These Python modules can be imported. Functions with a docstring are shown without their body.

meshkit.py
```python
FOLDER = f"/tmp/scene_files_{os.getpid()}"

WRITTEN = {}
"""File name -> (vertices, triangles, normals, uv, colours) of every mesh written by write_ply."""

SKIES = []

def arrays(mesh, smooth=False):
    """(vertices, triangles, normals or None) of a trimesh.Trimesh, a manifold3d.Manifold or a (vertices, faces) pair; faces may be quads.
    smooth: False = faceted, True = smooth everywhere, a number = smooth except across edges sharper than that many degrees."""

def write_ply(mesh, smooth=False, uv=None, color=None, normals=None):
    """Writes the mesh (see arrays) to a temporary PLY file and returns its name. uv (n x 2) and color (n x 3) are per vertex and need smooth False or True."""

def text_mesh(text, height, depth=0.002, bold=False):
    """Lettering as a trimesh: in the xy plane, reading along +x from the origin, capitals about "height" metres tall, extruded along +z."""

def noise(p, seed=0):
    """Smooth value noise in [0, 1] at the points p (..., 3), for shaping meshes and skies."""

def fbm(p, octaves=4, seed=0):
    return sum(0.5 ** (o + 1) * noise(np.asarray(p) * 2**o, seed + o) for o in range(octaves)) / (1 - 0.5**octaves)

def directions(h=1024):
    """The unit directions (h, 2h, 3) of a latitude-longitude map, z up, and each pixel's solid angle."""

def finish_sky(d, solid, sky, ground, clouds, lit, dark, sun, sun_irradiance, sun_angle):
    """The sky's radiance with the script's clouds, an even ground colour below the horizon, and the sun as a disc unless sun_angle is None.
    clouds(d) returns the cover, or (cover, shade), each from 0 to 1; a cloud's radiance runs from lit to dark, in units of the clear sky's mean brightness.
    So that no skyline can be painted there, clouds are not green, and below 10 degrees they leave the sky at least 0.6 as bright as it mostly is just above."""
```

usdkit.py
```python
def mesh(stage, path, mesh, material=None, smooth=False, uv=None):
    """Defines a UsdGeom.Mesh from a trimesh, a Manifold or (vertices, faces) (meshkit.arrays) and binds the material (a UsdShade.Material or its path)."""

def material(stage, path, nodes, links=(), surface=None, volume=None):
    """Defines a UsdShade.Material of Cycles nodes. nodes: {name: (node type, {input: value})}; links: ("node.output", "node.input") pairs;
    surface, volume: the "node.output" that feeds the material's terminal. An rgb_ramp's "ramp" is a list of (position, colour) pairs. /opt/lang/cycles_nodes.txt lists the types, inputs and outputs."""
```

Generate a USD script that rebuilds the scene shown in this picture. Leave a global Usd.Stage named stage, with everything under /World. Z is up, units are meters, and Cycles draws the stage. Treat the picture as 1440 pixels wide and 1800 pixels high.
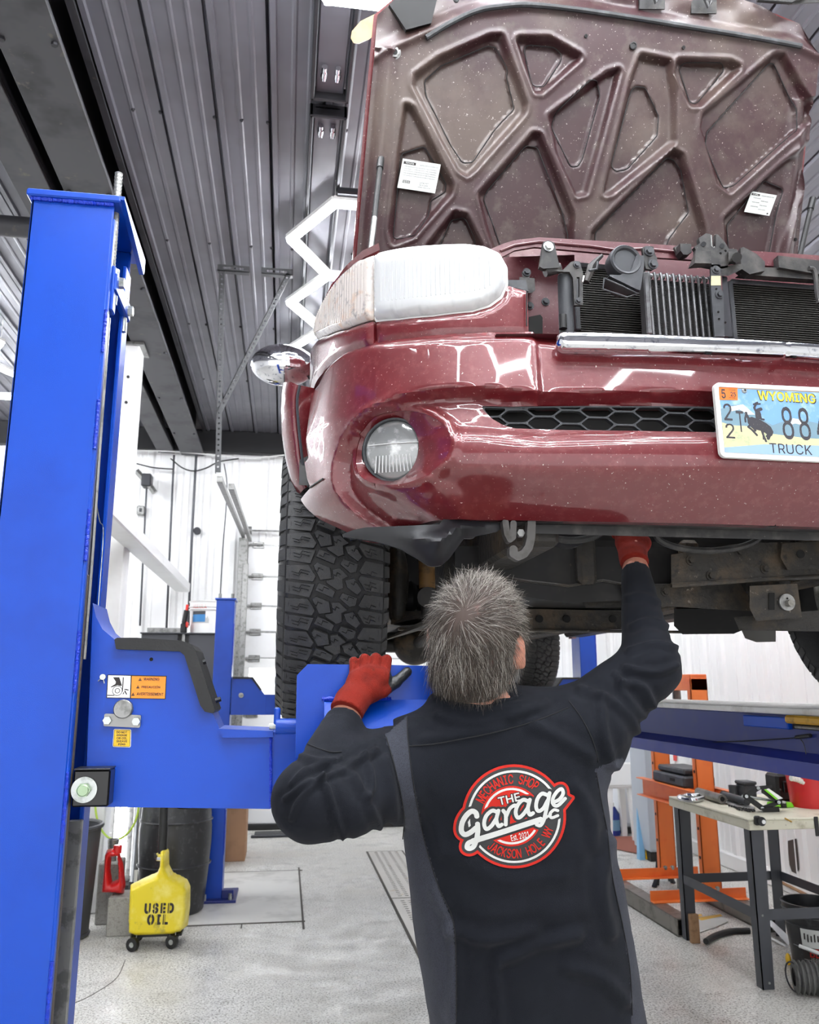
import math, numpy as np, trimesh, shapely, usdkit, meshkit
import manifold3d as m3
from shapely.geometry import Polygon, LineString, Point, MultiPoint
from shapely.ops import unary_union
from shapely import affinity
from pxr import Usd, UsdGeom, UsdLux, UsdShade, Gf, Sdf, Vt

stage = Usd.Stage.CreateInMemory()
UsdGeom.SetStageUpAxis(stage, UsdGeom.Tokens.z)
UsdGeom.SetStageMetersPerUnit(stage, 1.0)
WORLD = UsdGeom.Xform.Define(stage, '/World')
stage.SetDefaultPrim(WORLD.GetPrim())
rng = np.random.default_rng(7)

# ------------------------------------------------------------------ camera, sky, exposure
H = 1.45                      # eye height
FP = 1440.0                   # focal length in pixels of the 1440-wide frame
YAW, PIT = math.radians(8.5), math.radians(12.0)
CR = np.array([math.cos(YAW), -math.sin(YAW), 0.0])
CF = np.array([math.sin(YAW) * math.cos(PIT), math.cos(YAW) * math.cos(PIT), math.sin(PIT)])
CU = np.cross(CR, CF)
CE = np.array([0.0, 0.0, H])
EXPOSURE = 0.5
cam = UsdGeom.Camera.Define(stage, '/World/camera')
_m = Gf.Matrix4d(*[float(x) for row in ([*CR, 0], [*CU, 0], [*(-CF), 0], [*CE, 1]) for x in row])
cam.AddTransformOp().Set(_m)
cam.CreateFocalLengthAttr(24.0); cam.CreateHorizontalApertureAttr(24.0); cam.CreateVerticalApertureAttr(30.0)
cam.CreateClippingRangeAttr(Gf.Vec2f(0.05, 200)); cam.CreateExposureAttr(EXPOSURE)
cam.CreateFStopAttr(7.0); cam.CreateFocusDistanceAttr(1.75)

dome = UsdLux.DomeLight.Define(stage, '/World/sky')
dome.CreateIntensityAttr(1.0); dome.CreateColorAttr(Gf.Vec3f(0.97, 0.98, 1.0))
SKY = 0.5
dome.CreateExposureAttr(math.log2(SKY))
TUBE_STRENGTH = 38.0          # the hexagonal LED tubes

def ray(x, y): return CR * (x - 720) / FP + CU * (900 - y) / FP + CF
def aX(x, y, v): d = ray(x, y); return CE + d * v / d[0]
def aY(x, y, v): d = ray(x, y); return CE + d * v / d[1]
def aZ(x, y, v): d = ray(x, y); return CE + d * (v - H) / d[2]

# ------------------------------------------------------------------ scene tree helpers
_names = {}
def _path(parent, name):
    k = (parent, name); i = _names.get(k, 0); _names[k] = i + 1
    return f'{parent}/{name}' + (f'_{i:03d}' if i else '')

class T:
    def __init__(s, path, loc): s.path, s.loc = path, np.asarray(loc, float)

def meta(prim, **kw):
    for k, v in kw.items():
        if v: prim.SetCustomDataByKey(k, v)

def thing(name, label, cat, loc, group=None, kind=None, rz=0):
    p = _path('/World', name)
    x = UsdGeom.Xform.Define(stage, p); x.AddTranslateOp().Set(Gf.Vec3d(*map(float, loc)))
    if rz: x.AddRotateZOp().Set(float(rz))
    meta(x.GetPrim(), label=label, category=cat, group=group, kind=kind)
    return T(p, loc)

def dup(src, loc, rz, label, cat, group=None):
    name = src.path.split('/')[-1]
    while name[-4:-3] == '_' and name[-3:].isdigit(): name = name[:-4]
    t = thing(name, label, cat, loc, group, rz=rz)
    pr = stage.GetPrimAtPath(t.path); pr.GetReferences().AddInternalReference(src.path); pr.SetInstanceable(True)
    return t

def smoothed(mesh, ang):
    v, f = np.asarray(mesh.vertices, float), np.asarray(mesh.faces, np.int64)
    q, inv = np.unique(np.round(v, 6), axis=0, return_inverse=True); inv = inv.ravel(); f = inv[f]; v = q
    ok = (f[:, 0] != f[:, 1]) & (f[:, 1] != f[:, 2]) & (f[:, 0] != f[:, 2]); f = f[ok]
    fn = np.cross(v[f[:, 1]] - v[f[:, 0]], v[f[:, 2]] - v[f[:, 0]]); un = fn / (np.linalg.norm(fn, axis=1, keepdims=True) + 1e-20)
    cv = f.ravel(); order = np.argsort(cv, kind='stable'); deg = np.bincount(cv, minlength=len(v)); start = np.cumsum(deg) - deg
    d = deg[cv]; rep = np.repeat(np.arange(len(cv)), d); off = np.arange(len(rep)) - np.repeat(np.cumsum(d) - d, d)
    other = order[start[cv[rep]] + off] // 3; me = rep // 3
    w = (np.einsum('ij,ij->i', un[me], un[other]) > math.cos(math.radians(ang)))[:, None] * fn[other]
    n = np.stack([np.bincount(rep, w[:, k], len(cv)) for k in range(3)], 1); n /= np.linalg.norm(n, axis=1, keepdims=True) + 1e-20
    key = np.c_[cv, np.round(n * 500)]; _, first, inv = np.unique(key, axis=0, return_index=True, return_inverse=True)
    return v[cv[first]], inv.ravel().reshape(-1, 3), n[first]
def put(path, mesh, mat_, smooth):
    if not smooth: return usdkit.mesh(stage, path, mesh, MAT[mat_], smooth=False)
    v, f, n = smoothed(mesh, 180 if smooth is True else smooth)
    g = usdkit.mesh(stage, path, (v, f), MAT[mat_], smooth=False); g.CreateNormalsAttr(Vt.Vec3fArray.FromNumpy(n.astype(np.float32))); g.SetNormalsInterpolation('vertex'); return g

def part(t, name, mesh, mat, smooth=32, label=None, kind=None):
    if isinstance(mesh, (list, tuple)) and not isinstance(mesh[0], np.ndarray): mesh = cat(mesh)
    mesh = mesh.copy() if hasattr(mesh, 'copy') else mesh
    mesh.vertices = np.asarray(mesh.vertices) - t.loc
    p = _path(t.path, name)
    g = put(p, mesh, mat, smooth)
    meta(g.GetPrim(), label=label, kind=kind)
    return T(p, t.loc)

def solo(name, label, cat_, mesh, mat, smooth=32, group=None, kind=None):
    if isinstance(mesh, (list, tuple)): mesh = cat(mesh)
    b = mesh.bounds; loc = np.array([b[:, 0].mean(), b[:, 1].mean(), b[0, 2]])
    mesh = mesh.copy(); mesh.vertices = mesh.vertices - loc
    p = _path('/World', name)
    g = put(p, mesh, mat, smooth)
    g.AddTranslateOp().Set(Gf.Vec3d(*map(float, loc)))
    meta(g.GetPrim(), label=label, category=cat_, group=group, kind=kind)
    return T(p, loc)

def struct(name, mesh, mat, smooth=32):
    if isinstance(mesh, (list, tuple)): mesh = cat(mesh)
    p = _path('/World', name)
    g = put(p, mesh, mat, smooth)
    meta(g.GetPrim(), kind='structure')
    return T(p, (0, 0, 0))

# ------------------------------------------------------------------ mesh helpers
V = np.array
def cat(ms): return trimesh.util.concatenate([m for m in ms])
def TM(v, f): return trimesh.Trimesh(np.asarray(v, float), np.asarray(f), process=False)
def hull(pts):
    h = m3.Manifold.hull_points(np.asarray(pts, float)).to_mesh()
    return TM(h.vert_properties[:, :3], h.tri_verts)
def bx(x0, x1, y0, y1, z0, z1, b=0.0):
    x0, x1 = min(x0, x1), max(x0, x1); y0, y1 = min(y0, y1), max(y0, y1); z0, z1 = min(z0, z1), max(z0, z1)
    if b <= 0:
        m = trimesh.creation.box((x1 - x0, y1 - y0, z1 - z0)); m.apply_translation(((x0 + x1) / 2, (y0 + y1) / 2, (z0 + z1) / 2)); return m
    b = min(b, (x1 - x0) * .49, (y1 - y0) * .49, (z1 - z0) * .49)
    P = []
    for sx, X in ((1, x0), (-1, x1)):
        for sy, Y in ((1, y0), (-1, y1)):
            for sz, Z in ((1, z0), (-1, z1)):
                P += [(X, Y + sy * b, Z + sz * b), (X + sx * b, Y, Z + sz * b), (X + sx * b, Y + sy * b, Z)]
    return hull(P)
def frame_of(d):
    d = d / np.linalg.norm(d); a = V([0, 0, 1.]) if abs(d[2]) < .9 else V([1., 0, 0])
    u = np.cross(a, d); u /= np.linalg.norm(u); return u, np.cross(d, u), d
def cyl(p0, p1, r0, r1=None, n=24):
    p0, p1 = V(p0, float) if False else np.asarray(p0, float), np.asarray(p1, float); r1 = r0 if r1 is None else r1
    u, v, _ = frame_of(p1 - p0); a = np.arange(n) * 2 * np.pi / n
    ring = np.cos(a)[:, None] * u + np.sin(a)[:, None] * v
    vs = np.vstack([p0 + ring * r0, p1 + ring * r1, [p0], [p1]]); i = np.arange(n); j = (i + 1) % n
    f = np.vstack([np.c_[i, j, n + j], np.c_[i, n + j, n + i], np.c_[j, i, np.full(n, 2 * n)], np.c_[n + i, n + j, np.full(n, 2 * n + 1)]])
    return TM(vs, f)
def tube(pts, r, n=8, closed=False):
    P = np.asarray(pts, float); m = len(P); R = np.broadcast_to(np.asarray(r, float), (m,))
    tg = np.gradient(P, axis=0)
    if closed: tg = np.roll(P, -1, 0) - np.roll(P, 1, 0)
    tg /= np.linalg.norm(tg, axis=1, keepdims=True) + 1e-12
    u, _, _ = frame_of(tg[0]); rings = []; a = np.arange(n) * 2 * np.pi / n
    for k in range(m):
        u = u - tg[k] * (u @ tg[k]); u /= np.linalg.norm(u); v = np.cross(tg[k], u)
        rings.append(P[k] + R[k] * (np.cos(a)[:, None] * u + np.sin(a)[:, None] * v))
    vs = np.vstack(rings); f = []
    i = np.arange(n); j = (i + 1) % n
    for k in range(m if closed else m - 1):
        A, B = k * n, ((k + 1) % m) * n
        f += [np.c_[A + i, A + j, B + j], np.c_[A + i, B + j, B + i]]
    if not closed:
        vs = np.vstack([vs, P[:1], P[-1:]]); e = m * n
        f += [np.c_[j, i, np.full(n, e)], np.c_[(m - 1) * n + i, (m - 1) * n + j, np.full(n, e + 1)]]
    return TM(vs, np.vstack(f))
def spline(pts, n=8):
    P = np.asarray(pts, float); out = []
    Q = np.vstack([2 * P[0] - P[1], P, 2 * P[-1] - P[-2]])
    for k in range(1, len(Q) - 2):
        for t in np.arange(n) / n:
            a, b, c, d = Q[k - 1:k + 3]
            out.append(.5 * (2 * b + (c - a) * t + (2 * a - 5 * b + 4 * c - d) * t * t + (3 * b - a - 3 * c + d) * t ** 3))
    return np.array(out + [P[-1]])
def polys(g):
    if g.is_empty: return []
    return [x for x in getattr(g, 'geoms', [g]) if x.geom_type == 'Polygon' and x.area > 1e-9]
def prism(poly, o, u, v, w, d0=0.0, d1=0.01):
    """extrude a shapely polygon given in (u, v) from o + w*d0 to o + w*d1"""
    o, u, v, w = (np.asarray(x, float) for x in (o, u, v, w)); out = []
    for g in polys(poly):
        m = trimesh.creation.extrude_polygon(g, d1 - d0, engine='earcut')
        p = m.vertices; q = o + p[:, :1] * u + p[:, 1:2] * v + (p[:, 2:] + d0) * w
        f = m.faces if np.dot(np.cross(u, v), w) > 0 else m.faces[:, ::-1]
        out.append(TM(q, f))
    return cat(out)
def rrect(x0, y0, x1, y1, r): return shapely.box(x0 + r, y0 + r, x1 - r, y1 - r).buffer(r, quad_segs=6) if r > 0 else shapely.box(x0, y0, x1, y1)
def lathe(prof, o, axis=(0, 0, 1), n=32, a0=0, a1=2 * np.pi):
    o = np.asarray(o, float); u, v, w = frame_of(np.asarray(axis, float)); full = abs(a1 - a0 - 2 * np.pi) < 1e-6
    m = n if full else n + 1; a = a0 + np.arange(m) * (a1 - a0) / n
    ring = np.cos(a)[:, None] * u + np.sin(a)[:, None] * v
    vs = np.vstack([o + ring * r + w * z for r, z in prof]); f = []
    i = np.arange(n); j = (i + 1) % m
    for k in range(len(prof) - 1):
        A, B = k * m, (k + 1) * m; f += [np.c_[A + i, A + j, B + j], np.c_[A + i, B + j, B + i]]
    return TM(vs, np.vstack(f))
def grid(P, flip=False):
    """(a, b, 3) points to a quad mesh"""
    a, b = P.shape[:2]; i = np.arange(a * b).reshape(a, b)
    q = np.stack([i[:-1, :-1], i[1:, :-1], i[1:, 1:], i[:-1, 1:]], -1).reshape(-1, 4)
    f = np.vstack([q[:, [0, 1, 2]], q[:, [0, 2, 3]]])
    return TM(P.reshape(-1, 3), f[:, ::-1] if flip else f)
def sst(a, b, x): t = np.clip((x - a) / (b - a), 0, 1); return t * t * (3 - 2 * t)
def bolt(p, ax, r=.008, h=.006, washer=None):
    p, ax = np.asarray(p, float), np.asarray(ax, float); ax = ax / np.linalg.norm(ax); ms = [cyl(p, p + ax * h, r, r * .92, n=6)]
    if washer: ms.append(cyl(p, p + ax * h * .3, washer, n=20))
    return cat(ms)
_txt = {}
def text2d(s, h, bold=False):
    if (s, bold) not in _txt:
        m = meshkit.text_mesh(s, .1, 0.002, bold); k = m.face_normals[:, 2] < -.5
        _txt[s, bold] = shapely.coverage_union_all(shapely.polygons(m.vertices[m.faces[k]][:, :, :2])).buffer(1e-6)
    return affinity.scale(_txt[s, bold], h / .1, h / .1, origin=(0, 0))
def place2d(g, x, y, w=None, h=None, rot=0, shear=0):
    b = g.bounds; g = affinity.translate(g, -(b[0] + b[2]) / 2, -(b[1] + b[3]) / 2)
    if w: g = affinity.scale(g, w / (b[2] - b[0]), (h / (b[3] - b[1])) if h else w / (b[2] - b[0]), origin=(0, 0))
    if shear: g = affinity.skew(g, shear, 0, origin=(0, 0))
    return affinity.translate(affinity.rotate(g, rot, origin=(0, 0)), x, y)

# ------------------------------------------------------------------ materials
MAT = {}
def S(*c): return tuple((x / 255 / 12.92) if x / 255 < .04045 else ((x / 255 + .055) / 1.055) ** 2.4 for x in c)
def mat(name, col, rough=.5, metal=0., coat=0., coat_rough=.04, spec=.5, mixes=(), bump=None, rnoise=None, trans=0., ior=1.5, emit=None, sheen=0., alpha=None, aniso=None):
    """mixes: (scale, colour, from, to[, detail, stretch, fac]): noise blends colour over the base; bump: (scale, distance[, detail])"""
    n = {'p': ('principled_bsdf', dict(base_color=col, roughness=rough, metallic=metal, coat_weight=coat, coat_roughness=coat_rough, specular_ior_level=spec, transmission_weight=trans, ior=ior, sheen_weight=sheen)), 'g': ('geometry', {})}
    if emit: n['p'][1].update(emission_color=emit[0], emission_strength=emit[1])
    l = []; prev = None
    for k, mx in enumerate(mixes):
        sc, c, lo, hi = mx[:4]; det = mx[4] if len(mx) > 4 else 4; st = mx[5] if len(mx) > 5 else (1, 1, 1); fc = mx[6] if len(mx) > 6 else 1.
        n[f'm{k}'] = ('mapping', dict(scale=st, location=(k * 3.7, k * 1.3, 0))); n[f'n{k}'] = ('noise_texture', dict(scale=sc, detail=det, roughness=.6))
        n[f'r{k}'] = ('map_range', dict(from_min=lo, from_max=hi, to_min=0., to_max=fc, clamp=True)); n[f'x{k}'] = ('mix_color', dict(a=col, b=c))
        l += [('g.position', f'm{k}.vector'), (f'm{k}.vector', f'n{k}.vector'), (f'n{k}.fac', f'r{k}.value'), (f'r{k}.result', f'x{k}.fac')]
        if prev: l.append((prev, f'x{k}.a'))
        prev = f'x{k}.result'
    if prev: l.append((prev, 'p.base_color'))
    if rnoise:
        n['rn'] = ('noise_texture', dict(scale=rnoise[0], detail=4)); n['rr'] = ('map_range', dict(from_min=.35, from_max=.65, to_min=rnoise[1], to_max=rnoise[2], clamp=True))
        l += [('g.position', 'rn.vector'), ('rn.fac', 'rr.value'), ('rr.result', 'p.roughness')]
    if bump:
        n['bn'] = ('noise_texture', dict(scale=bump[0], detail=bump[2] if len(bump) > 2 else 3)); n['b'] = ('bump', dict(distance=bump[1], strength=1.0))
        l += [('g.position', 'bn.vector'), ('bn.fac', 'b.height'), ('b.normal', 'p.normal')]
    MAT[name] = usdkit.material(stage, f'/World/Looks/{name}', n, l, surface='p.BSDF')

DUST = S(150, 140, 130)
mat('floor', S(218, 216, 210), .38, spec=.5, mixes=[(95, S(136, 132, 124), .50, .60, 3), (75, S(238, 237, 233), .56, .66, 2), (1.6, S(210, 206, 196), .5, .7, 4, (1, 1, 1), .6), (7, S(150, 144, 132), .68, .82, 6, (1, 1, 1), .6)], rnoise=(5, .22, .5))
mat('patch', S(222, 220, 214), .45, mixes=[(3, S(184, 181, 174), .5, .7)])
mat('crack', S(92, 88, 82), .9)
mat('drain', S(196, 192, 186), .4, .35, mixes=[(9, S(170, 140, 90), .62, .75)])
mat('hole', S(16, 15, 14), .8)
mat('wall_white', S(234, 234, 234), .45, mixes=[(2.2, S(220, 219, 216), .5, .75)])
mat('wall_dirty', S(230, 229, 227), .5, mixes=[(3, S(180, 176, 170), .62, .88, 6, (1, 1, .4), .35)])
mat('ceil', S(114, 114, 123), .42, .1, mixes=[(1.2, S(100, 99, 106), .45, .65)], rnoise=(2.5, .34, .5))
mat('ceil_dark', S(28, 28, 31), .6)
mat('beam', S(74, 74, 78), .5, .2, mixes=[(3, S(40, 40, 44), .5, .7), (14, S(105, 100, 90), .64, .75)])
mat('steel_dark', S(58, 58, 62), .4, .6)
mat('galv', S(150, 150, 148), .38, .75, mixes=[(30, S(120, 120, 118), .5, .6)])
mat('angle', S(82, 83, 85), .5, .3)
mat('chrome', S(225, 226, 230), .07, 1., mixes=[(60, S(120, 125, 140), .56, .75)])
mat('zinc', S(186, 190, 188), .28, .9, mixes=[(40, S(150, 155, 150), .5, .65)])
mat('zinc_green', S(160, 182, 150), .35, .7)
mat('white_plastic', S(238, 238, 236), .35)
mat('blue', S(0, 66, 174), .35, spec=.42, bump=(700, .00012), mixes=[(3, S(0, 57, 158), .5, .7), (70, S(150, 160, 190), .75, .79)])
mat('blue_weld', S(10, 50, 180), .35, bump=(160, .004))
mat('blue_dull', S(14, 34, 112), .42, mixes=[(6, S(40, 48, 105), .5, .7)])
mat('rubber', S(24, 24, 25), .55, mixes=[(12, S(38, 37, 36), .5, .7)], bump=(200, .0006))
mat('rubber_brown', S(74, 66, 60), .6)
mat('tire', S(58, 58, 58), .62, mixes=[(24, S(76, 74, 72), .55, .75)], bump=(320, .0005))
mat('black', S(20, 20, 21), .45)
mat('black_gloss', S(17, 17, 18), .22)
mat('dusty_black', S(36, 35, 35), .5, mixes=[(18, S(72, 69, 66), .48, .68), (150, S(120, 116, 110), .68, .74)])
mat('plastic_gray', S(54, 56, 60), .5, mixes=[(14, S(76, 77, 80), .5, .7)])
mat('under_dark', S(24, 23, 23), .62, mixes=[(7, S(46, 43, 40), .5, .7), (40, S(70, 60, 50), .66, .74)])
mat('under_frame', S(46, 43, 39), .6, mixes=[(6, S(92, 76, 56), .48, .68, 6), (30, S(30, 29, 28), .56, .7, 5), (60, S(120, 112, 100), .66, .74)], bump=(60, .003))
mat('rust', S(120, 84, 52), .7, mixes=[(20, S(84, 62, 46), .5, .65)])
PAINT = S(100, 20, 27)
mat('paint', PAINT, .34, .12, coat=1., coat_rough=.035, mixes=[(55, S(122, 58, 60), .5, .85, 6), (210, S(205, 190, 182), .695, .74, 2), (34, S(214, 200, 190), .735, .76, 8)])
mat('paint_low', S(116, 34, 40), .4, .1, coat=.7, coat_rough=.12, mixes=[(22, S(120, 96, 94), .5, .8, 6), (170, S(205, 195, 188), .66, .72, 2)])
mat('paint_inner', S(86, 32, 40), .42, .05, coat=.4, coat_rough=.2, mixes=[(8, S(128, 92, 92), .5, .75, 6), (190, S(160, 140, 132), .69, .76, 2)])
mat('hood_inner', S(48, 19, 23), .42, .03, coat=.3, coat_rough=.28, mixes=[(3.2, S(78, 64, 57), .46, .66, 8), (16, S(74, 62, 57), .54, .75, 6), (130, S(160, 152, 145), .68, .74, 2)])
mat('seal', S(46, 47, 49), .6, mixes=[(20, S(74, 75, 77), .5, .7)])

# ------------------------------------------------------------------ the building
mat('led', (1, 1, 1), emit=((0.93, 0.96, 1.0), TUBE_STRENGTH))
mat('led_soft', (1, 1, 1), emit=((0.95, 0.97, 1.0), 7.0))
mat('daylight', S(235, 240, 240), emit=((0.96, 0.98, 1.0), 1.6))
ZC = 4.25; XL, XR, YB, YF = -6.0, 3.66, 9.1, -5.0
floor = struct('floor', bx(XL, XR, YF, YB, -.12, 0), 'floor')

def ribbed(x0, x1, step=.3, dep=.022, rib=.05):
    """(along, out) profile of a ribbed metal sheet"""
    pr = [(x0, 0)]; x = x0 + step / 2
    while x + rib < x1:
        pr += [(x - rib, 0), (x - rib * .55, dep), (x + rib * .55, dep), (x + rib, 0)]
        for k in (.33, .66):
            c = x + step * k
            if c + .02 < x1: pr += [(c - .014, 0), (c - .006, .006), (c + .006, .006), (c + .014, 0)]
        x += step
    pr.append((x1, 0)); return np.array(pr)
def sheet_x(x0, x1, y, z0, z1, out=-1, **k):
    p = ribbed(x0, x1, **k); P = np.stack([np.stack([p[:, 0], y + out * p[:, 1], np.full(len(p), z)], -1) for z in (z0, z1)])
    return grid(P, flip=out > 0)
DX0, DX1, DZ = -.44, 2.75, 2.98                                    # the bay door in the back wall
wb = struct('wall_back', [bx(XL, DX0, YB + .01, YB + .15, 0, ZC + .4), bx(DX1, XR, YB + .01, YB + .15, 0, ZC + .4), bx(DX0, DX1, YB + .01, YB + .15, DZ, ZC + .4)], 'wall_white')
for x0 in np.arange(XL, DX0 - .1, .927): part(wb, 'panel', sheet_x(x0, min(x0 + .925, DX0), YB, 0.08, 4.02), 'wall_white', smooth=False)
for x0 in np.arange(DX0, XR - .05, .8): part(wb, 'panel', sheet_x(x0, min(x0 + .798, XR), YB, DZ if x0 < DX1 - .1 else .08, 4.02), 'wall_white', smooth=False)
p = ribbed(YF, YB)
wr = struct('wall_right', bx(XR, XR + .12, YF, YB, 0, ZC + .4), 'wall_dirty')
for y0 in np.arange(0.1, YB - .1, .9):
    q = ribbed(y0, min(y0 + .897, YB)); P = np.stack([np.stack([XR - .012 - q[:, 1], q[:, 0], np.full(len(q), z)], -1) for z in (.1, ZC)])
    part(wr, 'panel', grid(P), 'wall_dirty', smooth=False)
struct('wall_left', bx(XL - .12, XL, YF, YB, 0, ZC + .4), 'wall_white')
struct('trim_1', bx(XL, XR, YB - .12, YB + .0, 4.0, ZC, .01), 'ceil_dark')
struct('baseboard_right', bx(XR - .05, XR, 0, YB, 0, .12, .01), 'wall_dirty')

# bay door: horizontal sections, tracks, seal
door = struct('door_1', bx(DX0, DX1, YB + .02, YB + .05, 0, DZ), 'wall_white')
zs = [0.05, .42, .80, 1.16, 1.74, 2.02, 2.30, 2.62, 2.97]
for a, b in zip(zs[:-1], zs[1:]):
    if a == 1.16:
        part(door, 'section', [bx(DX0, DX1, YB - .03, YB + .02, a, a + .1, .004), bx(DX0, DX1, YB - .03, YB + .02, b - .1, b, .004)] + [bx(x - .03, x + .03, YB - .03, YB + .02, a + .1, b - .1) for x in np.linspace(DX0 + .03, DX1 - .03, 5)], 'white_plastic')
        for x in np.linspace(DX0 + .03, DX1 - .03, 5)[:-1]: part(door, 'pane', bx(x + .03, x + .765, YB - .01, YB + .0, a + .1, b - .1), 'daylight')
    else: part(door, 'section', bx(DX0, DX1, YB - .03, YB + .02, a + .008, b - .008, .006), 'wall_white')
    part(door, 'seam', bx(DX0, DX1, YB - .02, YB, b - .01, b + .01), 'galv')
    part(door, 'hinge', cat([bx(DX0 + .05, DX0 + .17, YB - .045, YB - .03, b - .035, b + .035, .004), cyl((DX0 + .02, YB - .05, b), (DX0 + .16, YB - .05, b), .014)]), 'galv')
part(door, 'bottom_seal', bx(DX0, DX1, YB - .06, YB + .03, 0, .06, .01), 'rubber')
part(door, 'frame', bx(DX0 - .1, DX0, YB - .1, YB, 0, DZ + .06, .004), 'galv')
part(door, 'track', bx(DX0 - .045, DX0 + .015, YB - .16, YB - .1, .1, 2.75, .004), 'galv')
A, B = aY(386, 842, 5.2), aY(428, 942, 9.0)
for o in (0, .075):
    d = B - A; u, v, _ = frame_of(d); part(door, 'track', hull([A + V([o, 0, -o * .6]) + s * u * .018 + t * v * .018 + e * d for s in (-1, 1) for t in (-1, 1) for e in (0, 1)]), 'galv')
part(door, 'roller', [cyl(aY(428, 932, 9.0), aY(428, 932, 9.0) + V([.09, 0, 0]), .045), cyl(aY(428, 932, 9.0), aY(428, 932, 9.0) + V([.5, 0, 0]), .01)], 'galv')

# ceiling: liner panels with grooves and ribs, running away from the camera
ceil = struct('ceiling', bx(XL, XR, YF, YB, ZC + .36, ZC + .45), 'ceil_dark')
def liner(x0, w):
    pr = [(x0, .05)]
    n = max(1, int(round(w / .264))); st = w / n
    for k in range(n):
        x = x0 + k * st
        pr += [(x + .004, .03), (x + .005, 0), (x + .010, -.018), (x + .034, -.018), (x + .040, 0)]
        for c in (.115, .19): pr += [(x + c - .014, 0), (x + c - .006, -.005), (x + c + .006, -.005), (x + c + .014, 0)]
        pr += [(x + st - .010, 0), (x + st - .009, .03)]
    pr.append((x0 + w, .05)); pr = np.array(pr)
    return grid(np.stack([np.stack([pr[:, 0], np.full(len(pr), y), ZC + pr[:, 1]], -1) for y in (YF, YB)]))
for x0 in np.arange(-.95, XR - .1, .792): part(ceil, 'panel', liner(x0, .792), 'ceil', smooth=False)
for x0 in np.arange(-6.2, -1.6, .792): part(ceil, 'panel', liner(x0, .792), 'ceil', smooth=False)
sc = [cyl((x, y, ZC - .002), (x, y, ZC - .012), .011, .007, n=8) for y in (1.3, 2.5, 3.72, 4.95, 6.2, 7.4) for x in np.arange(-.83, 1.2, .132) if rng.random() < .55]
part(ceil, 'screw', sc, 'steel_dark', kind='stuff')

t = thing('roof_beam', 'dark grey steel I-beam running along the ceiling above the nearest blue post', 'beam', (-1.08, 2, 3.97))
part(t, 'bottom_flange', bx(-1.215, -.965, YF, YB, 3.97, 3.995, .004), 'beam')
part(t, 'web', bx(-1.1, -1.08, YF, YB, 3.995, ZC + .36), 'beam')
part(t, 'bolt', [bolt((x, y, 3.97), (0, 0, -1), .014, .012) for y in np.arange(.9, 9, 1.05) for x in (-1.19, -.99)], 'steel_dark', kind='stuff')
t = thing('roof_purlin', 'dark channel purlin beside the steel I-beam at the upper left', 'beam', (-1.37, 2, 3.97))
part(t, 'flange', bx(-1.47, -1.29, YF, YB, 3.99, 4.01, .003), 'beam'); part(t, 'web', bx(-1.47, -1.45, YF, YB, 4.01, ZC + .36), 'beam')
part(t, 'lip', bx(-1.31, -1.29, YF, YB, 4.01, 4.05), 'beam')
solo('cross_pipe', 'dark round pipe crossing under the ceiling left of the nearest blue post', 'pipe', cyl((-6, 4.55, 4.03), (-1.3, 4.55, 4.03), .06), 'beam')
solo('roof_trim', 'dark steel edge trim where the ceiling panels meet the black gap', 'trim', bx(-.985, -.95, YF, YB, ZC - .03, ZC + .05), 'beam')

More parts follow.
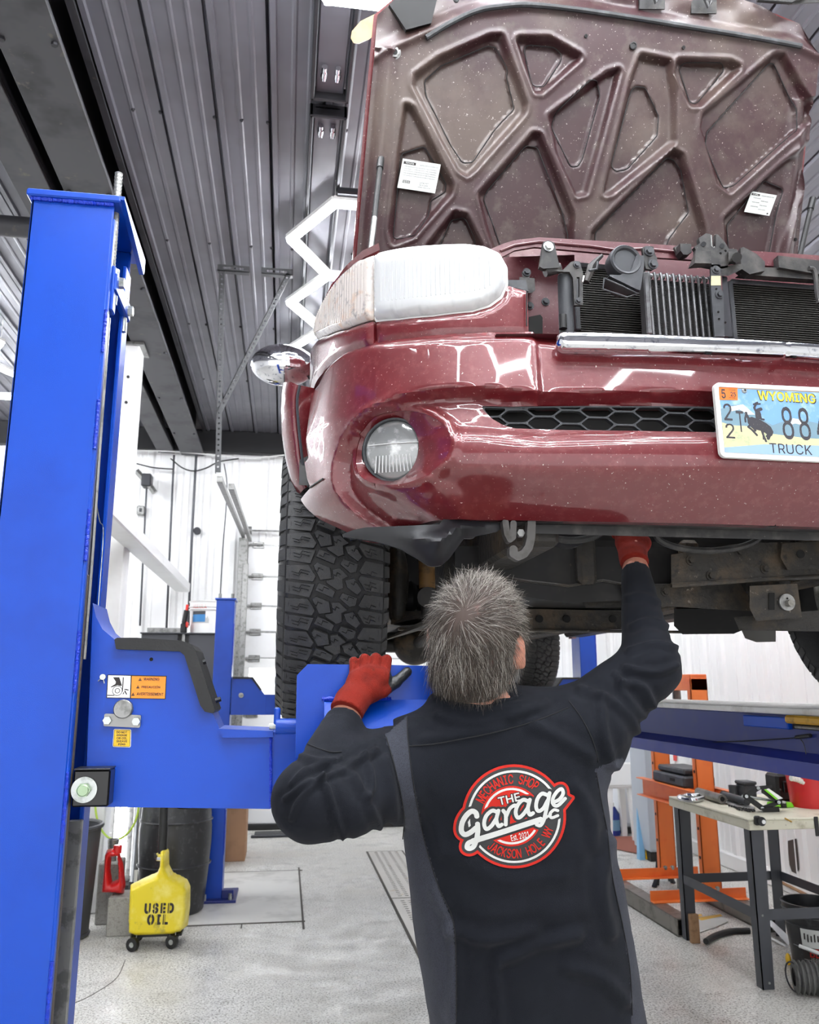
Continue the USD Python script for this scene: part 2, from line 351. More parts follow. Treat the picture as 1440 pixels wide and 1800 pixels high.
# strip rail on the ceiling: two dark glossy channel lengths, end to end
for i, (a, b, lab) in enumerate(((1.0, 3.42, 'nearer length of the dark ceiling rail above the raised bonnet'), (3.52, 7.2, 'farther length of the dark ceiling rail, running behind the zigzag lights'))):
    t = thing('ceiling_rail', lab, 'rail', (.12, a, ZC - .09))
    part(t, 'plate', bx(.06, .19, a, b, ZC - .05, ZC - .035, .004), 'ceil')
    for x in (.035, .2): part(t, 'channel_side', bx(x, x + .02, a, b, ZC - .09, ZC - .02, .004), 'steel_dark')
    part(t, 'end_cap', bx(.035, .22, (b - .02) if i == 0 else a, b if i == 0 else a + .02, ZC - .09, ZC - .02, .005), 'steel_dark')
    ye = b - .16 if i == 0 else a + .14
    for x in (.095, .155): part(t, 'connector', cat([cyl((x, ye - .04, ZC - .065), (x, ye + .04, ZC - .065), .013), cyl((x, ye - .01, ZC - .065), (x, ye + .02, ZC - .065), .017)]), 'chrome')

# hexagonal LED grids
def hexgrid(name, label, ox, oy, z, cells, L=.49, r=.022, cap=True):
    t = thing(name, label, 'light', (ox, oy, z)); seen = set(); h = L * math.sqrt(3)
    for a, b in cells:
        cx, cy = ox + a * 1.5 * L, oy + b * h + (h / 2 if a % 2 else 0)
        c = [(cx + L * math.cos(k * math.pi / 3), cy + L * math.sin(k * math.pi / 3)) for k in range(6)]
        for k in range(6):
            p, q = V([*c[k], z]), V([*c[(k + 1) % 6], z]); key = tuple(np.round((p + q)[:2], 2))
            if key in seen: continue
            seen.add(key); d = (q - p) / L
            e = part(t, 'tube', cyl(p - d * .012, q + d * .012, r, n=8), 'led')
            sd_ = V([-d[1], d[0], 0]) * .03; part(t, 'housing', hull([pt + s_ * sd_ + V([0, 0, h_]) for pt in (p - d * .01, q + d * .01) for s_ in (-1, 1) for h_ in (r * .55, r + .014)]), 'white_plastic')
    js = {}
    for a, b in cells:
        cx, cy = ox + a * 1.5 * L, oy + b * h + (h / 2 if a % 2 else 0)
        for k in range(6): js[tuple(np.round((cx + L * math.cos(k * math.pi / 3), cy + L * math.sin(k * math.pi / 3)), 2))] = 1

    part(t, 'hanger', [cyl((x, y, z), (x, y, ZC), .003, n=5) for i, (x, y) in enumerate(js) if i % 4 == 0], 'white_plastic', kind='stuff')
    return t
gb = hexgrid('hexagon_light', 'white hexagon tube light seen edge on as a zigzag beside the truck headlight', .445, 4.585, 4.1, [(0, 0), (0, 1), (0, 2), (1, 0), (1, 1), (2, 0), (2, 1), (2, 2), (3, 1), (1, 2)])
part(gb, 'end_bar', bx(.2, .7, 4.09, 4.15, 4.13, 4.17, .01), 'steel_dark')
hexgrid('hexagon_light', 'white tube light at the top edge above the raised bonnet corner', .33, 2.33, 4.1, [(0, 0), (-1, -1), (-1, -2), (0, -1), (0, -2), (1, -1), (1, -2), (2, -1), (-1, -3), (1, -3), (0, -3), (2, -2), (-2, -1), (-2, -2), (0, -4), (2, -3), (1, -4), (-1, -4)])
hexgrid('hexagon_light', 'white hexagon tube light at the far left behind the nearest blue post', -2.75, 6.35, 4.05, [(0, 0), (0, 1), (-1, 0), (-1, -1), (-2, 0), (0, -1), (-2, 1), (-1, 1), (-3, 0), (-2, -1)])

# hangers of slotted angle
t = thing('slotted_angle_hanger', 'grey slotted angle hanger frame dropping from the ceiling to the door track', 'hanger', (-.3, 5.17, 2.8))
def slotted(p, q, w, n, b=None):
    d = np.asarray(q, float) - p; L = np.linalg.norm(d); d /= L; y = V([0, 1., 0]); s = np.cross(d, y); s /= np.linalg.norm(s)
    g = shapely.box(0, -w / 2, L, w / 2).difference(unary_union([Point(x, 0).buffer(w * .2, quad_segs=3) for x in np.linspace(w, L - w, n)]))
    return cat([prism(g, p, d, s, y, 0, .004), prism(shapely.box(0, -w / 2, L, -w / 2 + .004), p, d, s, y, 0, w)])
part(t, 'top_rail', slotted((-.53, 5.17, ZC - .05), (-.32, 5.17, ZC - .05), .045, 8), 'angle')
part(t, 'top_rail', slotted((-.24, 5.17, ZC - .05), (-.03, 5.17, ZC - .05), .045, 8), 'angle')
e = aY(383, 830, 5.17)
part(t, 'strap', slotted((-.50, 5.175, ZC - .06), e, .036, 38), 'angle')
part(t, 'brace', slotted((-.055, 5.17, ZC - .06), aY(385, 725, 5.17), .034, 30), 'angle')

# white box column under the beam, pale rail, conduits and cables on the back wall
t = thing('building_column', 'white steel box column standing behind the nearest blue post', 'column', (-1.26, 6.1, 0))
part(t, 'shaft', bx(-1.37, -1.155, 6.0, 6.2, 0, 3.97, .008), 'wall_white'); part(t, 'cap_plate', bx(-1.4, -1.12, 5.97, 6.23, 3.95, 3.97), 'galv')
part(t, 'bolt', [bolt((x, 6.0, z), (0, -1, 0), .012, .01) for z in (3.7, 3.5) for x in (-1.33, -1.22)], 'steel_dark', kind='stuff')
solo('track_rail', 'thick white door rail slanting toward the back wall behind the nearest blue post', 'rail', bx(-1.17, -1.02, 4.2, 8.9, 2.42, 2.52, .01), 'wall_white')
def poly_y(pts, y): return [aY(a, b, y) for a, b in pts]
for pts, r, lab in (([(306, 800), (300, 930), (292, 1120)], .012, 'left one of the two thin dark conduits down the back wall'), ([(345, 800), (338, 930), (331, 1100)], .014, 'right one of the two thin dark conduits down the back wall')):
    solo('conduit', lab, 'conduit', tube(poly_y(pts, 9.03), r), 'steel_dark')
for pts, r, m, lab in (([(200, 790), (250, 792), (310, 794), (380, 800), (440, 805), (500, 800)], .008, 'white_plastic', 'white cable strung along the dark header of the back wall'),
                       ([(240, 815), (270, 822), (306, 825)], .008, 'black', 'short black cable drooping at the left of the back wall'),
                       ([(300, 806), (320, 822), (340, 828), (362, 823), (385, 812), (420, 806)], .008, 'black', 'black cable sagging below the white cable on the back wall'),
                       ([(394, 815), (399, 850), (397, 900), (392, 960), (387, 1050)], .007, 'steel_dark', 'thin cord hanging beside the door track')):
    solo('cable', lab, 'cable', tube(spline(poly_y(pts, 8.98), 5), r, 6), m)
solo('wall_hook', 'small round dark plug on the white back wall left of the door track', 'plug', cyl(aY(347, 934, 9.05), aY(347, 934, 9.05) + V([0, -.04, 0]), .04), 'steel_dark')
t = thing('wall_track', 'short grey door track end and bracket beside the white column', 'track', (-1.35, 9, 2.9))
part(t, 'track', tube([aY(240, 828, 8.9), aY(262, 852, 8.9), aY(272, 866, 8.9)], .035, 6), 'galv'); part(t, 'bracket', bx(*[f for c in zip(aY(258, 848, 8.9) - .05, aY(258, 848, 8.9) + V([.05, .1, .09])) for f in c], .01), 'steel_dark')
t = thing('wall_switch', 'small grey switch box on the back wall beside the white column', 'switch', aY(248, 898, 9.05))
c = aY(248, 898, 9.03); part(t, 'box', bx(c[0] - .04, c[0] + .04, c[1] - .04, c[1] + .04, c[2] - .05, c[2] + .05, .008), 'galv'); part(t, 'toggle', bx(c[0] - .012, c[0] + .012, c[1] - .06, c[1] - .04, c[2] - .02, c[2] + .02, .003), 'plastic_gray')
solo('conduit', 'thin dark pipe below the switch box beside the white column', 'conduit', tube(poly_y([(258, 850), (254, 930), (246, 1100)], 9.04), .01), 'steel_dark')

# floor: slab joint, patch, drain
t = thing('floor_patch', 'pale square repair patch in the concrete floor beside the black barrel', 'patch', (-.13, 6.36, 0))
part(t, 'slab', bx(-.75, .155, 5.63, 7.09, 0, .003), 'patch')
part(t, 'joint', [bx(-.78, .175, 5.612, 5.63, 0, .0035), bx(.155, .168, 5.45, 7.2, 0, .0035), bx(-.75, .19, 7.09, 7.104, 0, .0035), bx(-.22, -.212, 5.52, 5.62, 0, .0035)], 'crack')
t = thing('floor_drain', 'long perforated steel drain cover set in the floor left of the mechanic', 'drain', (.93, 6, 0))
for a, b in ((4.35, 6.08), (6.1, 7.75)):
    g = shapely.box(.785, a, 1.085, b); hs = [affinity.scale(Point(x + (.0 if int(y * 20) % 2 else .0), y).buffer(.012, quad_segs=2), 1.4, .8) for y in np.arange(a + .05, b - .03, .052) for x in (.85, .90, .97, 1.03)]
    part(t, 'plate', prism(g.difference(unary_union(hs)), (0, 0, 0), (1, 0, 0), (0, 1, 0), (0, 0, 1), .001, .005), 'drain', smooth=False)
part(t, 'channel', bx(.785, 1.085, 4.35, 7.75, .0002, .0012), 'hole'); part(t, 'edge', [bx(.768, .785, 4.3, 7.77, 0, .004), bx(1.085, 1.1, 4.3, 7.77, 0, .004), bx(.768, 1.1, 7.75, 7.77, 0, .004)], 'crack')
solo('floor_crack', 'thin curved hairline crack in the floor below the yellow oil can', 'crack', tube(spline([aZ(x, y, .0) for x, y in ((128, 1765), (160, 1750), (195, 1728), (210, 1712), (220, 1688))], 5), .0025, 5), 'crack')

# ------------------------------------------------------------------ the blue lift
mat('sticker_orange', S(240, 140, 32), .4); mat('sticker_white', S(238, 238, 238), .4); mat('ink', S(34, 26, 24), .5); mat('sticker_yellow', S(232, 186, 30), .4)
mat('runway_top', S(236, 235, 232), .5, mixes=[(9, S(206, 203, 198), .52, .72)]); mat('wood_yellow', S(186, 142, 40), .5, mixes=[(20, S(96, 70, 30), .5, .7)])
mat('blue_worn', S(40, 52, 140), .45, mixes=[(8, S(58, 64, 140), .5, .7)])
def pp(pts, Y): q = [aY(a, b, Y) for a, b in pts]; return Polygon([(p[0], p[2]) for p in q])
XZ = dict(o=None)
def slab(poly, y0, y1): return prism(poly, (0, 0, 0), (1, 0, 0), (0, 0, 1), (0, 1, 0), y0, y1)
def weld(pts, r=.0035, seed=0):
    P = spline(pts, 6); n = len(P); return tube(P, r * (.75 + .5 * meshkit.noise(np.c_[np.arange(n) * .9, np.zeros(n), np.full(n, seed)], seed)), 6)
def flat(poly, y, d=.0008): return slab(poly, y - d, y)

t = thing('lift_post', 'tall bright blue vehicle lift post filling the left edge', 'lift post', (-.46, 1.7, 0))
x0, x1, y0, y1, zt = -.541, -.379, 1.60, 1.80, 2.425
part(t, 'front_plate', bx(x0, x1, y0, y0 + .008, 0, zt, .003), 'blue')
part(t, 'side_plate', bx(x0, x0 + .008, y0, y1, 0, zt, .003), 'blue')
part(t, 'back_plate', bx(x0, x1, y1 - .008, y1, 0, zt, .003), 'blue')
part(t, 'front_lip', [bx(x1 - .006, x1 + .003, y0 + .002, y0 + .018, 0, zt - .03, .002)], 'blue')
part(t, 'back_lip', [bx(x1 - .006, x1 + .003, y1 - .055, y1, 0, zt - .06, .002)], 'blue')
part(t, 'guide_strip', bx(x1 - .03, x1 + .001, y0 + .018, y0 + .034, 0, zt - .1, .002), 'galv')
part(t, 'inner_web', bx(x0 + .05, x0 + .06, y0 + .01, y1 - .01, 0, zt), 'blue')
part(t, 'slide_track', bx(x1 - .012, x1 + .004, y0 + .019, y0 + .035, 0, 1.66, .004), 'rubber_brown')
part(t, 'slide_track', bx(x1 - .02, x1 + .005, y1 - .075, y1 - .06, 0, 1.2, .002), 'galv')
part(t, 'top_plate', bx(x0 - .008, x1 + .014, y0 - .012, y1 + .05, zt, zt + .016, .003), 'blue')
part(t, 'top_lip', hull([(x1 + .012, y, z) for y, z in ((y0 - .01, zt + .014), (y0 - .01, zt + .006), (y1 + .04, zt - .03), (y1 + .05, zt - .02), (y1 + .05, zt + .014))] + [(x1 + .022, y, z) for y, z in ((y0 - .01, zt + .014), (y0 - .01, zt + .006), (y1 + .04, zt - .03), (y1 + .05, zt - .02), (y1 + .05, zt + .014))]), 'blue')
part(t, 'weld_bead', weld([(x, y0 - .003, zt - .002) for x in np.linspace(x0, x1, 14)], .005, 3), 'blue_weld')
for a, b in ((.32, .42), (.62, .7), (.9, .99), (1.18, 1.3), (1.44, 1.55), (1.68, 1.78), (1.9, 2.0), (2.1, 2.19), (.05, .16)): part(t, 'weld_bead', weld([(x1 + .001, y0 + .001, z) for z in np.linspace(a, b, 8)], .0035, int(a * 50)), 'blue_weld')
rod = [(x1 - .004 + .0, y0 + .035, z) for z in np.linspace(2.27, 2.52, 60)]
part(t, 'threaded_rod', tube(rod, [.0085 if i % 2 else .0074 for i in range(60)], 12), 'galv', label='threaded steel rod standing up through the top plate')
part(t, 'latch_bar', [bx(x1 - .004, x1 + .012, y0 + .022, y1 - .02, 2.245, 2.285, .003), bx(x1 - .004, x1 + .008, y0 + .02, y0 + .05, 2.2, 2.30, .003)], 'blue')
for y, z in ((y0 + .05, 2.275), (y1 - .045, 2.262)): part(t, 'bolt', cat([cyl((x1 + .004, y, z - .05), (x1 + .004, y, z + .03), .006, n=10), bolt((x1 + .012, y, z), (1, 0, 0), .012, .01)]), 'zinc')
part(t, 'wire_rope', tube(spline([(x1 - .006, y0 + .06, 2.2), (x1 - .004, y0 + .062, 1.9), (x1 + .0, y0 + .055, 1.7), (x1 + .0, y0 + .058, 1.5)], 8), .004, 6), 'galv')
part(t, 'loose_wire', tube(spline([(x1, y0 + .06, 1.80), (x1 + .006, y0 + .07, 1.77), (x1 + .008, y0 + .1, 1.75), (x1 + .006, y0 + .115, 1.6)], 6), .0012, 5), 'zinc')
part(t, 'base_plate', bx(x0 - .08, x1 + .08, y0 - .08, y1 + .08, 0, .015, .003), 'blue')

YA = 1.66
t = thing('lift_carriage', 'blue stepped lift carriage with warning sticker held by the nearest post', 'lift carriage', (-.2, 1.74, 1.24))
pl = pp([(150, 1418), (163, 1060), (169, 1085), (180, 1106), (205, 1127), (320, 1134), (333, 1142), (346, 1170), (371, 1247), (386, 1281), (420, 1285), (476, 1287), (476, 1422)], YA)
part(t, 'body', slab(pl, YA, 1.79), 'blue')
pe = pp([(477, 1287), (521, 1291), (521, 1423), (477, 1422)], YA)
part(t, 'arm_end', slab(pe, YA + .004, 1.79), 'blue')
a, b = aY(476, 1290, YA), aY(476, 1420, YA); part(t, 'weld_bead', weld([a + (b - a) * s + V([0, -.001, 0]) for s in np.linspace(0, 1, 14)], .003, 4), 'blue_weld')
part(t, 'top_flange', slab(pp([(384, 1281), (480, 1285), (480, 1296), (392, 1297)], YA - .012), YA - .012, 1.80), 'blue')
part(t, 'rubber_guard', slab(pp([(201, 1124), (206, 1121), (240, 1121), (318, 1126), (334, 1131), (343, 1142), (378, 1249), (374, 1254), (360, 1251), (352, 1240), (324, 1152), (316, 1145), (204, 1141)], YA - .016).buffer(-.002).buffer(.002), YA - .016, 1.80), 'rubber')
for px_, py_ in ((346, 1166), (372, 1232)): part(t, 'guard_bolt', bolt(aY(px_ + 6, py_, 1.73), (.9, 0, .3), .006, .012), 'black')
c = aY(266, 1159, YA); part(t, 'hole', cyl(c + V([0, .002, 0]), c - V([0, .0006, 0]), .0035, n=12), 'hole')
yf = YA - .0008
part(t, 'warning_sticker', flat(pp([(189, 1186), (293, 1188), (291, 1229), (187, 1227)], YA), YA), 'ink', label='orange and white pinch warning sticker')
ws = T(t.path + '/warning_sticker', t.loc)
part(ws, 'white_panel', flat(pp([(190.5, 1187), (230, 1188), (228.5, 1226.5), (188.5, 1226)], YA), yf), 'sticker_white')
part(ws, 'orange_panel', flat(pp([(232, 1188.5), (292, 1189.5), (290, 1228), (230.5, 1227)], YA), yf), 'sticker_orange')
def q7(*pts): return pp([(160 + x / 9, 1160 + y / 9) for x, y in pts], YA)
wc = aY(160 + 420 / 9, 1160 + 488 / 9, YA); k7 = (aY(170, 1200, YA)[0] - aY(160, 1200, YA)[0]) / 90
ring = lambda r: Point(wc[0], wc[2]).buffer(r * k7, quad_segs=16)
pic = unary_union([q7((352, 275), (450, 275), (490, 400), (485, 412), (420, 400), (330, 432), (312, 430), (390, 380), (398, 345)), q7((508, 275), (522, 275), (505, 500), (492, 500)), q7((262, 552), (370, 556), (370, 566), (262, 566)),
    ring(80).difference(ring(73)), ring(40).difference(ring(32)), q7((520, 462), (560, 460), (600, 472), (596, 484), (540, 474)), q7((528, 490), (545, 485), (575, 545), (560, 548)), q7((505, 540), (520, 510), (530, 515), (515, 545))])
part(ws, 'pictogram', flat(pic, yf - .0008, .0004), 'ink')
tx = []
for s, X, Y, w in (('WARNING', 960, 305, 250), ('PRECAUCIÓN', 950, 425, 300), ('AVERTISSEMENT', 938, 540, 430)):
    c = aY(160 + X / 9, 1160 + Y / 9, YA); tx.append(place2d(text2d(s, .05, True), c[0], c[2], w * k7, 48 * k7, rot=-1))
    c = aY(160 + (X - w / 2 - 55) / 9, 1160 + Y / 9, YA); r = 27 * k7; tx.append(Polygon([(c[0] - r, c[2] - r), (c[0] + r, c[2] - r), (c[0], c[2] + r * .9)]).difference(shapely.box(c[0] - r * .1, c[2] - r * .6, c[0] + r * .1, c[2] + r * .3)))
part(ws, 'lettering', flat(unary_union(tx), yf - .0008, .0004), 'ink')
part(t, 'sheave_pin', cat([cyl(aY(218, 1246, YA), aY(218, 1246, YA) - V([0, .012, 0]), .0175, n=36), cyl(aY(218, 1246, YA) - V([0, .012, 0]), aY(218, 1246, YA) - V([0, .0135, 0]), .0175, .016, n=36)]), 'galv', label='round steel sheave pin')
kp = part(t, 'keeper_plate', slab(pp([(185, 1254), (249, 1257), (247, 1279), (183, 1276)], YA).buffer(-.003).buffer(.003), YA - .007, YA), 'galv')
for a, b in ((190.5, 1266), (241, 1268)): part(kp, 'bolt', bolt(aY(a, b, YA) - V([0, .007, 0]), (0, -1, 0), .0085, .007), 'zinc')
g = pp([(200, 1281), (231, 1282), (230, 1314), (198, 1313)], YA).buffer(-.003).buffer(.003)
ys = part(t, 'grease_sticker', flat(g, YA), 'sticker_white', label='small yellow do-not-grease sticker'); part(ys, 'yellow_panel', flat(g.buffer(-.0012), yf), 'sticker_yellow')
part(ys, 'border', flat(g.buffer(-.0012).difference(g.buffer(-.0018)), yf - .0008, .0004), 'ink'); tx = []
for i, s in enumerate(('DO NOT', 'GREASE', 'OR OIL', 'SHEAVE', 'PINS')): c = aY(214.5, 1287 + i * 5.3, YA); tx.append(place2d(text2d(s, .05, True), c[0], c[2], len(s) * .0032, .0038, rot=-1))
part(ys, 'lettering', flat(unary_union(tx), yf - .0008, .0004), 'ink')
c = aY(182, 1190, YA); part(t, 'cotter_pin', cat([cyl(c, c - V([0, .008, 0]), .0055, n=14), tube([c - V([0, .006, 0]), c + V([.004, -.008, -.012])], .001, 5), tube([c - V([0, .006, 0]), c + V([-.008, -.008, -.008])], .001, 5)]), 'zinc')
c0, c1 = aY(130, 1354, 1.615), aY(190, 1418, 1.615)
sb = part(t, 'slide_block', bx(c0[0], c1[0], 1.615, 1.66, c1[2], c0[2], .003), 'black_gloss', label='black slide block with a large washer and green-tinged bolt')
part(sb, 'cover', bx(c0[0], c1[0], 1.612, 1.66, c0[2], c0[2] + .003, .001), 'steel_dark')
c = aY(148.5, 1388, 1.615); part(sb, 'washer', cyl(c, c - V([0, .004, 0]), .0225, n=36), 'zinc'); part(sb, 'bolt', cat([cyl(c - V([0, .004, 0]), c - V([0, .013, 0]), .0125, n=6), cyl(c - V([0, .013, 0]), c - V([0, .0145, 0]), .0105, .009, n=18)]), 'zinc_green')

# runways
t = thing('runway', 'blue runway under the tire behind the mechanic, with an upright stop plate', 'runway', (.24, 4, 1.18))
part(t, 'deck', bx(.026, .46, 1.80, 6.9, 1.335, 1.352, .003), 'runway_top')
for x in (.026, .44): part(t, 'side_rail', bx(x, x + .02, 1.80 if x < .1 else 1.62, 6.9, 1.235, 1.335, .004), 'blue')
part(t, 'end_beam', bx(.06, .44, 1.62, 1.66, 1.235, 1.335, .004), 'blue')
ws = part(t, 'stop_plate', slab(pp([(519, 1332), (522, 1187), (541, 1167.5), (660, 1168.5), (845, 1172.5), (845, 1335)], 1.58).buffer(0), 1.575, 1.587), 'blue')
part(ws, 'gusset', hull([(x, y, z) for x in (.074, .43) for y, z in ((1.575, 1.425), (1.575, 1.33), (1.515, 1.37), (1.515, 1.345))]), 'blue')
part(ws, 'weld_bead', weld([(x, 1.573, 1.427) for x in np.linspace(.07, .2, 12)], .004, 9), 'blue_weld')
part(ws, 'foot_bar', bx(.032, .44, 1.587, 1.66, 1.30, 1.335, .004), 'blue')
part(t, 'hinge_tube', cyl((-.014, 1.635, 1.375), (.03, 1.635, 1.375), .0145, n=20), 'blue')
part(t, 'hinge_bolt', cyl((-.026, 1.635, 1.375), (-.012, 1.635, 1.375), .006, n=10), 'zinc'); part(t, 'hinge_lug', bx(-.018, -.006, 1.63, 1.65, 1.37, 1.41, .003), 'blue')
t = thing('runway', 'blue runway on the right with a pale worn deck and thin wire along its side', 'runway', (1.83, 4, 1.18))
part(t, 'deck', bx(1.6, 2.06, 1.3, 6.9, 1.36, 1.382, .003), 'runway_top')
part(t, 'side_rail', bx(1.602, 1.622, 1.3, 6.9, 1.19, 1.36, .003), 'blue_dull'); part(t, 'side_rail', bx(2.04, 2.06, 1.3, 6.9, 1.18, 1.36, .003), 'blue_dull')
part(t, 'jack_ledge', hull([(x, y, z) for y in (1.3, 6.9) for x, z in ((1.604, 1.250), (1.556, 1.226), (1.550, 1.180), (1.604, 1.174))]), 'blue_worn')
A = aX(1385, 1270, 1.6); part(t, 'lock_box', bx(1.585, 1.604, A[1] - .02, A[1] + .24, 1.315, 1.352, .003), 'blue'); part(t, 'pad', bx(1.575, 1.604, A[1] - .2, A[1] - .02, 1.335, 1.36, .006), 'wood_yellow', label='worn yellow pad')
part(t, 'slot', bx(1.598, 1.603, 1.4, A[1] - .03, 1.318, 1.352), 'hole'); 
for z in (1.325, 1.343): part(t, 'pipe', cyl((1.594, 1.4, z), (1.594, A[1] - .05, z), .005, n=10), 'galv')
P = [aX(a, b, 1.595) for a, b in ((1130, 1298), (1200, 1305), (1300, 1303), (1400, 1297), (1412, 1295))]; part(t, 'wire', tube(spline(P, 5), .002, 6), 'steel_dark')
part(t, 'wire_end', tube([aX(1400, 1296, 1.593), aX(1425, 1293, 1.593)], .006, 10), 'black'); part(t, 'wire', tube(spline([aX(a, b, 1.595) for a, b in ((1405, 1297), (1414, 1310), (1420, 1345))], 5), .0015, 5), 'steel_dark')

def rear_post(x0, x1, lab, lab2, side, ln):
    t = thing('lift_post', lab, 'lift post', ((x0 + x1) / 2, 6.3, 0)); zt = 2.075
    part(t, 'column', bx(x0, x1, 6.2, 6.39, 0, zt, .004), 'blue'); part(t, 'top_plate', bx(x0 - .01, x1 + .01, 6.19, 6.42, zt, zt + .012, .002), 'blue')
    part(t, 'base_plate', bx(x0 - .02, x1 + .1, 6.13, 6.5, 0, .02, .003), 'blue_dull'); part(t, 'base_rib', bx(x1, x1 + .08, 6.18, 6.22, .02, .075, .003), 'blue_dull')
    part(t, 'anchor_bolt', [bolt((x, 6.15, .02), (0, 0, 1), .014, .04) for x in (x0 + .02, x1 + .06)], 'zinc', kind='stuff')
    for x in (x0 + .02, x1 - .02): part(t, 'rope_end', cyl((x, 6.25, zt), (x, 6.25, zt + .05), .012, n=10), 'zinc')
    for z in (.3, .8, 1.6): part(t, 'weld_bead', weld([(x1, 6.2, zz) for zz in np.linspace(z, z + .3, 6)], .004), 'blue_weld')
    g = [(0, 1.246), (0, 1.515), (.14, 1.515), (min(.235, ln), 1.39), (ln, 1.39), (ln, 1.246)]
    xe = x1 + .004 if side > 0 else x0 - .004
    c = thing('lift_carriage', lab2, 'lift carriage', (xe, 6.3, 1.246)); pl = Polygon([(xe + side * a, b) for a, b in g])
    part(c, 'body', slab(pl, 6.22, 6.36), 'blue'); part(c, 'rubber_guard', slab(Polygon([(xe + side * a, b) for a, b in ((.005, 1.516), (.145, 1.516), (.215, 1.424), (.205, 1.418), (.14, 1.502), (.005, 1.502))]), 6.205, 6.37), 'rubber')
    part(c, 'sheave_pin', cyl((xe + side * .07, 6.22, 1.385), (xe + side * .07, 6.205, 1.385), .018, n=20), 'galv'); part(c, 'end_plate', bx(xe + side * (ln - .15), xe + side * ln, 6.21, 6.22, 1.25, 1.385, .002), 'blue')
rear_post(-.515, -.383, 'distant blue lift post left of the tire, beside the white pail', 'small distant blue lift carriage seen left of the tire', 1, .40)
rear_post(2.27, 2.4, 'distant blue lift post seen under the truck, right of the mechanic\'s head', 'distant blue lift carriage under the truck right of the far wheel', -1, .2)

# ------------------------------------------------------------------ the truck
from scipy.spatial import Delaunay
from scipy.interpolate import CubicSpline
mat('lens', S(206, 207, 207), .2, coat=.6, mixes=[(16, S(160, 163, 166), .5, .75, 4, (1, 1, .12)), (60, S(205, 208, 210), .55, .75)])
mat('lens_ribbed', S(208, 200, 194), .2, coat=.7, mixes=[(24, S(196, 160, 132), .52, .75), (50, S(150, 146, 144), .55, .7)])
mat('fog_lens', S(150, 152, 152), .12, .35, coat=1., mixes=[(40, S(205, 206, 205), .55, .7)])
mat('condenser', S(50, 49, 46), .55, .3, mixes=[(90, S(120, 116, 104), .66, .74)])
mat('cooler', S(112, 112, 114), .4, .6, mixes=[(60, S(80, 80, 80), .5, .7)])
mat('plate_rim', S(226, 226, 222), .35); mat('plate_sky', S(120, 165, 215), .35, mixes=[(40, S(170, 200, 225), .5, .7)])
mat('plate_land', S(214, 206, 160), .35, mixes=[(50, S(176, 186, 150), .5, .65)]); mat('plate_hill', S(120, 150, 165), .4); mat('plate_snow', S(222, 222, 214), .4); mat('plate_water', S(150, 180, 215), .4)
mat('plate_ink', S(58, 56, 62), .45, mixes=[(300, S(110, 105, 100), .62, .7)]); mat('plate_yellow', S(238, 206, 60), .4); mat('plate_orange', S(252, 120, 48), .4); mat('plate_gold', S(180, 140, 90), .5)
mat('paper', S(196, 198, 194), .6, spec=.3); mat('paper_ink', S(84, 86, 86), .6); mat('amber', S(198, 172, 122), .4, mixes=[(20, S(176, 150, 104), .5, .7)])
mat('shock_yellow', S(128, 96, 52), .6, mixes=[(30, S(80, 62, 44), .5, .7)]); mat('alloy', S(158, 156, 150), .35, .7, mixes=[(20, S(90, 84, 76), .5, .7)])
mat('glass_dark', S(18, 20, 22), .06, coat=1.)
XC = 1.0
_pl = V([(0, 1.46), (.2, 1.463), (.4, 1.475), (.6, 1.50), (.72, 1.54), (.82, 1.605), (.89, 1.685), (.935, 1.77), (.962, 1.86), (.98, 1.95), (.99, 2.05), (.995, 2.15)])
_pa = np.r_[0, np.cumsum(np.hypot(*np.diff(_pl, axis=0).T))]
_px = CubicSpline(_pa, _pl[:, 0]); _py = CubicSpline(_pa, _pl[:, 1], bc_type=((1, 0.0), (2, 0.0)))
def plan(s):
    s = np.asarray(s, float); dx, dy = _px(s, 1), _py(s, 1); L = np.hypot(dx, dy)
    return XC - _px(s), _py(s), -dy / L, -dx / L       # left half: x = XC - t; outward normal (-x, -y)
def on(s, z, d): x, y, nx, ny = plan(s); return np.stack([x + nx * d, y + ny * d, np.broadcast_to(z, np.shape(x))], -1)
_ss = np.linspace(0, _pa[-1], 900)
def SZ(px_, py_, d=0.0):
    r = ray(px_, py_); q = on(_ss, 0., d); c = q[:, 0] * r[1] - q[:, 1] * r[0]; k = np.nonzero(c[:-1] * c[1:] <= 0)[0]
    if len(k) == 0:
        s = _ss[-1] if abs(c[-1]) < abs(c[0]) else 0.; p = on(s, 0., d); return V([s, H + r[2] * p[1] / r[1]])
    k = k[0]; f = c[k] / (c[k] - c[k + 1]); s = _ss[k] + f * (_ss[1] - _ss[0]); p = on(s, 0., d)
    return V([s, H + r[2] * p[1] / r[1]])
def SP(pts, d=0.0): return Polygon([SZ(p[0], p[1], p[2] if len(p) > 2 else d) for p in pts]).buffer(0)
def resamp(c, h):
    L = LineString(c); n = max(3, int(L.length / h)); return V([L.interpolate(k / n, normalized=True).coords[0] for k in range(n)])
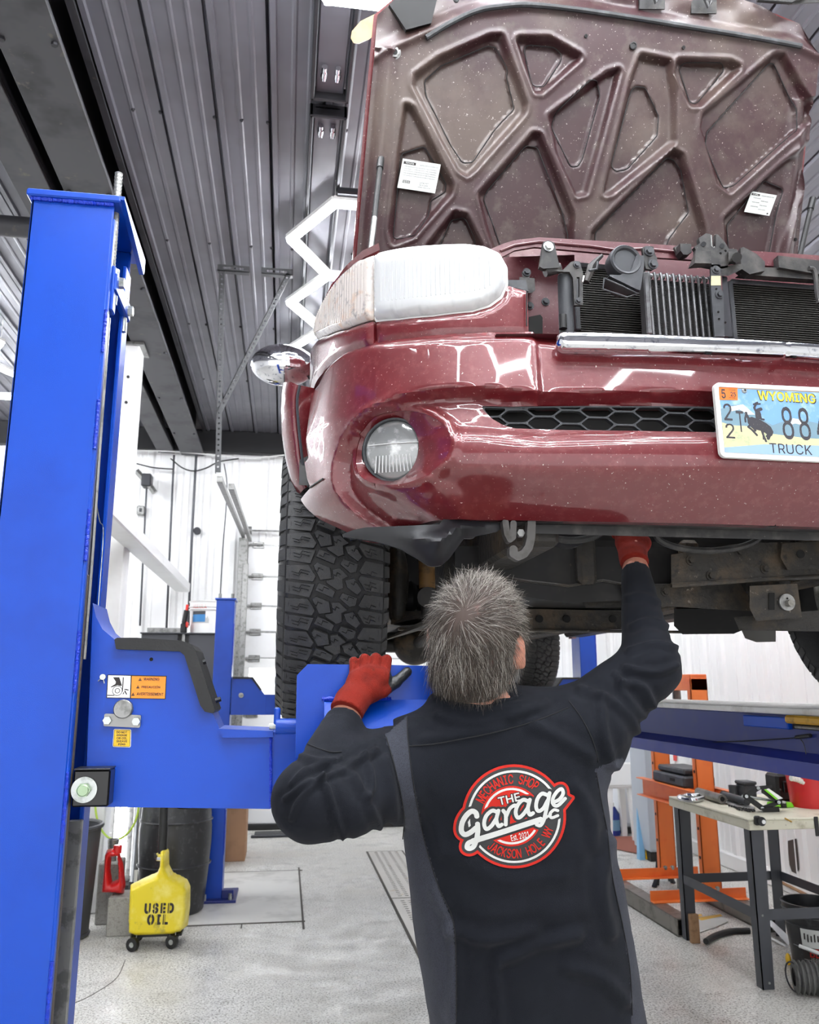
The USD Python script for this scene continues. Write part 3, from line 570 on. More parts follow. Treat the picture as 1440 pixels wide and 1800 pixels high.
def mesh2d(poly, h, fine=None):
    """triangulate a polygon with evenly spread inner points: (points, faces, boundary loops)"""
    P, loops = [], []; hb = fine or h
    for c in [poly.exterior] + list(poly.interiors):
        q = resamp(c.coords, hb); loops.append(np.arange(len(q)) + sum(map(len, P))); P.append(q)
    shapely.prepare(poly); x0, y0, x1, y1 = poly.bounds; g = np.stack(np.meshgrid(np.arange(x0, x1, h), np.arange(y0, y1, h * .9)), -1); g[1::2, :, 0] += h / 2; g = g.reshape(-1, 2)
    pb = poly.buffer(-h * .55); shapely.prepare(pb); ok = shapely.contains_xy(pb, g[:, 0], g[:, 1]); P.append(g[ok]); P = np.vstack(P)
    f = Delaunay(P).simplices; c = P[f].mean(1); f = f[shapely.contains_xy(poly, c[:, 0], c[:, 1])]
    a = P[f]; cr = (a[:, 1, 0] - a[:, 0, 0]) * (a[:, 2, 1] - a[:, 0, 1]) - (a[:, 1, 1] - a[:, 0, 1]) * (a[:, 2, 0] - a[:, 0, 0]); f[cr < 0] = f[cr < 0][:, ::-1]
    return P, f, loops
def patch(poly, dfun, h=.006, skirt=.02, fine=None, mapf=on, openedge=None):
    """a sheet over a (s, z) polygon at depth dfun, with its edges turned back by skirt"""
    ms = []
    for pg in polys(poly):
        P, f, loops = mesh2d(pg, h, fine); d = dfun(P) if callable(dfun) else np.full(len(P), dfun)
        v = mapf(P[:, 0], P[:, 1], d); n = len(v); vs, fs = [v], [f]; o = n
        for L in loops if skirt else []:
            b = mapf(P[L, 0], P[L, 1], d[L] - skirt); m = len(L); i = np.arange(m); j = (i + 1) % m
            keep = np.ones(m, bool) if openedge is None else ~(openedge(P[L]) & openedge(P[L[j]]))
            vs += [v[L], b]; fs += [np.c_[o + i, o + m + i, o + m + j][keep], np.c_[o + i, o + m + j, o + j][keep]]; o += 2 * m
        ms.append(TM(np.vstack(vs), np.vstack(fs)))
    return cat(ms)
def mirror(m): q = m.copy(); v = np.array(q.vertices); v[:, 0] = 2 * XC - v[:, 0]; return TM(v, q.faces[:, ::-1])
def both(m):
    q = cat([m, mirror(m)]); q = TM(q.vertices, q.faces); q.merge_vertices(digits_vertex=5); return q
def parts2(t, name, m, mat_, smooth=32):
    return part(t, name, m, mat_, smooth), part(t, name, mirror(m), mat_, smooth)
def sdist(poly, P): p = shapely.points(P); shapely.prepare(poly); shapely.prepare(poly.exterior); return np.where(shapely.contains(poly, p), 1, -1) * shapely.distance(poly.exterior, p)
def rnd(poly, r): return poly.buffer(-r).buffer(2 * r).buffer(-r)

truck = thing('truck', 'dark red pickup truck raised on the blue lift with its bonnet open', 'truck', (1.0, 3.8, 1.38))
# bumper cover
top = [(528, 675, 0), (540, 657, 0), (553, 640, -.01), (569, 622, -.015), (591, 607, -.02), (622, 596, -.02), (650, 589, -.02), (680, 585, -.02), (731, 580, -.02), (826, 574, -.02), (944, 573, -.02), (947, 578, -.02), (985, 583, -.02), (1430, 602, -.02)]
bot = [(1430, 925, -.075), (1000, 915, -.075), (826, 913, -.07), (778, 914, -.07), (720, 917, -.06), (680, 921, -.05), (636, 929, -.04), (613, 937, -.03), (591, 947, -.02), (576, 943, -.01), (558, 929), (540, 911), (532, 891), (528, 878), (546, 857), (540, 842), (534, 802), (529, 749), (525.5, 704)]
BP = SP(top + bot)
INSL = V([SZ(a, b) for a, b in [(1430, 699), (1000, 698), (948, 699), (842, 690), (766, 692), (707, 703), (668, 719), (628, 744), (603, 780), (592, 816), (591, 855), (602, 888), (640, 925), (680, 960)]])
INS = Polygon(np.vstack([INSL, [SZ(1430, 990)]])).buffer(0); INSLINE = LineString(spline(INSL, 6))
GR = rnd(SP([(846, 710), (900, 711), (1430, 716), (1430, 768), (1262, 763), (1000, 757), (905, 754), (884, 747), (864, 734), (850, 718)], -.02), .002)
fc = SZ(694, 785, -.012); fa, fb = SZ(606, 785, -.012), SZ(781, 785, -.012); fz0, fz1 = SZ(696, 718, -.012), SZ(696, 853, -.012)
FOG = affinity.rotate(affinity.scale(Point(fc).buffer(1, quad_segs=24), abs(fb[0] - fa[0]) / 2, abs(fz1[1] - fz0[1]) / 2), 8)
s947 = SZ(947, 640)[0]; ZTL = SZ(900, 688)[1]; zbot = SZ(1200, 920, -.075)[1]; ztop = SZ(800, 576, -.02)[1]
BPF = BP.union(affinity.scale(BP, -1, 1, origin=(0, 0)).buffer(1e-4))
def bumper_d(P):
    P = np.c_[np.maximum(P[:, 0], 2e-4), P[:, 1]]; p = shapely.points(P); ins = np.where(shapely.contains(INS, p), 1, -1) * shapely.distance(INSLINE, p)
    d = -.034 * sst(-.016, .004, ins) * np.exp(-np.clip(ins, 0, 1) ** 2 / .075 ** 2)
    d += .012 * sst(.06, .10, ins) * (1 - sst(.15, .2, ins))
    e = shapely.distance(BPF.exterior, p); up = P[:, 1] > (zbot + ztop) / 2
    d -= np.where(up, .020 * (1 - sst(0, .04, np.clip(e, 0, 1))) ** 2, 0)
    d -= np.where(~up, .085 * np.clip(1 - (P[:, 1] - zbot) / .125, 0, 1.2) ** 2, 0)
    d -= np.where(ins < .004, .19 * np.clip(P[:, 1] - ZTL, 0, .2), 0)
    d -= .007 * (1 - sst(s947 - .006, s947 + .002, P[:, 0])) * (ins < .05)
    ef = shapely.distance(FOG.exterior, p); d += .007 * np.exp(-((ef - .008) / .009) ** 2)
    return d
bump = patch(BP.difference(GR).difference(FOG), bumper_d, h=.007, skirt=.025, fine=.005, openedge=lambda P: P[:, 0] < .012)
bmp = part(truck, 'bumper', both(bump), 'paint', smooth=50)
gfl = patch(GR.buffer(.01), -.085, h=.02, skirt=.0); part(bmp, 'grille_backing', both(gfl), 'under_dark')
# honeycomb
gx0, gz0, gx1, gz1 = GR.bounds; hx = []
for c_ in range(int(gx1 / .056) + 3):
    for r_ in range(-1, 4):
        cx, cz = c_ * .056, gz0 + .006 + r_ * .0285 + (.01425 if c_ % 2 else 0)
        hx.append(Polygon([(cx - .0375, cz), (cx - .019, cz + .01425), (cx + .019, cz + .01425), (cx + .0375, cz), (cx + .019, cz - .01425), (cx - .019, cz - .01425)]).buffer(-.0019))
comb = GR.difference(unary_union(hx).intersection(GR.buffer(-.003)))
part(bmp, 'grille_mesh', both(patch(comb, -.036, h=.012, skirt=.012, fine=.006)), 'plastic_gray', label='black honeycomb lower grille')
# fog lamp in its funnel
ring = resamp(FOG.exterior.coords, .006); n = len(ring); lc = SZ(690, 790, -.045); LR = .067
ang = np.arctan2(ring[:, 1] - fc[1], ring[:, 0] - fc[0]); rows = []
for k in np.linspace(0, 1, 7):
    q = ring * (1 - k) + k * (lc + LR * np.c_[np.cos(ang), np.sin(ang)]); d0 = bumper_d(ring) - .002
    rows.append(on(q[:, 0], q[:, 1], d0 * (1 - k) + k * (-.05)))
rows = np.array(rows); rows = np.concatenate([rows, rows[:, :1]], 1)
fun = grid(rows)
parts2(bmp, 'fog_lamp_bezel', fun, 'paint', 50)
fo = on(lc[0], lc[1], -.052); x_, y_, nx_, ny_ = plan(lc[0]); ax = V([nx_ * .5, ny_, -.08]); ax /= np.linalg.norm(ax)
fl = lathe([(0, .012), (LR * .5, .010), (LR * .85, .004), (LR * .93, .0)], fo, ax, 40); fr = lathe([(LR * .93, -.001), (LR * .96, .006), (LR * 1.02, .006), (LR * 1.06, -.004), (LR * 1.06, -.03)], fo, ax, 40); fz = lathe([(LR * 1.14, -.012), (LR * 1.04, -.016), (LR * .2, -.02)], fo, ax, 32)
for mm in (0, 1):
    g = (lambda q: mirror(q)) if mm else (lambda q: q)
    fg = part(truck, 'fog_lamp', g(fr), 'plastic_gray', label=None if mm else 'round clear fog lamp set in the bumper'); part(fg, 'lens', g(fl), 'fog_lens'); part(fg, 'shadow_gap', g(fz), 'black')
    u, v, w = frame_of(ax); part(fg, 'flute', g(cat([cyl(fo + u * a - v * .048 * s + w * (.0105 - .000) , fo + u * a * .9 - v * .012 + w * .0115, .0016, n=6) for a in np.linspace(-.04, .04, 11) for s in (1,)] + [tube([fo + u * a + w * (.0135 - 1.8 * a * a) + v * .012 for a in np.linspace(-.055, .055, 12)], .0013, 6)])), 'lens')
# bumper corner seam and chrome strip
sm = [on(*SZ(a, b), .002) for a, b in ((546, 857), (556, 850), (569, 842))]; parts2(bmp, 'seam', tube(sm, .0022, 6), 'black')
CHR = rnd(SP([(979, 590), (988, 583), (1430, 603), (1430, 633), (990, 617), (981, 611), (978, 602)], .004), .004)
CHF = CHR.union(affinity.scale(CHR, -1, 1, origin=(0, 0)).buffer(1e-4))
def chd(P): P = np.c_[np.maximum(P[:, 0], 2e-4), P[:, 1]]; e = sdist(CHF, P); return .004 + .014 * np.sqrt(np.clip(1 - (1 - np.clip(e / .014, 0, 1)) ** 2, 0, 1))
part(bmp, 'chrome_trim', both(patch(CHR, chd, h=.005, skirt=.012, fine=.005, openedge=lambda P: P[:, 0] < .01)), 'chrome', smooth=60, label='dusty chrome trim strip along the bumper top')
zz = SZ(1200, 594, -.02)[1]; ts = np.linspace(0, .60, 24); a_ = on(ts, zz, -.022); b_ = a_.copy(); b_[:, 1] = 1.70; part(bmp, 'top_shelf', both(grid(np.stack([a_, b_]))), 'paint_inner')
zl = zbot + .002; a_ = on(np.linspace(0, 1.0, 30), zl, -.09); b_ = a_.copy(); b_[:, 1] = np.maximum(a_[:, 1] + .05, 1.62); part(bmp, 'lower_return', both(grid(np.stack([a_, b_]))), 'dusty_black')

# headlights, filler panel
HL = rnd(SP([(660, 449), (700, 440), (760, 434), (820, 432), (850, 436), (875, 447), (888, 470), (889, 500), (880, 520), (860, 535), (830, 545), (760, 553), (700, 559), (660, 562)], -.05), .008)
TS = SP([(657, 449), (657, 562), (610, 578), (575, 590), (560, 597), (558, 580), (566, 548), (585, 510), (610, 478), (635, 458)], -.05)
dome_ = lambda P0, b, w: (lambda P: -.05 + b * np.sqrt(np.clip(1 - (1 - np.clip(sdist(P0, P) / w, 0, 1)) ** 2, 0, 1)))
HI = HL.buffer(-.016)
for mm in (0, 1):
    g = (lambda q: mirror(q)) if mm else (lambda q: q)
    hl = part(truck, 'headlight', g(patch(HL, dome_(HL, .018, .03), h=.008, skirt=.05, fine=.005)), 'lens', smooth=60, label=None if mm else 'large cloudy headlight')
    b0 = HI.bounds; part(hl, 'flute', g(cat([tube([on(s, z, -.0312) for z in np.linspace(*HI.intersection(LineString([(s, b0[1] - 1), (s, b0[3] + 1)])).bounds[1::2], 8)[1:-1]], .0010, 5) for s in np.arange(b0[0] + .02, b0[2] - .012, .011)])), 'lens', kind='stuff')
    part(hl, 'rim', g(patch(HL.buffer(.006).difference(HL.buffer(-.0005)), -.053, h=.01, skirt=.04, fine=.006)), 'white_plastic')
    ti = part(truck, 'turn_signal', g(patch(TS, dome_(TS, .014, .02), h=.007, skirt=.04, fine=.005)), 'lens_ribbed', smooth=60)
    b0 = TS.bounds; TI = TS.buffer(-.014); rb = []
    for s in np.arange(b0[0] + .015, b0[2], .012):
        c = TI.intersection(LineString([(s, b0[1]), (s, b0[3])]))
        if not c.is_empty and c.length > .02: z0, z1 = c.bounds[1], c.bounds[3]; rb.append(tube([on(s, z, -.036) for z in np.linspace(z0, z1, 6)], .0016, 5))
    part(ti, 'flute', g(cat(rb)), 'lens_ribbed', kind='stuff')
FP_ = SP([(659, 565), (700, 561), (760, 555), (830, 547), (862, 538), (884, 522), (893, 500), (908, 505), (928, 510), (930, 588), (826, 590), (731, 597), (660, 607)], -.045)
parts2(truck, 'filler_panel', patch(FP_, lambda P: -.05 + .006 * sst(0, .012, sdist(FP_, P)), h=.01, skirt=.03, fine=.006), 'paint')
parts2(truck, 'filler_seam', tube([on(*SZ(a, b, -.042), -.042) for a, b in ((926, 512), (926, 573))], .0014, 6), 'black')
# fender: corner skin round the lamp, arch strip and side
FE = SP([(500, 668), (508, 640), (522, 622), (541, 609), (557, 600), (575, 592), (612, 580), (657, 565), (657, 608), (628, 616), (600, 628), (580, 642), (566, 658), (554, 676), (534, 692)], -.045)
parts2(truck, 'fender_corner', patch(FE, lambda P: -.045 + .008 * sst(0, .015, sdist(FE, P)), h=.008, skirt=.04, fine=.006), 'paint')
cr = [aY(a, b, y) for a, b, y in ((566, 545, 1.98), (585, 506, 1.93), (612, 472, 1.88), (640, 447, 1.80), (668, 434, 1.74))]
cr2 = [p + V([.0, .0, -.008]) for p in cr]; bk = [p + V([.03, .16, .01]) for p in cr]
parts2(truck, 'fender_crest', grid(np.array([cr2, [p + V([-.004, -.01, .004]) for p in cr], [p + V([0, .03, .012]) for p in cr], bk])), 'paint', 80)
fo_ = [aY(a, b, 2.02) for a, b in ((499, 672), (497, 690), (496, 720), (498, 760), (504, 798), (512, 835), (519, 858), (525, 871))]; fi_ = [aY(a, b, 1.985) for a, b in ((522, 676), (519, 700), (520, 725), (523, 755), (528, 802), (533, 838), (538, 852), (540, 856))]
rr = [[p + V([.045, .02, 0]) for p in fi_], fi_, [(p * .55 + q * .45) + V([0, -.012, 0]) for p, q in zip(fi_, fo_)], fo_, [p + V([-.004, .03, 0]) for p in fo_], [p + V([.0, .09, -.004]) for p in fo_], [p + V([.05, .10, 0]) for p in fo_]]
parts2(truck, 'arch_flare', grid(np.array(rr), flip=True), 'paint', 80)
parts2(truck, 'seam_strip', tube(spline([aY(a, b, 1.975) for a, b in ((527, 678), (522.5, 704), (525, 749), (531, 802), (537, 842), (543, 855))], 4), .004, 6), 'plastic_gray')

# wheels
def tire(x0, yc, zc, R=.39, W=.275, face=-1, nm='tire', det=True):
    c = V([x0 + W / 2, yc, zc]); Rt = R - .012
    prof = [(.215, -W * .36), (.24, -W * .43), (.30, -W * .5), (.345, -W * .485), (Rt - .012, -W * .445), (Rt, -W * .40), (Rt + .003, 0), (Rt, W * .40), (Rt - .012, W * .445), (.345, W * .485), (.30, W * .5), (.24, W * .43), (.215, W * .36)]
    w = part(truck, nm, lathe(prof, c, (1, 0, 0), 72), 'rubber', smooth=50)  # darker than the tread blocks: the groove shade is put into the colour
    NP = 30; pitch = 2 * np.pi / NP; bl = []
    pat = [[(190, 425), (420, 425), (500, 540), (470, 592), (190, 562)], [(190, 585), (490, 612), (440, 745), (190, 708)], [(502, 400), (640, 450), (660, 558), (540, 575), (465, 432)], [(522, 600), (600, 622), (700, 682), (680, 745), (490, 672)],
           [(662, 462), (740, 450), (832, 530), (770, 560), (780, 650), (720, 672), (605, 602), (600, 578), (682, 562)], [(792, 570), (890, 547), (972, 668), (930, 715), (820, 642)], [(770, 692), (930, 742), (912, 818), (850, 832), (740, 742)],
           [(1000, 375), (1205, 400), (1205, 545), (960, 505), (940, 482)], [(950, 522), (1205, 572), (1205, 700), (1010, 672), (930, 560)]]
    lug = [[(100, 400), (170, 400), (170, 470), (130, 480), (100, 480)], [(110, 500), (170, 495), (170, 560), (110, 560)], [(95, 590), (150, 590), (150, 640), (170, 650), (170, 700), (95, 700)]]
    def blk(pg, h, sipe=False):
        p = V(pg, float); vv = (p[:, 0] - 697) / 1015 * W * .86; aa = (p[:, 1] - 400) / 330 * pitch; o = []
        ctr = V([vv.mean(), aa.mean()])
        for rad, sh in ((Rt - .012, 1.0), (R - .002, .985), (R, .95)):
            q = ctr + (np.c_[vv, aa] - ctr) * sh; ed = np.abs(q[:, 0]) > W * .36; rr_ = rad - np.where(np.abs(q[:, 0]) > W * .38, .009, 0) - .004 * (q[:, 0] / (W * .4)) ** 2
            o.append(np.c_[q[:, 0], -rr_ * np.cos(q[:, 1]), -rr_ * np.sin(q[:, 1])])
        n_ = len(p); vs = np.vstack(o); fs = []
        i = np.arange(n_); j = (i + 1) % n_
        for k in (0, 1): fs += [np.c_[k * n_ + i, k * n_ + j, (k + 1) * n_ + j], np.c_[k * n_ + i, (k + 1) * n_ + j, (k + 1) * n_ + i]]
        _, tf = trimesh.creation.triangulate_polygon(Polygon(p), engine='earcut'); tv, tf = trimesh.creation.triangulate_polygon(Polygon(p), engine='earcut')
        idx = V([int(np.argmin(((p - q) ** 2).sum(1))) for q in tv]); fs.append(idx[tf] + 2 * n_)
        return vs, np.vstack(fs)
    vs, fs, o = [], [], 0
    base = [blk(p_, R) for p_ in pat]
    for k in range(NP):
        a = k * pitch; ca, sa = math.cos(a), math.sin(a)
        for v_, f_ in base: q = v_.copy(); q[:, 1], q[:, 2] = v_[:, 1] * ca - v_[:, 2] * sa, v_[:, 1] * sa + v_[:, 2] * ca; vs.append(q); fs.append(f_ + o); o += len(q)
    tr = TM(np.vstack(vs) + c, np.vstack(fs)); part(w, 'tread', tr, 'tire', smooth=False)
    if det:
        sp = []
        for k in range(NP):
            for v0, v1, a0 in ((-.105, -.062, .28), (-.102, -.065, .36), (-.102, -.06, .72), (-.1, -.063, .82), (.075, .1, .3), (.07, .098, .62), (.075, .1, .74), (-.052, -.03, .22), (-.04, -.015, .78), (.038, .055, .6), (.02, .045, .05), (-.005, .012, .35)):
                a = (k + a0) * pitch; pts = []
                for f_, da in ((0, 0), (.4, .012), (.5, -.012), (1, .0)): vv = v0 + (v1 - v0) * f_; rr_ = R + .0004 - .004 * (vv / (W * .4)) ** 2 * (1 if abs(vv) < .1 else 1.0); pts.append(c + V([vv, -rr_ * math.cos(a + da), -rr_ * math.sin(a + da)]))
                sp.append(tube(pts, .0011, 4))
        part(w, 'sipe', sp, 'black', kind='stuff')
    lg = []
    for k in range(NP * 2):
        a = k * pitch / 2; dd = .006 if k % 2 else .004
        for sgn in (-1, 1):
            P8 = [(x_, -r_ * math.cos(a + da), -r_ * math.sin(a + da)) for x_, r_ in ((sgn * W * .44, R - .022), (sgn * (W * .475 + dd), R - .034 - (k % 2) * .004), (sgn * (W * .49 + dd * .6), R - .062 - (k % 3) * .005), (sgn * W * .46, R - .06)) for da in (0.01, pitch / 2 - .02)]
            lg.append(hull(V(P8) + c))
    part(w, 'side_lug', lg, 'tire', smooth=False, kind='stuff')
    rim = lathe([(.218, -W * .36), (.205, -W * .33), (.195, -W * .1), (.195, W * .2), (.205, W * .33), (.218, W * .36)], c, (1, 0, 0), 48)
    rm = part(w, 'rim', rim, 'alloy', smooth=50)
    part(rm, 'hub_disc', lathe([(.0, face * .03), (.06, face * .035), (.075, face * .02), (.19, face * .045), (.196, face * .02)], c, (1, 0, 0), 40), 'alloy')
    part(w, 'brake_disc', lathe([(.15, -face * .03), (.16, -face * .035), (.16, -face * .05), (.05, -face * .055), (.05, -face * .09), (0, -face * .09)], c, (1, 0, 0), 40), 'rust')
    return c
WZ = 1.352 + .389
tire(-.024, 2.35, WZ, face=-1, nm='tire'); WR = tire(1.745, 2.35, 1.382 + .39, face=1, nm='tire', det=False)
tire(1.70, 6.15, 1.382 + .39, face=1, nm='tire'); tire(.02, 6.15, WZ, face=-1, nm='tire', det=False)

# bonnet, propped open: a stamped inner panel with pockets over the outer skin
HO = V([1.0, 2.76, H + 1.05]); TH = math.radians(67); HLd = V([0, -math.cos(TH), math.sin(TH)]); HN = V([0, -math.sin(TH), -math.cos(TH)])
def HP(px_, py_):
    r = ray(px_, py_); t_ = ((HO - CE) @ HN) / (r @ HN); q = CE + r * t_ - HO; return V([q[0], q @ HLd])
def HM(u, l, d): u = np.asarray(u, float); return HO + u[:, None] * V([1., 0, 0]) + np.asarray(l)[:, None] * HLd + np.asarray(d)[:, None] * HN
def hp(*pts): return Polygon([HP(600 + x / 1.7143, y / 1.7143) for x, y in pts]).buffer(0)
pock = [hp((215, 235), (290, 180), (440, 115), (480, 112), (555, 320), (550, 350), (400, 520), (375, 540), (345, 520), (300, 440), (210, 265)), hp((515, 120), (620, 120), (725, 180), (600, 290), (575, 290), (545, 210)),
    hp((615, 355), (790, 225), (838, 210), (735, 590), (700, 600), (640, 470)), hp((890, 170), (985, 190), (1000, 300), (1000, 435), (810, 590), (775, 600), (860, 250)), hp((1000, 185), (1160, 190), (1200, 210), (1070, 330), (1040, 330), (990, 230)),
    hp((1290, 170), (1320, 170), (1420, 340), (1400, 375), (1160, 590), (1120, 560), (1070, 390), (1075, 350)), hp((185, 315), (215, 330), (335, 560), (330, 590), (215, 720), (150, 745), (138, 700), (165, 470)), hp((335, 640), (375, 650), (420, 740), (420, 800), (230, 800), (255, 740)),
    hp((405, 590), (570, 405), (595, 410), (695, 650), (690, 800), (470, 800), (430, 690)), hp((990, 455), (1020, 470), (1085, 690), (1090, 800), (735, 800), (745, 700)), hp((1300, 510), (1405, 425), (1425, 440), (1310, 800), (1150, 800), (1140, 660))]
skin = [hp((250, 245), (300, 200), (440, 140), (465, 145), (500, 210), (497, 235), (520, 330), (480, 370), (455, 400), (395, 490), (365, 492), (330, 440), (255, 290)), hp((548, 145), (565, 137), (640, 145), (663, 165), (660, 185), (610, 262), (580, 262), (570, 245)),
    hp((645, 340), (740, 250), (770, 250), (778, 290), (725, 480), (710, 503), (690, 503), (632, 385)), hp((872, 275), (885, 262), (915, 265), (955, 350), (950, 410), (860, 510), (825, 518), (812, 500)), hp((1015, 205), (1030, 193), (1140, 195), (1155, 210), (1070, 312), (1050, 312)),
    hp((1285, 195), (1300, 190), (1365, 330), (1365, 395), (1180, 560), (1150, 568), (1095, 440), (1100, 400)), hp((180, 465), (250, 442), (315, 555), (312, 580), (270, 605), (262, 650), (220, 712), (155, 722)), hp((330, 665), (370, 657), (400, 720), (410, 800), (270, 800)),
    hp((428, 600), (440, 575), (555, 440), (590, 445), (665, 640), (682, 710), (670, 800), (500, 800)), hp((975, 478), (1000, 482), (1022, 515), (1045, 640), (985, 720), (960, 800), (760, 800), (765, 700)), hp((1270, 545), (1330, 570), (1310, 640), (1280, 800), (1170, 800), (1160, 680))]
pock = [rnd(q, .012) for q in pock]; skin = [rnd(q, .012) for q in skin]
LH = 1.4
hw = lambda l: .815 - .045 * np.clip(l / 1.215, 0, 1)
edgeL = [HP(600 + x / 1.7143, y / 1.7143) for x, y in ((35, 780), (60, 500), (85, 250), (105, 60), (128, 40), (150, 15))]
cL = HP(664, 26); HB = Polygon([(-hw(0), 0), (-hw(.6), .6), tuple(cL), (cL[0] + .10, cL[1] + .09), (-.4, 1.40), (0, 1.44), (.4, 1.41), (.72, 1.34), (.80, 1.22), (hw(.6) + .035, .6), (hw(0) + .035, 0)])
LIP = LineString([HP(600 + x / 1.7143, y / 1.7143) for x, y in ((60, 200), (120, 170), (250, 110), (400, 48), (560, 28), (700, 42), (1000, 88), (1360, 150), (1440, 190), (1560, 260))])
def hood_d(P):
    p = shapely.points(P); d = np.full(len(P), .030)
    for q, w in ((pock, .026),):
        for a in q:
            shapely.prepare(a); bb = a.bounds; k = (P[:, 0] > bb[0] - .03) & (P[:, 0] < bb[2] + .03) & (P[:, 1] > bb[1] - .03) & (P[:, 1] < bb[3] + .03); pk = p[k]
            e = np.where(shapely.contains(a, pk), 1, -1) * shapely.distance(a.exterior, pk)
            d[k] -= w * sst(-.002, .016, e); d[k] += .0045 * np.exp(-((e + .007) / .006) ** 2)
    for a in skin:
        shapely.prepare(a); bb = a.bounds; k = (P[:, 0] > bb[0] - .01) & (P[:, 0] < bb[2] + .01) & (P[:, 1] > bb[1] - .01) & (P[:, 1] < bb[3] + .01); pk = p[k]
        e = np.where(shapely.contains(a, pk), 1, -1) * shapely.distance(a.exterior, pk); d[k] -= .012 * sst(-.001, .004, e)
    lip = LIP
    e = shapely.distance(lip, p); d += .012 * np.exp(-(e / .012) ** 2)
    above = P[:, 1] > np.interp(P[:, 0], V(lip.coords)[:, 0], V(lip.coords)[:, 1]); d -= np.where(above, .022 * sst(.01, .05, e), 0)
    d += np.where(above, .012 * np.sin(P[:, 0] * 26) * np.exp(-((e - .09) / .04) ** 2), 0)
    eb = shapely.distance(HB.exterior, p); side = P[:, 1] < 1.1; d -= .014 * (1 - sst(.012, .03, eb)) * side; d += .012 * np.exp(-((eb - .05) / .018) ** 2) * side
    return d + .002 * (meshkit.noise(np.c_[P * 9, np.zeros(len(P))], 3) - .5)
bon = part(truck, 'bonnet', patch(HB, hood_d, h=.0075, skirt=.02, fine=.0075, mapf=HM), 'hood_inner', smooth=60, label='open bonnet seen from its dusty ribbed underside')
op, of, ol = mesh2d(HB.buffer(.012), .06, .03); cv = lambda P, o: HM(P[:, 0], P[:, 1], -.02 - o - .03 * (1 - (P[:, 0] / .8) ** 2) * (1 - (P[:, 1] / 1.3) ** 2)); n = len(op)
sk = [TM(np.vstack([cv(op, 0), cv(op, .012)]), np.vstack([of, of[:, ::-1] + n] + [np.vstack([np.c_[L, np.roll(L, -1), np.roll(L, -1) + n], np.c_[L, np.roll(L, -1) + n, L + n]]) for L in ol]))]
part(bon, 'outer_skin', sk, 'paint', smooth=40)
for a in skin:  # thin dark tubes drawn along each cut edge as its shadow line
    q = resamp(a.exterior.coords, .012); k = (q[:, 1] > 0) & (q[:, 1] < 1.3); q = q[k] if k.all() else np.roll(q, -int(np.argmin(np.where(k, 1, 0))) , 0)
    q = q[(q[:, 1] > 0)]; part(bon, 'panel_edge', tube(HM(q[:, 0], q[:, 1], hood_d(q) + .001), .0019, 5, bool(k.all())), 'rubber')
def hq(x, y, d): u = HP(600 + x / 1.7143, y / 1.7143); return HM(V([u[0]]), V([u[1]]), V([d]))[0]
def hcurve(pts, d): return spline([hq(x, y, d) for x, y in pts], 8)
part(bon, 'rubber_seal', tube(hcurve(((250, 128), (320, 85), (400, 48), (480, 34), (560, 30), (700, 44), (850, 66), (1000, 90), (1200, 122), (1365, 152)), .042), .009, 8), 'seal')
def hflat(poly, d0, d1): return prism(poly, HO, (1, 0, 0), HLd, HN, d0, d1)
part(bon, 'corner_trim', hflat(hp((140, 30), (170, 0), (290, -20), (265, 85), (190, 105)), .02, .045), 'black', label='black plastic trim at the bonnet corner')
part(bon, 'deflector', hflat(hp((30, 105), (34, 85), (60, 55), (100, 35), (125, 30), (120, 85), (85, 110), (55, 123), (38, 120)).buffer(-.004).buffer(.004), -.03, -.024), 'amber', label='tan rounded tab at the bonnet edge')
for x, y, r in ((157, 169, .017),): part(bon, 'nut', cat([cyl(hq(x, y, .025), hq(x, y, .04), r, n=6), cyl(hq(x, y, .03), hq(x, y, .034), r * 1.25, n=24)]), 'galv'); part(bon, 'nut_hole', cyl(hq(x, y, .04), hq(x, y, .0405), r * .55, n=16), 'hole')
for x, y, r in ((868, 149, .0125), (340, 12, .01)): part(bon, 'rubber_stop', lathe([(r, 0), (r, .004), (r * .7, .005), (r * .6, .003), (0, .003)], hq(x, y, .034), HN, 20), 'rubber')
part(bon, 'hole', [cyl(hq(x, y, .0305 + dd), hq(x, y, .034 + dd), .006, n=12) for x, y, dd in ((728, 119, 0), (1019, 153, 0), (1354, 725, 0), (94, 620, .0))], 'hole', kind='stuff')
for x, y in ((930, 12), (1085, 25)): part(bon, 'bump_stop', cat([hull([hq(x + a, y + b, .0 + c_) for a in (-38, 38) for b in (-32, 22) for c_ in (.012, .02)]), tube([hq(x - 8, y - 20, .04), hq(x, y + 14, .05), hq(x + 12, y - 4, .04)], .006, 8)]), 'dusty_black')
part(bon, 'hinge_bracket', cat([tube([hq(1240, 10, .03), hq(1330, 24, .05), hq(1400, -10, .05)], .008, 8), hull([hq(x, y, d) for x, y in ((1330, 26), (1420, 20), (1440, -20), (1350, -20)) for d in (.03, .04)])]), 'dusty_black')
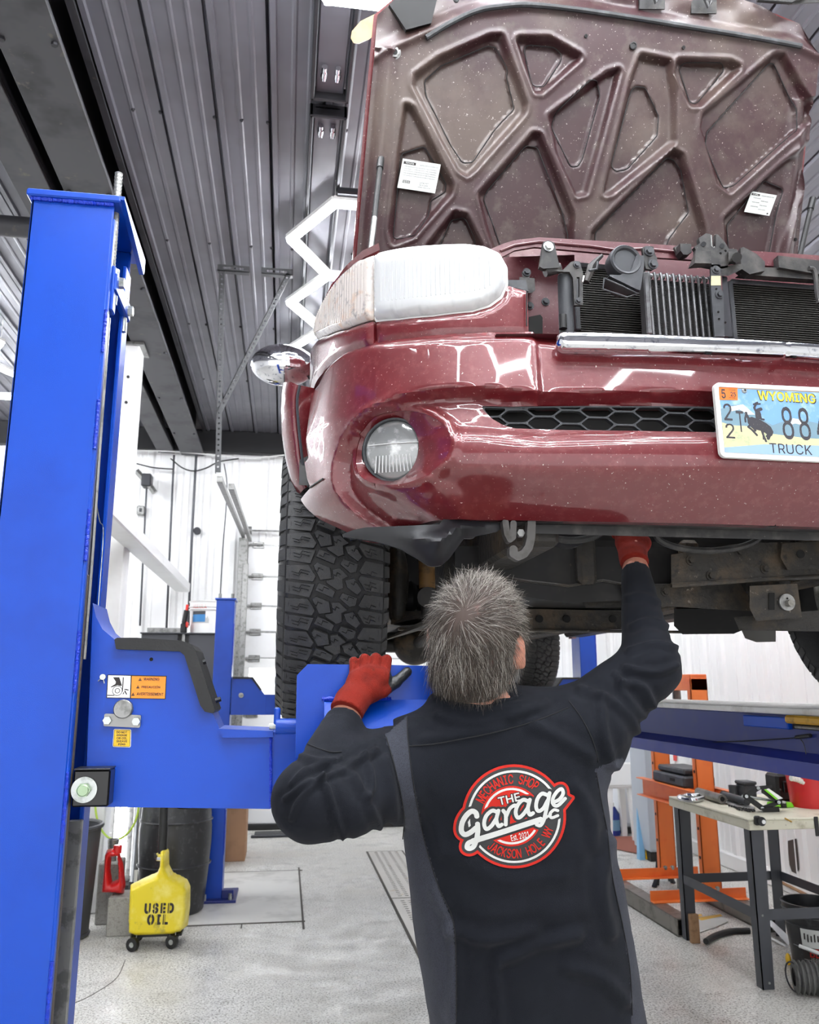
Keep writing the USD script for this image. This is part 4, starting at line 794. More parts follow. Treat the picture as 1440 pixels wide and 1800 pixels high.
def hlabel(pts, brand, lines, lab):
    g = [HP(*p) for p in pts]; o = HM(*[V([x]) for x in (g[3][0], g[3][1], .020)])[0]; e1 = HM(*[V([x]) for x in (g[2][0], g[2][1], .020)])[0] - o; e2 = HM(*[V([x]) for x in (g[0][0], g[0][1], .020)])[0] - o
    t_ = part(bon, 'label', prism(shapely.box(0, 0, 1, 1), o, e1, e2, HN, 0, .0015), 'paper', label=lab); z = .0018
    part(t_, 'header', prism(shapely.box(.04, .83, .36, .92), o, e1, e2, HN, .001, z), 'ink'); part(t_, 'header_text', prism(place2d(text2d(brand, .1, True), .2, .875, .22, .05), o, e1, e2, HN, .001, z + .0004), 'paper')
    rows = unary_union([place2d(text2d(s, .1), x, y, w, h) for s, x, y, w, h in lines]); part(t_, 'print', prism(rows, o, e1, e2, HN, .001, z), 'paper_ink')
    bars = unary_union([shapely.box(.1 + i * .017, .19, .1 + i * .017 + (.009 if i % 3 else .006), .30) for i in range(12)]) if 'barcode' in lab else shapely.box(.86, .05, .92, .12); part(t_, 'mark', prism(bars, o, e1, e2, HN, .001, z), 'ink')
TXT = [('EMISSION CONTROL INFORMATION', .70, .865, .48, .04), ('CATALYST', .66, .28, .24, .05), ('TWC AF-S HO2S', .66, .20, .22, .045), ('CONFORMS TO REGULATIONS', .68, .13, .34, .03)] + [('THIS VEHICLE COMPLIES WITH THE STANDARDS', .5, .76 - k * .075, .86, .03) for k in range(5)]
hlabel([(707, 281), (774, 291), (763, 342), (697, 332)], 'TOYOTA', TXT, 'white emissions label with barcode under the bonnet')
hlabel([(1316, 338), (1360, 344), (1347, 381), (1303, 374)], 'FUEL', [('VACUUM HOSE ROUTING', .68, .87, .5, .05)] + [('ENGINE DIAGRAM', .3 + .32 * (k % 2), .72 - k * .1, .28, .04) for k in range(6)], 'smaller white label under the bonnet')
for a, b, nm in (((hq(113, 505, .05)), aY(651, 450, 2.32), 0), (hq(1392, 625, .05), aY(1404, 460, 2.42), 1)):
    g_ = part(truck, 'gas_strut', cyl(a, b, .0095, n=14), 'rubber'); d_ = (a - b) / np.linalg.norm(a - b); part(g_, 'end_fitting', cyl(a - d_ * .02, a + d_ * .03, .012, n=12), 'black'); part(g_, 'rod', cyl(a - d_ * .25, a - d_ * .4, .0098, n=12), 'galv')

# radiator support, condenser, cooler, horn, latch
def py(pts, y0, y1): return slab(pp(pts, y0), y0, y1)
eng = lambda n, m, mt, **k: part(truck, n, m, mt, **k)
z_ = lambda py_, y: aY(1200, py_, y)[2]
eng('core_support', [bx(.52, 1.48, 1.80, 1.82, z_(600, 1.8), z_(452, 1.8)), hull([aY(a, b, y) for a, b in ((885, 452), (1010, 448), (1010, 600), (925, 600), (885, 540)) for y in (1.735, 1.75)])], 'paint_inner')
eng('engine_bay', [bx(.30, 1.70, 2.0, 2.02, 1.9, 2.36), bx(.30, .33, 1.84, 2.0, 1.9, 2.3), bx(1.67, 1.70, 1.84, 2.0, 1.9, 2.3)], 'under_dark')
tb = eng('tie_bar', [py([(862, 438), (885, 428), (905, 422), (948, 417), (1134, 428), (1440, 449), (1700, 470), (1700, 496), (1440, 474), (1220, 457), (1130, 451), (1040, 443), (940, 434), (905, 440), (880, 453)], 1.66, 1.667), hull([aY(a, b, y) for a, b in ((905, 421), (1700, 469)) for y in (1.66, 1.73)] + [aY(a, b + 4, 1.70) for a, b in ((905, 421), (1700, 469))])], 'paint_inner', label='dusty pink-red radiator tie bar')
part(tb, 'upper_fold', tube([aY(a, b, 1.658) for a, b in ((880, 441), (905, 431), (948, 425), (1040, 433), (1080, 439), (1134, 437), (1200, 444))], .003, 6), 'paint_inner')
eng('tie_bar_cover', [py([(1302, 436), (1307, 434), (1330, 446), (1345, 460), (1345, 476), (1318, 482), (1303, 472)], 1.635, 1.66), py([(1368, 449), (1440, 458), (1600, 470), (1600, 500), (1440, 482), (1370, 470)], 1.64, 1.662), py([(1318, 470), (1370, 470), (1440, 480), (1440, 492), (1300, 482)], 1.65, 1.67)], 'dusty_black')
def condenser(name, x0, x1, y, pt, pb, lab):
    z0, z1 = z_(pb, y), z_(pt, y); g_ = eng(name, bx(x0, x1, y + .008, y + .022, z0, z1), 'under_dark', label=lab)
    part(g_, 'fin', [bx(x0 + .004, x1 - .004, y, y + .009, z - .0013, z + .0013) for z in np.arange(z0, z1, .0058)], 'condenser', kind='stuff')
    part(g_, 'frame', [bx(x0 - .008, x0 + .004, y - .004, y + .02, z0, z1, .002), bx(x1 - .004, x1 + .008, y - .004, y + .02, z0, z1, .002), bx(x0, x1, y - .003, y + .02, z1 - .006, z1 + .006, .002)], 'plastic_gray')
cx = lambda a, y: aY(a, 530, y)[0]
condenser('condenser', cx(1016, 1.70), cx(1132, 1.70), 1.70, 480, 592, 'condenser grille left of the oil cooler'); condenser('condenser', cx(1288, 1.69), cx(1640, 1.69), 1.69, 488, 606, 'wide condenser grille right of the latch')
oc = eng('oil_cooler', [], 'cooler') if False else eng('oil_cooler', bx(cx(1133, 1.64), cx(1256, 1.64), 1.655, 1.66, z_(592, 1.64), z_(490, 1.64)), 'under_dark', label='oil cooler with ten upright tubes')
z0, z1 = z_(594, 1.64), z_(486, 1.64); xa, xb = cx(1144, 1.64), cx(1252, 1.64)
for k in range(11):
    x = xa + (xb - xa) * k / 10; part(oc, 'tube', tube([(x + .002, 1.64, z0), (x, 1.64, z1 - .004), (x, 1.643, z1 + .004), (x, 1.652, z1 + .007)], [.0034, .0034, .0036, .003], 8), 'cooler')
part(oc, 'header', [cyl((x0_, 1.648, z1 - .001), (x0_ + .0075, 1.648, z1 - .001), .0065, n=12) for x0_ in np.arange(xa + .003, xb - .006, (xb - xa) / 10)], 'cooler', kind='stuff')
part(oc, 'fin', [tube([(xa + (xb - xa) * (k + .5) / 10 + (.0042 if i % 2 else -.0042), 1.646, z) for i, z in enumerate(np.arange(z0, z1 - .01, .0032))], .0007, 4) for k in range(10)], 'plastic_gray', kind='stuff')
part(oc, 'side_plate', bx(cx(1131, 1.64), cx(1141, 1.64), 1.63, 1.66, z0, z1, .003), 'cooler')
dr = eng('receiver_drier', cyl(aY(997, 600, 1.63), aY(993, 486, 1.63), .0165, n=24), 'plastic_gray', label='dark upright receiver drier tube'); part(dr, 'fitting', cyl(aY(990, 578, 1.61), aY(989, 554, 1.61), .009, n=14), 'black'); part(dr, 'end_dome', lathe([(.0165, 0), (.014, .005), (0, .007)], aY(993, 486, 1.63), (0, 0, 1), 20), 'plastic_gray')
Q3 = lambda *p: [(960 + x / 4.5, 400 + y / 4.5) for x, y in p]; Q4 = lambda *p: [(1180 + x / 5.538, 400 + y / 5.538) for x, y in p]
br = eng('hanger_bracket', slab(pp(Q3((0, 335), (130, 342), (190, 280), (225, 272), (262, 277), (285, 360), (287, 622), (218, 622), (208, 410), (180, 360), (10, 352)), 1.61).difference(pp(Q3((238, 400), (258, 400), (258, 560), (238, 560)), 1.61)), 1.605, 1.612), 'dusty_black')
for a, b in ((243, 296), (256, 580)): part(br, 'bolt', bolt(aY(*Q3((a, b))[0], 1.605), (0, -1, 0), .0055, .006, .008), 'plastic_gray')
br = eng('mount_bracket', cat([py(Q3((-20, 112), (20, 102), (66, 120), (105, 300), (95, 318), (-20, 325), (-50, 310)), 1.60, 1.612), cyl(aY(958, 478, 1.615), aY(984, 471, 1.615), .012, n=14)]), 'dusty_black'); part(br, 'bolt', bolt(aY(964, 434, 1.6), (0, -1, 0), .009, .008, .012), 'zinc')
br = eng('mount_bracket', py(Q3((762, 160), (790, 145), (850, 150), (862, 210), (880, 240), (878, 310), (840, 335), (790, 325), (775, 250)), 1.60, 1.608), 'dusty_black')
for a, b in ((815, 190), (845, 292)): part(br, 'bolt', bolt(aY(*Q3((a, b))[0], 1.6), (0, -1, 0), .0085, .008, .012), 'plastic_gray')
hn = aY(1096, 463, 1.60); ho = eng('horn', lathe([(0, .012), (.026, .012), (.029, .017), (.034, .019), (.037, .015), (.038, 0), (.036, -.02), (0, -.02)], hn, (0, -1, 0.0), 36), 'plastic_gray', label='dusty grey snail horn')
part(ho, 'mouth', slab(pp(Q3((455, 400), (560, 405), (650, 360), (690, 250), (750, 250), (752, 330), (722, 525), (690, 515)), 1.60).buffer(-.002).buffer(.002), 1.583, 1.612), 'plastic_gray'); part(ho, 'opening', hull([aY(*Q3(p)[0], y) for p, y in (((475, 412), 1.579), ((705, 520), 1.579), ((690, 535), 1.60), ((560, 555), 1.60), ((450, 480), 1.60))]), 'black')
part(ho, 'mouth_edge', tube([aY(*Q3(p)[0], 1.58) for p in ((460, 402), (600, 462), (724, 524), (640, 552), (450, 488), (460, 402))], .0022, 6), 'plastic_gray')
cn = eng('horn_connector', tube([aY(*Q3(p)[0], 1.61) for p in ((318, 430), (345, 360), (362, 310), (395, 265), (445, 220))], [.007, .009, .010, .006, .004], 8), 'dusty_black'); part(cn, 'latch_tab', tube([aY(*Q3(p)[0], 1.595) for p in ((340, 340), (400, 330), (410, 270))], .003, 6), 'plastic_gray'); part(cn, 'pin', cyl(aY(*Q3((290, 430))[0], 1.60), aY(*Q3((300, 380))[0], 1.60), .002, n=6), 'white_plastic')
la = eng('bonnet_latch', slab(pp(Q4((240, 215), (225, 190), (280, 150), (270, 100), (340, 55), (385, 65), (392, 180), (415, 200), (435, 185), (437, 62), (460, 70), (530, 150), (560, 205), (640, 210), (655, 260), (640, 330), (560, 345), (550, 390), (490, 400), (235, 352)), 1.60), 1.60, 1.612), 'dusty_black', label='dark steel bonnet latch with twin pivot bolts')
part(la, 'housing', hull([aY(*Q4(p)[0], y) for p in ((238, 225), (390, 230), (392, 350), (232, 345)) for y in (1.575, 1.61)] + [aY(*Q4((165, 400))[0], 1.60), aY(*Q4((390, 385))[0], 1.60)]), 'dusty_black'); part(la, 'side_boss', cat([cyl(aY(*Q4((640, 290))[0], 1.598), aY(*Q4((640, 290))[0], 1.57), .011, n=14), hull([aY(*Q4(p)[0], y) for p in ((555, 235), (648, 225), (655, 330), (560, 330)) for y in (1.59, 1.61)]), hull([aY(*Q4(p)[0], y) for p in ((480, 380), (690, 350), (700, 400), (560, 470), (485, 470)) for y in (1.60, 1.63)])]), 'dusty_black')
for a, b in ((316, 160), (496, 178)): part(la, 'pivot', cyl(aY(*Q4((a, b))[0], 1.601), aY(*Q4((a, b))[0], 1.596), .0055, n=16), 'plastic_gray')
part(la, 'hook', tube([aY(*Q4(p)[0], 1.606) for p in ((390, 75), (397, 180), (415, 200), (433, 180), (440, 70))], .002, 6), 'galv'); part(la, 'hole', [cyl(aY(*Q4(p)[0], 1.601), aY(*Q4(p)[0], 1.599), .003, n=8) for p in ((480, 252), (528, 228), (268, 298), (345, 338))], 'hole', kind='stuff')
eng('wire_clip', cat([py(Q4((88, 155), (195, 160), (200, 240), (160, 265), (120, 262), (92, 225)), 1.625, 1.65), py(Q4((30, 190), (88, 160), (92, 225), (60, 260)), 1.645, 1.652)]), 'dusty_black')
cs = eng('centre_stay', py(Q4((385, 360), (480, 360), (486, 590), (510, 640), (520, 1060), (425, 1060), (388, 600)), 1.60, 1.605), 'plastic_gray'); part(cs, 'stay_label', py(Q4((390, 470), (482, 470), (484, 562), (388, 562)), 1.5992, 1.6), 'plate_land')
for a, b in ((436, 412), (468, 655)): part(cs, 'bolt', bolt(aY(*Q4((a, b))[0], 1.6), (0, -1, 0), .0065, .007, .010), 'plastic_gray')
part(cs, 'hole', [cyl(aY(*Q4(p)[0], 1.601), aY(*Q4(p)[0], 1.5985), .0025, n=8) for p in ((460, 822), (466, 890), (440, 598), (528, 925))], 'hole', kind='stuff')
eng('centre_post', hull([aY(*Q4(p)[0], y) for p in ((495, 470), (545, 480), (600, 1060), (520, 1060)) for y in (1.612, 1.64)]), 'steel_dark'); eng('pipe', tube(spline([aY(*Q4(p)[0], 1.62) for p in ((1340, 400), (1385, 410), (1410, 500), (1420, 620), (1440, 740))], 5), .006, 8), 'dusty_black')
sb = eng('sensor_box', cat([hull([aY(a, b, y) for a, b in ((913, 487), (940, 489), (941, 510), (935, 515), (914, 514)) for y in (1.69, 1.72)]), hull([aY(a, b, y) for a, b in ((917, 478), (933, 478), (931, 488), (919, 488)) for y in (1.70, 1.715)])]), 'dusty_black')
for a, b in ((926, 479), (959, 531), (931, 538)): eng('support_bolt', bolt(aY(a, b, 1.735 if a != 926 else 1.70), (0, -1, 0), .007, .008, .010), 'plastic_gray')
eng('support_hole', hull([aY(a, b, y) for a, b in ((930, 557), (950, 553), (954, 558), (954, 592), (930, 592)) for y in (1.732, 1.736)]), 'hole'); eng('lamp_bracket', py([(893, 492), (925, 492), (929, 512), (908, 506), (896, 505)], 1.60, 1.62), 'plastic_gray')
# plate
mx = lambda a, b, d=0: aY(a, b, 1.44) + V([0, -d, 0])
PO = mx(1270, 803); e1 = (mx(1440, 812) - PO) / 170.; e2 = (mx(1257, 676) - PO) / 127.; PN = np.cross(e1, e2); PN /= np.linalg.norm(PN); sc_ = np.linalg.norm(e1)
def pq(x, y):                                             # pixel of the plate -> plate metres
    d = mx(x, y) - PO; A = np.c_[e1, e2]; s = np.linalg.lstsq(A, d, rcond=None)[0]; return s * V([np.linalg.norm(e1), np.linalg.norm(e2)])
pu, pv = e1 / np.linalg.norm(e1), e2 / np.linalg.norm(e2)
def pz(x, y): return pq(1220 + x / 6.545, 650 + y / 6.545)
def pg(*pts): return Polygon([pz(*p) for p in pts]).buffer(0)
def pl_(poly, d): return prism(poly, PO, pu, pv, PN, d, d + .0006)
r0 = pg((220, 150), (1957, 232), (2010, 1090), (300, 1008)).buffer(-.012).buffer(.012)
npl = part(truck, 'number_plate', cat([prism(r0, PO, pu, pv, PN, -.006, 0), prism(r0.difference(r0.buffer(-.009)), PO, pu, pv, PN, 0, .003)]), 'plate_rim', label='blue and tan Wyoming truck number plate')
inn = r0.buffer(-.009); part(npl, 'gold_line', pl_(inn, .0002), 'plate_gold'); fld = inn.buffer(-.0016); part(npl, 'white_line', pl_(inn.buffer(-.001), .0004), 'plate_snow')
part(npl, 'sky', pl_(fld, .0006), 'plate_sky'); hz = lambda *p: pg(*p).intersection(fld)
part(npl, 'mountain', pl_(hz((280, 460), (440, 410), (560, 400), (700, 520), (760, 560), (900, 640), (1130, 560), (1200, 570), (1440, 620), (1700, 560), (2400, 700), (2400, 800), (280, 800)), .0008), 'plate_hill')
part(npl, 'snow', pl_(hz((400, 430), (560, 400), (700, 520), (620, 520), (520, 460), (430, 480)).union(hz((1130, 560), (1200, 570), (1250, 640), (1160, 620), (1100, 640))), .001), 'plate_snow')
part(npl, 'land', pl_(hz((270, 590), (420, 640), (600, 650), (900, 740), (1300, 790), (2400, 840), (2400, 900), (800, 860), (300, 900)), .001), 'plate_land'); part(npl, 'water', pl_(hz((300, 900), (800, 860), (2400, 900), (2400, 1060), (300, 1000)), .001), 'plate_water')
def ptxt(s, x, y, w, h, m, bold=True, sh=0, d=.0012, name='lettering', rot=0):
    c = pz(x, y); k_ = 1 / 6.545 * sc_; part(npl, name, pl_(place2d(text2d(s, .1, bold), c[0], c[1], w * k_, h * k_, rot, sh), d), m)
ptxt('WYOMING', 1065, 318, 690, 118, 'plate_ink', d=.0011); ptxt('WYOMING', 1062, 316, 670, 104, 'plate_yellow', d=.0014); ptxt('TRUCK', 1110, 915, 490, 112, 'plate_ink', False, name='lettering')
for s, x, y, w, h in (('2', 385, 487, 92, 190), ('2', 412, 706, 100, 165), ('T', 530, 597, 84, 235), ('8', 1072, 615, 130, 370), ('8', 1265, 625, 130, 370), ('4', 1470, 640, 140, 370)): ptxt(s, x, y, w, h, 'plate_ink', False)
st = pg((285, 205), (495, 210), (500, 352), (288, 350)); part(npl, 'sticker', pl_(st, .0013), 'plate_orange'); ptxt('5', 335, 280, 48, 105, 'plate_ink', True, d=.0015); ptxt('25', 447, 285, 64, 50, 'plate_ink', True, d=.0015)
for y in (235, 325): c = pz(435, y); part(npl, 'fine_print', pl_(shapely.box(c[0] - .007, c[1] - .0004, c[0] + .007, c[1] + .0004), .0015), 'plate_ink')
def stroke(pts, w): return LineString([pz(*p) for p in pts]).buffer(w / 6.545 * sc_)
horse = unary_union([pg((610, 560), (660, 545), (760, 580), (830, 620), (880, 660), (910, 720), (895, 760), (850, 790), (820, 770), (835, 745), (790, 710), (700, 690), (640, 650), (615, 610)), stroke(((625, 565), (600, 520), (595, 500)), 14), stroke(((600, 500), (585, 560), (590, 600)), 10), stroke(((640, 640), (620, 660), (660, 690), (720, 755)), 11), stroke(((660, 650), (690, 680), (700, 700)), 14), stroke(((770, 690), (795, 760), (825, 825)), 11), stroke(((800, 700), (790, 740), (795, 800)), 7),
    pg((700, 490), (750, 470), (770, 520), (765, 570), (720, 580), (705, 550)), stroke(((715, 490), (690, 440), (705, 405)), 12), stroke(((683, 400), (755, 395)), 9), stroke(((700, 392), (725, 380)), 9), stroke(((735, 465), (765, 455)), 18), stroke(((722, 458), (778, 462)), 6), stroke(((755, 520), (770, 570), (800, 575)), 10), stroke(((870, 740), (850, 790)), 18)])
part(npl, 'bucking_horse_emblem', pl_(horse, .0013), 'plate_ink')
c = pz(575, 245); part(npl, 'screw', cat([lathe([(0, .004), (.004, .0034), (.0055, .0015), (.0058, 0)], PO + pu * c[0] + pv * c[1] + PN * .001, PN, 18)]), 'zinc'); part(npl, 'screw_slot', [prism(shapely.box(-a, -b, a, b), PO + pu * c[0] + pv * c[1], pu, pv, PN, .0045, .0053) for a, b in ((.0024, .0006), (.0006, .0024))], 'hole')
c = pz(642, 922); part(npl, 'hole', cyl(PO + pu * c[0] + pv * c[1], PO + pu * c[0] + pv * c[1] + PN * .0014, .003, n=14), 'hole'); 
for x in (.05, .25): part(npl, 'mount', cyl(PO + pu * x + pv * .12 - PN * .005, PO + pu * x + pv * .12 + V([0, .04, 0]), .008, n=10), 'black')

# side mirrors, body and cab
def ell(c, r, n=3): m = trimesh.creation.icosphere(n); m.vertices = m.vertices * V(r) + V(c); return m
mm_ = ell((-.05, 3.62, 2.905), (.15, .09, .098)); v = np.array(mm_.vertices); v[:, 1] = np.minimum(v[:, 1], 3.66); mm_ = TM(v, mm_.faces)
sm_ = part(truck, 'side_mirror', mm_, 'chrome', smooth=60, label='chrome side mirror shell'); part(sm_, 'arm', hull([(.05, 3.62, 2.86), (.05, 3.66, 2.94), (.16, 3.70, 2.8), (.16, 3.62, 2.76)]), 'black')
mm_ = ell((2.11, 3.3, 2.93), (.13, .08, .16)); part(truck, 'side_mirror', mm_, 'black', smooth=60, label='black side mirror beyond the bonnet')
for x0_, x1_ in ((-.004, .07), (1.93, 2.004)):
    xo, xi, xt = (x0_, .2, .13) if x0_ < 1 else (x1_, 1.8, 1.87)
    part(truck, 'fender_top', hull([(xo, 2.06, 2.12), (xo + .02 * (1 if xo < 1 else -1), 2.06, 2.16), (xi, 2.06, 2.12), (xi, 2.06, 2.2), (xo, 2.16, 2.17), (xo + .04 * (1 if xo < 1 else -1), 2.14, 2.24), (xt - .03 * (1 if xo < 1 else -1), 2.16, 2.31), (xi, 2.16, 2.34)] + [(x, 7.1, z) for x, z in ((xo, 2.15), (xi, 2.15), (xt, 2.42), (xi, 2.42))] + [(xt, 3.0, 2.42), (xi, 3.0, 2.42), (xo, 3.0, 2.17)]), 'paint')
    sd = shapely.box(2.06, 1.85, 7.1, 2.15).difference(Point(2.38, 1.75).buffer(.47)).difference(Point(6.15, 1.75).buffer(.47)); part(truck, 'body_side', prism(sd, (x0_, 0, 0), (0, 1, 0), (0, 0, 1), (1, 0, 0), .0, x1_ - x0_), 'paint')
    part(truck, 'rear_arch', prism(Point(6.15, 1.75).buffer(.53).difference(Point(6.15, 1.75).buffer(.46)).intersection(shapely.box(5, 1.78, 8, 3)), (x0_ - .03 if x0_ < 1 else x1_, 0, 0), (0, 1, 0), (0, 0, 1), (1, 0, 0), 0, .03), 'paint')
    part(truck, 'running_board', bx(x0_ - .03, x1_ + .03, 3.0, 5.5, 1.78, 1.84, .015), 'dusty_black')
part(truck, 'cab', hull([(x, y, z) for x0_, y, z in ((.03, 3.0, 2.42), (.03, 5.4, 2.42), (.2, 3.65, 3.05), (.17, 5.25, 3.05)) for x in (x0_, 2 - x0_)]), 'paint'); part(truck, 'windshield', hull([(x, y, z) for x0_, y, z in ((.12, 3.03, 2.47), (.25, 3.6, 3.0), (.12, 3.02, 2.46), (.25, 3.58, 3.0)) for x in (x0_, 2 - x0_)] + [(1, 3.0, 2.47), (1, 3.56, 3.02)]), 'glass_dark')
part(truck, 'cowl', bx(.1, 1.9, 2.75, 3.1, 2.36, 2.44, .02), 'black'); part(truck, 'bed_floor', bx(.1, 1.9, 5.4, 7.1, 2.0, 2.05), 'under_dark')

# underside
mat('hook_steel', S(84, 82, 80), .45, .3, mixes=[(20, S(60, 56, 52), .5, .7)]); mat('flap', S(120, 118, 114), .6, mixes=[(12, S(96, 92, 86), .5, .7)])
mat('shield', S(30, 31, 35), .42, mixes=[(9, S(48, 49, 54), .5, .72)])
ud = lambda n, m, mt='under_dark', **k: part(truck, n, m, mt, **k)
ud('floor_pan', bx(.1, 1.9, 2.9, 6.9, 1.86, 1.9)); ud('firewall', bx(.1, 1.9, 2.9, 2.95, 1.8, 2.5))
for x in (.47, 1.45): ud('frame_rail', bx(x, x + .09, 1.62, 7.0, 1.735, 1.86, .01), 'under_frame'); 
for x0_, x1_ in ((.02, .46), (1.55, 1.98)):
    an = np.linspace(.12 * np.pi, .98 * np.pi, 20); ud('inner_arch', grid(np.stack([np.stack([np.full(20, x_), 2.38 - .47 * np.cos(an), 1.76 + .45 * np.sin(an)], -1) for x_ in (x0_, x1_)])), 'under_dark', smooth=60)
Q5 = lambda *p: [(600 + x / 3.13, 900 + y / 3.13) for x, y in p]
SH = pp(Q5((-20, 130), (60, 100), (130, 85), (540, 68), (570, 30), (920, 50), (915, 62), (860, 108), (740, 130), (730, 145), (680, 142), (600, 255), (560, 287), (520, 292), (490, 288), (430, 250), (330, 197), (200, 160), (120, 148)), 1.60); SH = SH.buffer(-.003).buffer(.003)
shf = lambda P: .03 * sst(0, .05, sdist(SH, P)) + .02 * np.sin((P[:, 0]) * 22 + .6) * sst(0, .04, sdist(SH, P))
parts2(truck, 'splash_shield', patch(SH, shf, h=.008, skirt=.008, fine=.007, mapf=lambda x, z, d: np.c_[x, 1.60 - np.asarray(d) + (2.12 - np.asarray(z)) * -.0 + np.clip(1.76 - z, 0, 1) * .3, z]), 'shield', 50)
ud('air_dam', [hull([aY(a, b, y) for a, b in ((930, 922), (1440, 930), (1900, 940), (1900, 962), (1440, 946), (1190, 943), (940, 938)) for y in (1.60, 1.66)])], 'dusty_black')
def hook(pts, w, y): return slab(LineString([(aY(a, b, y)[0], aY(a, b, y)[2]) for a, b in pts]).buffer(w), y, y + .02)
th = ud('tow_hook', hook(((935, 918), (934, 945), (930, 962), (922, 973), (911, 978), (903, 973), (903, 966)), .0085, 1.575), 'hook_steel', label='grey steel tow hook under the bumper'); part(th, 'prong', hook(((889, 918), (892, 938), (897, 948), (902, 944), (903, 920)), .0065, 1.575), 'hook_steel'); part(th, 'bolt', bolt(aY(914, 938, 1.60), (0, -1, 0), .009, .01), 'galv')
for a0, a1, b0, cx_, cz_, rx, y in ((945, 1065, 920, 1005, 920, 62, 1.72), (1150, 1330, 940, 1245, 938, 92, 1.78)):
    P = [aY(cx_ + rx * math.cos(q), cz_ + 30 * math.sin(q), y) for q in np.linspace(.05, np.pi - .05, 18)]; ud('hose', tube(P, .008, 8), 'dusty_black')
ud('pulley', cat([cyl((aY(1005, 920, 1.8)), aY(1005, 920, 1.8) + V([0, .04, 0]), .055, n=28)]), 'steel_dark')
cmz = lambda pts, y0, y1: hull([aY(a, b, y) for a, b in pts for y in (y0, y1)])
ud('skid_plate', [cmz(((800, 960), (1200, 962), (1200, 1050), (1000, 1060), (860, 1040), (800, 1010)), 1.98, 2.02)]); ud('skid_edge', tube([aY(a, b, 1.97) for a, b in ((800, 1000), (930, 1022), (1000, 1030), (1060, 1020), (1110, 1030), (1190, 1028))], .004, 6), 'under_frame')
cmb = ud('cross_member', [cmz(((1180, 975), (1300, 955), (1500, 950), (1500, 1012), (1300, 1022), (1180, 1030)), 1.86, 1.95)], 'under_frame'); part(cmb, 'web', cmz(((1090, 1030), (1300, 1022), (1330, 1075), (1230, 1062), (1110, 1062)), 1.96, 2.0), 'under_frame')
part(cmb, 'hole', cyl(aY(1407, 974, 1.859), aY(1407, 974, 1.859) + V([0, -.003, 0]), .0105, n=20), 'hole')
lm = ud('arm_mount', cmz(((1318, 1030), (1402, 1026), (1410, 1085), (1330, 1092), (1318, 1070)), 1.84, 1.92), 'under_frame'); c = aY(1382, 1059, 1.838); part(lm, 'cam_washer', cyl(c, c + V([0, -.006, 0]), .0205, n=30), 'galv', label='pale eccentric cam washer'); part(lm, 'bolt', cyl(c + V([.001, -.006, -.003]), c + V([.001, -.02, -.003]), .0085, n=12), 'alloy'); part(lm, 'slot', cyl(c + V([.0, -.0062, .009]), c + V([0, -.0075, .009]), .0025, n=8), 'hole')
part(lm, 'window', cmz(((1352, 1042), (1362, 1042), (1362, 1072), (1352, 1072)), 1.837, 1.84), 'hole')
ud('control_arm', [cmz(((1290, 1085), (1440, 1075), (1600, 1060), (1600, 1112), (1300, 1108)), 1.95, 2.1)], 'under_frame'); ud('mud_flap', cmz(((1302, 1104), (1364, 1104), (1364, 1128), (1330, 1129), (1310, 1122)), 2.75, 2.77), 'flap')
hb = ud('rear_crossmember', [cmz(((925, 1070), (1112, 1074), (1112, 1106), (925, 1108)), 2.58, 2.64)], 'under_frame', label='long drilled steel cross bar under the truck'); 
for a in (948, 996, 1077): c = aY(a, 1088, 2.578); part(hb, 'hole', cyl(c, c + V([0, -.004, 0]), .0125, n=18), 'hole')
part(hb, 'lower_lip', bx(.35, 1.35, 2.56, 2.6, aY(930, 1110, 2.57)[2], aY(930, 1106, 2.57)[2], .002), 'under_frame')
for a, b in ((1215, 985), (1250, 1012), (1345, 1000), (1300, 970), (1130, 1046), (1170, 1040)): part(cmb, 'bolt', bolt(aY(a, b, 1.86 if a > 1190 else 1.96), (0, -1, 0), .009, .009, .013), 'under_frame')
part(cmb, 'lip', tube([aY(a, b, 1.855) for a, b in ((1180, 1029), (1300, 1021), (1420, 1015), (1500, 1011))], .006, 8), 'under_frame'); part(cmb, 'gusset', cmz(((1375, 955), (1440, 952), (1440, 1000), (1385, 1002), (1372, 980)), 1.845, 1.87), 'under_frame')
part(cmb, 'hole', cyl(aY(1407, 974, 1.844), aY(1407, 974, 1.844) + V([0, -.003, 0]), .0105, n=20), 'hole')
for x in (.72, 1.0, 1.25): ud('frame_rib', bx(x, x + .05, 1.95, 1.985, 1.70, 1.82, .01), 'under_frame')
ud('gearbox_pan', [cmz(((1185, 1070), (1330, 1072), (1325, 1100), (1290, 1114), (1200, 1115), (1185, 1100)), 2.5, 3.0)]); ud('exhaust_pipe', tube(spline([(1.25, 2.2, 1.76), (1.22, 2.8, 1.73), (1.2, 4.0, 1.74), (1.25, 5.6, 1.76)], 6), .032, 14), 'under_frame'); ud('drive_shaft', cyl((.95, 3.2, 1.74), (.95, 6.0, 1.76), .04, n=18), 'under_dark')
ud('heat_shield', [cmz(((1020, 1052), (1060, 1040), (1190, 1050), (1190, 1066), (1030, 1068)), 2.2, 2.35)], 'under_frame')
ud('rear_axle', cyl((.2, 6.15, 1.745), (1.8, 6.15, 1.745), .05, n=18), 'under_frame'); ud('differential', ell((.95, 6.1, 1.76), (.16, .19, .16)), 'under_frame', smooth=60)
sh_ = ud('shock_absorber', cyl(aY(751, 1034, 2.2), aY(750, 985, 2.2), .0225, n=20), 'shock_yellow', label='rusty yellow shock absorber'); part(sh_, 'lower_eye', cyl(aY(752, 1050, 2.17), aY(752, 1050, 2.25), .028, n=20), 'under_dark'); part(sh_, 'body', cyl(aY(752, 1090, 2.2), aY(751, 1034, 2.2), .018, n=16), 'under_dark')
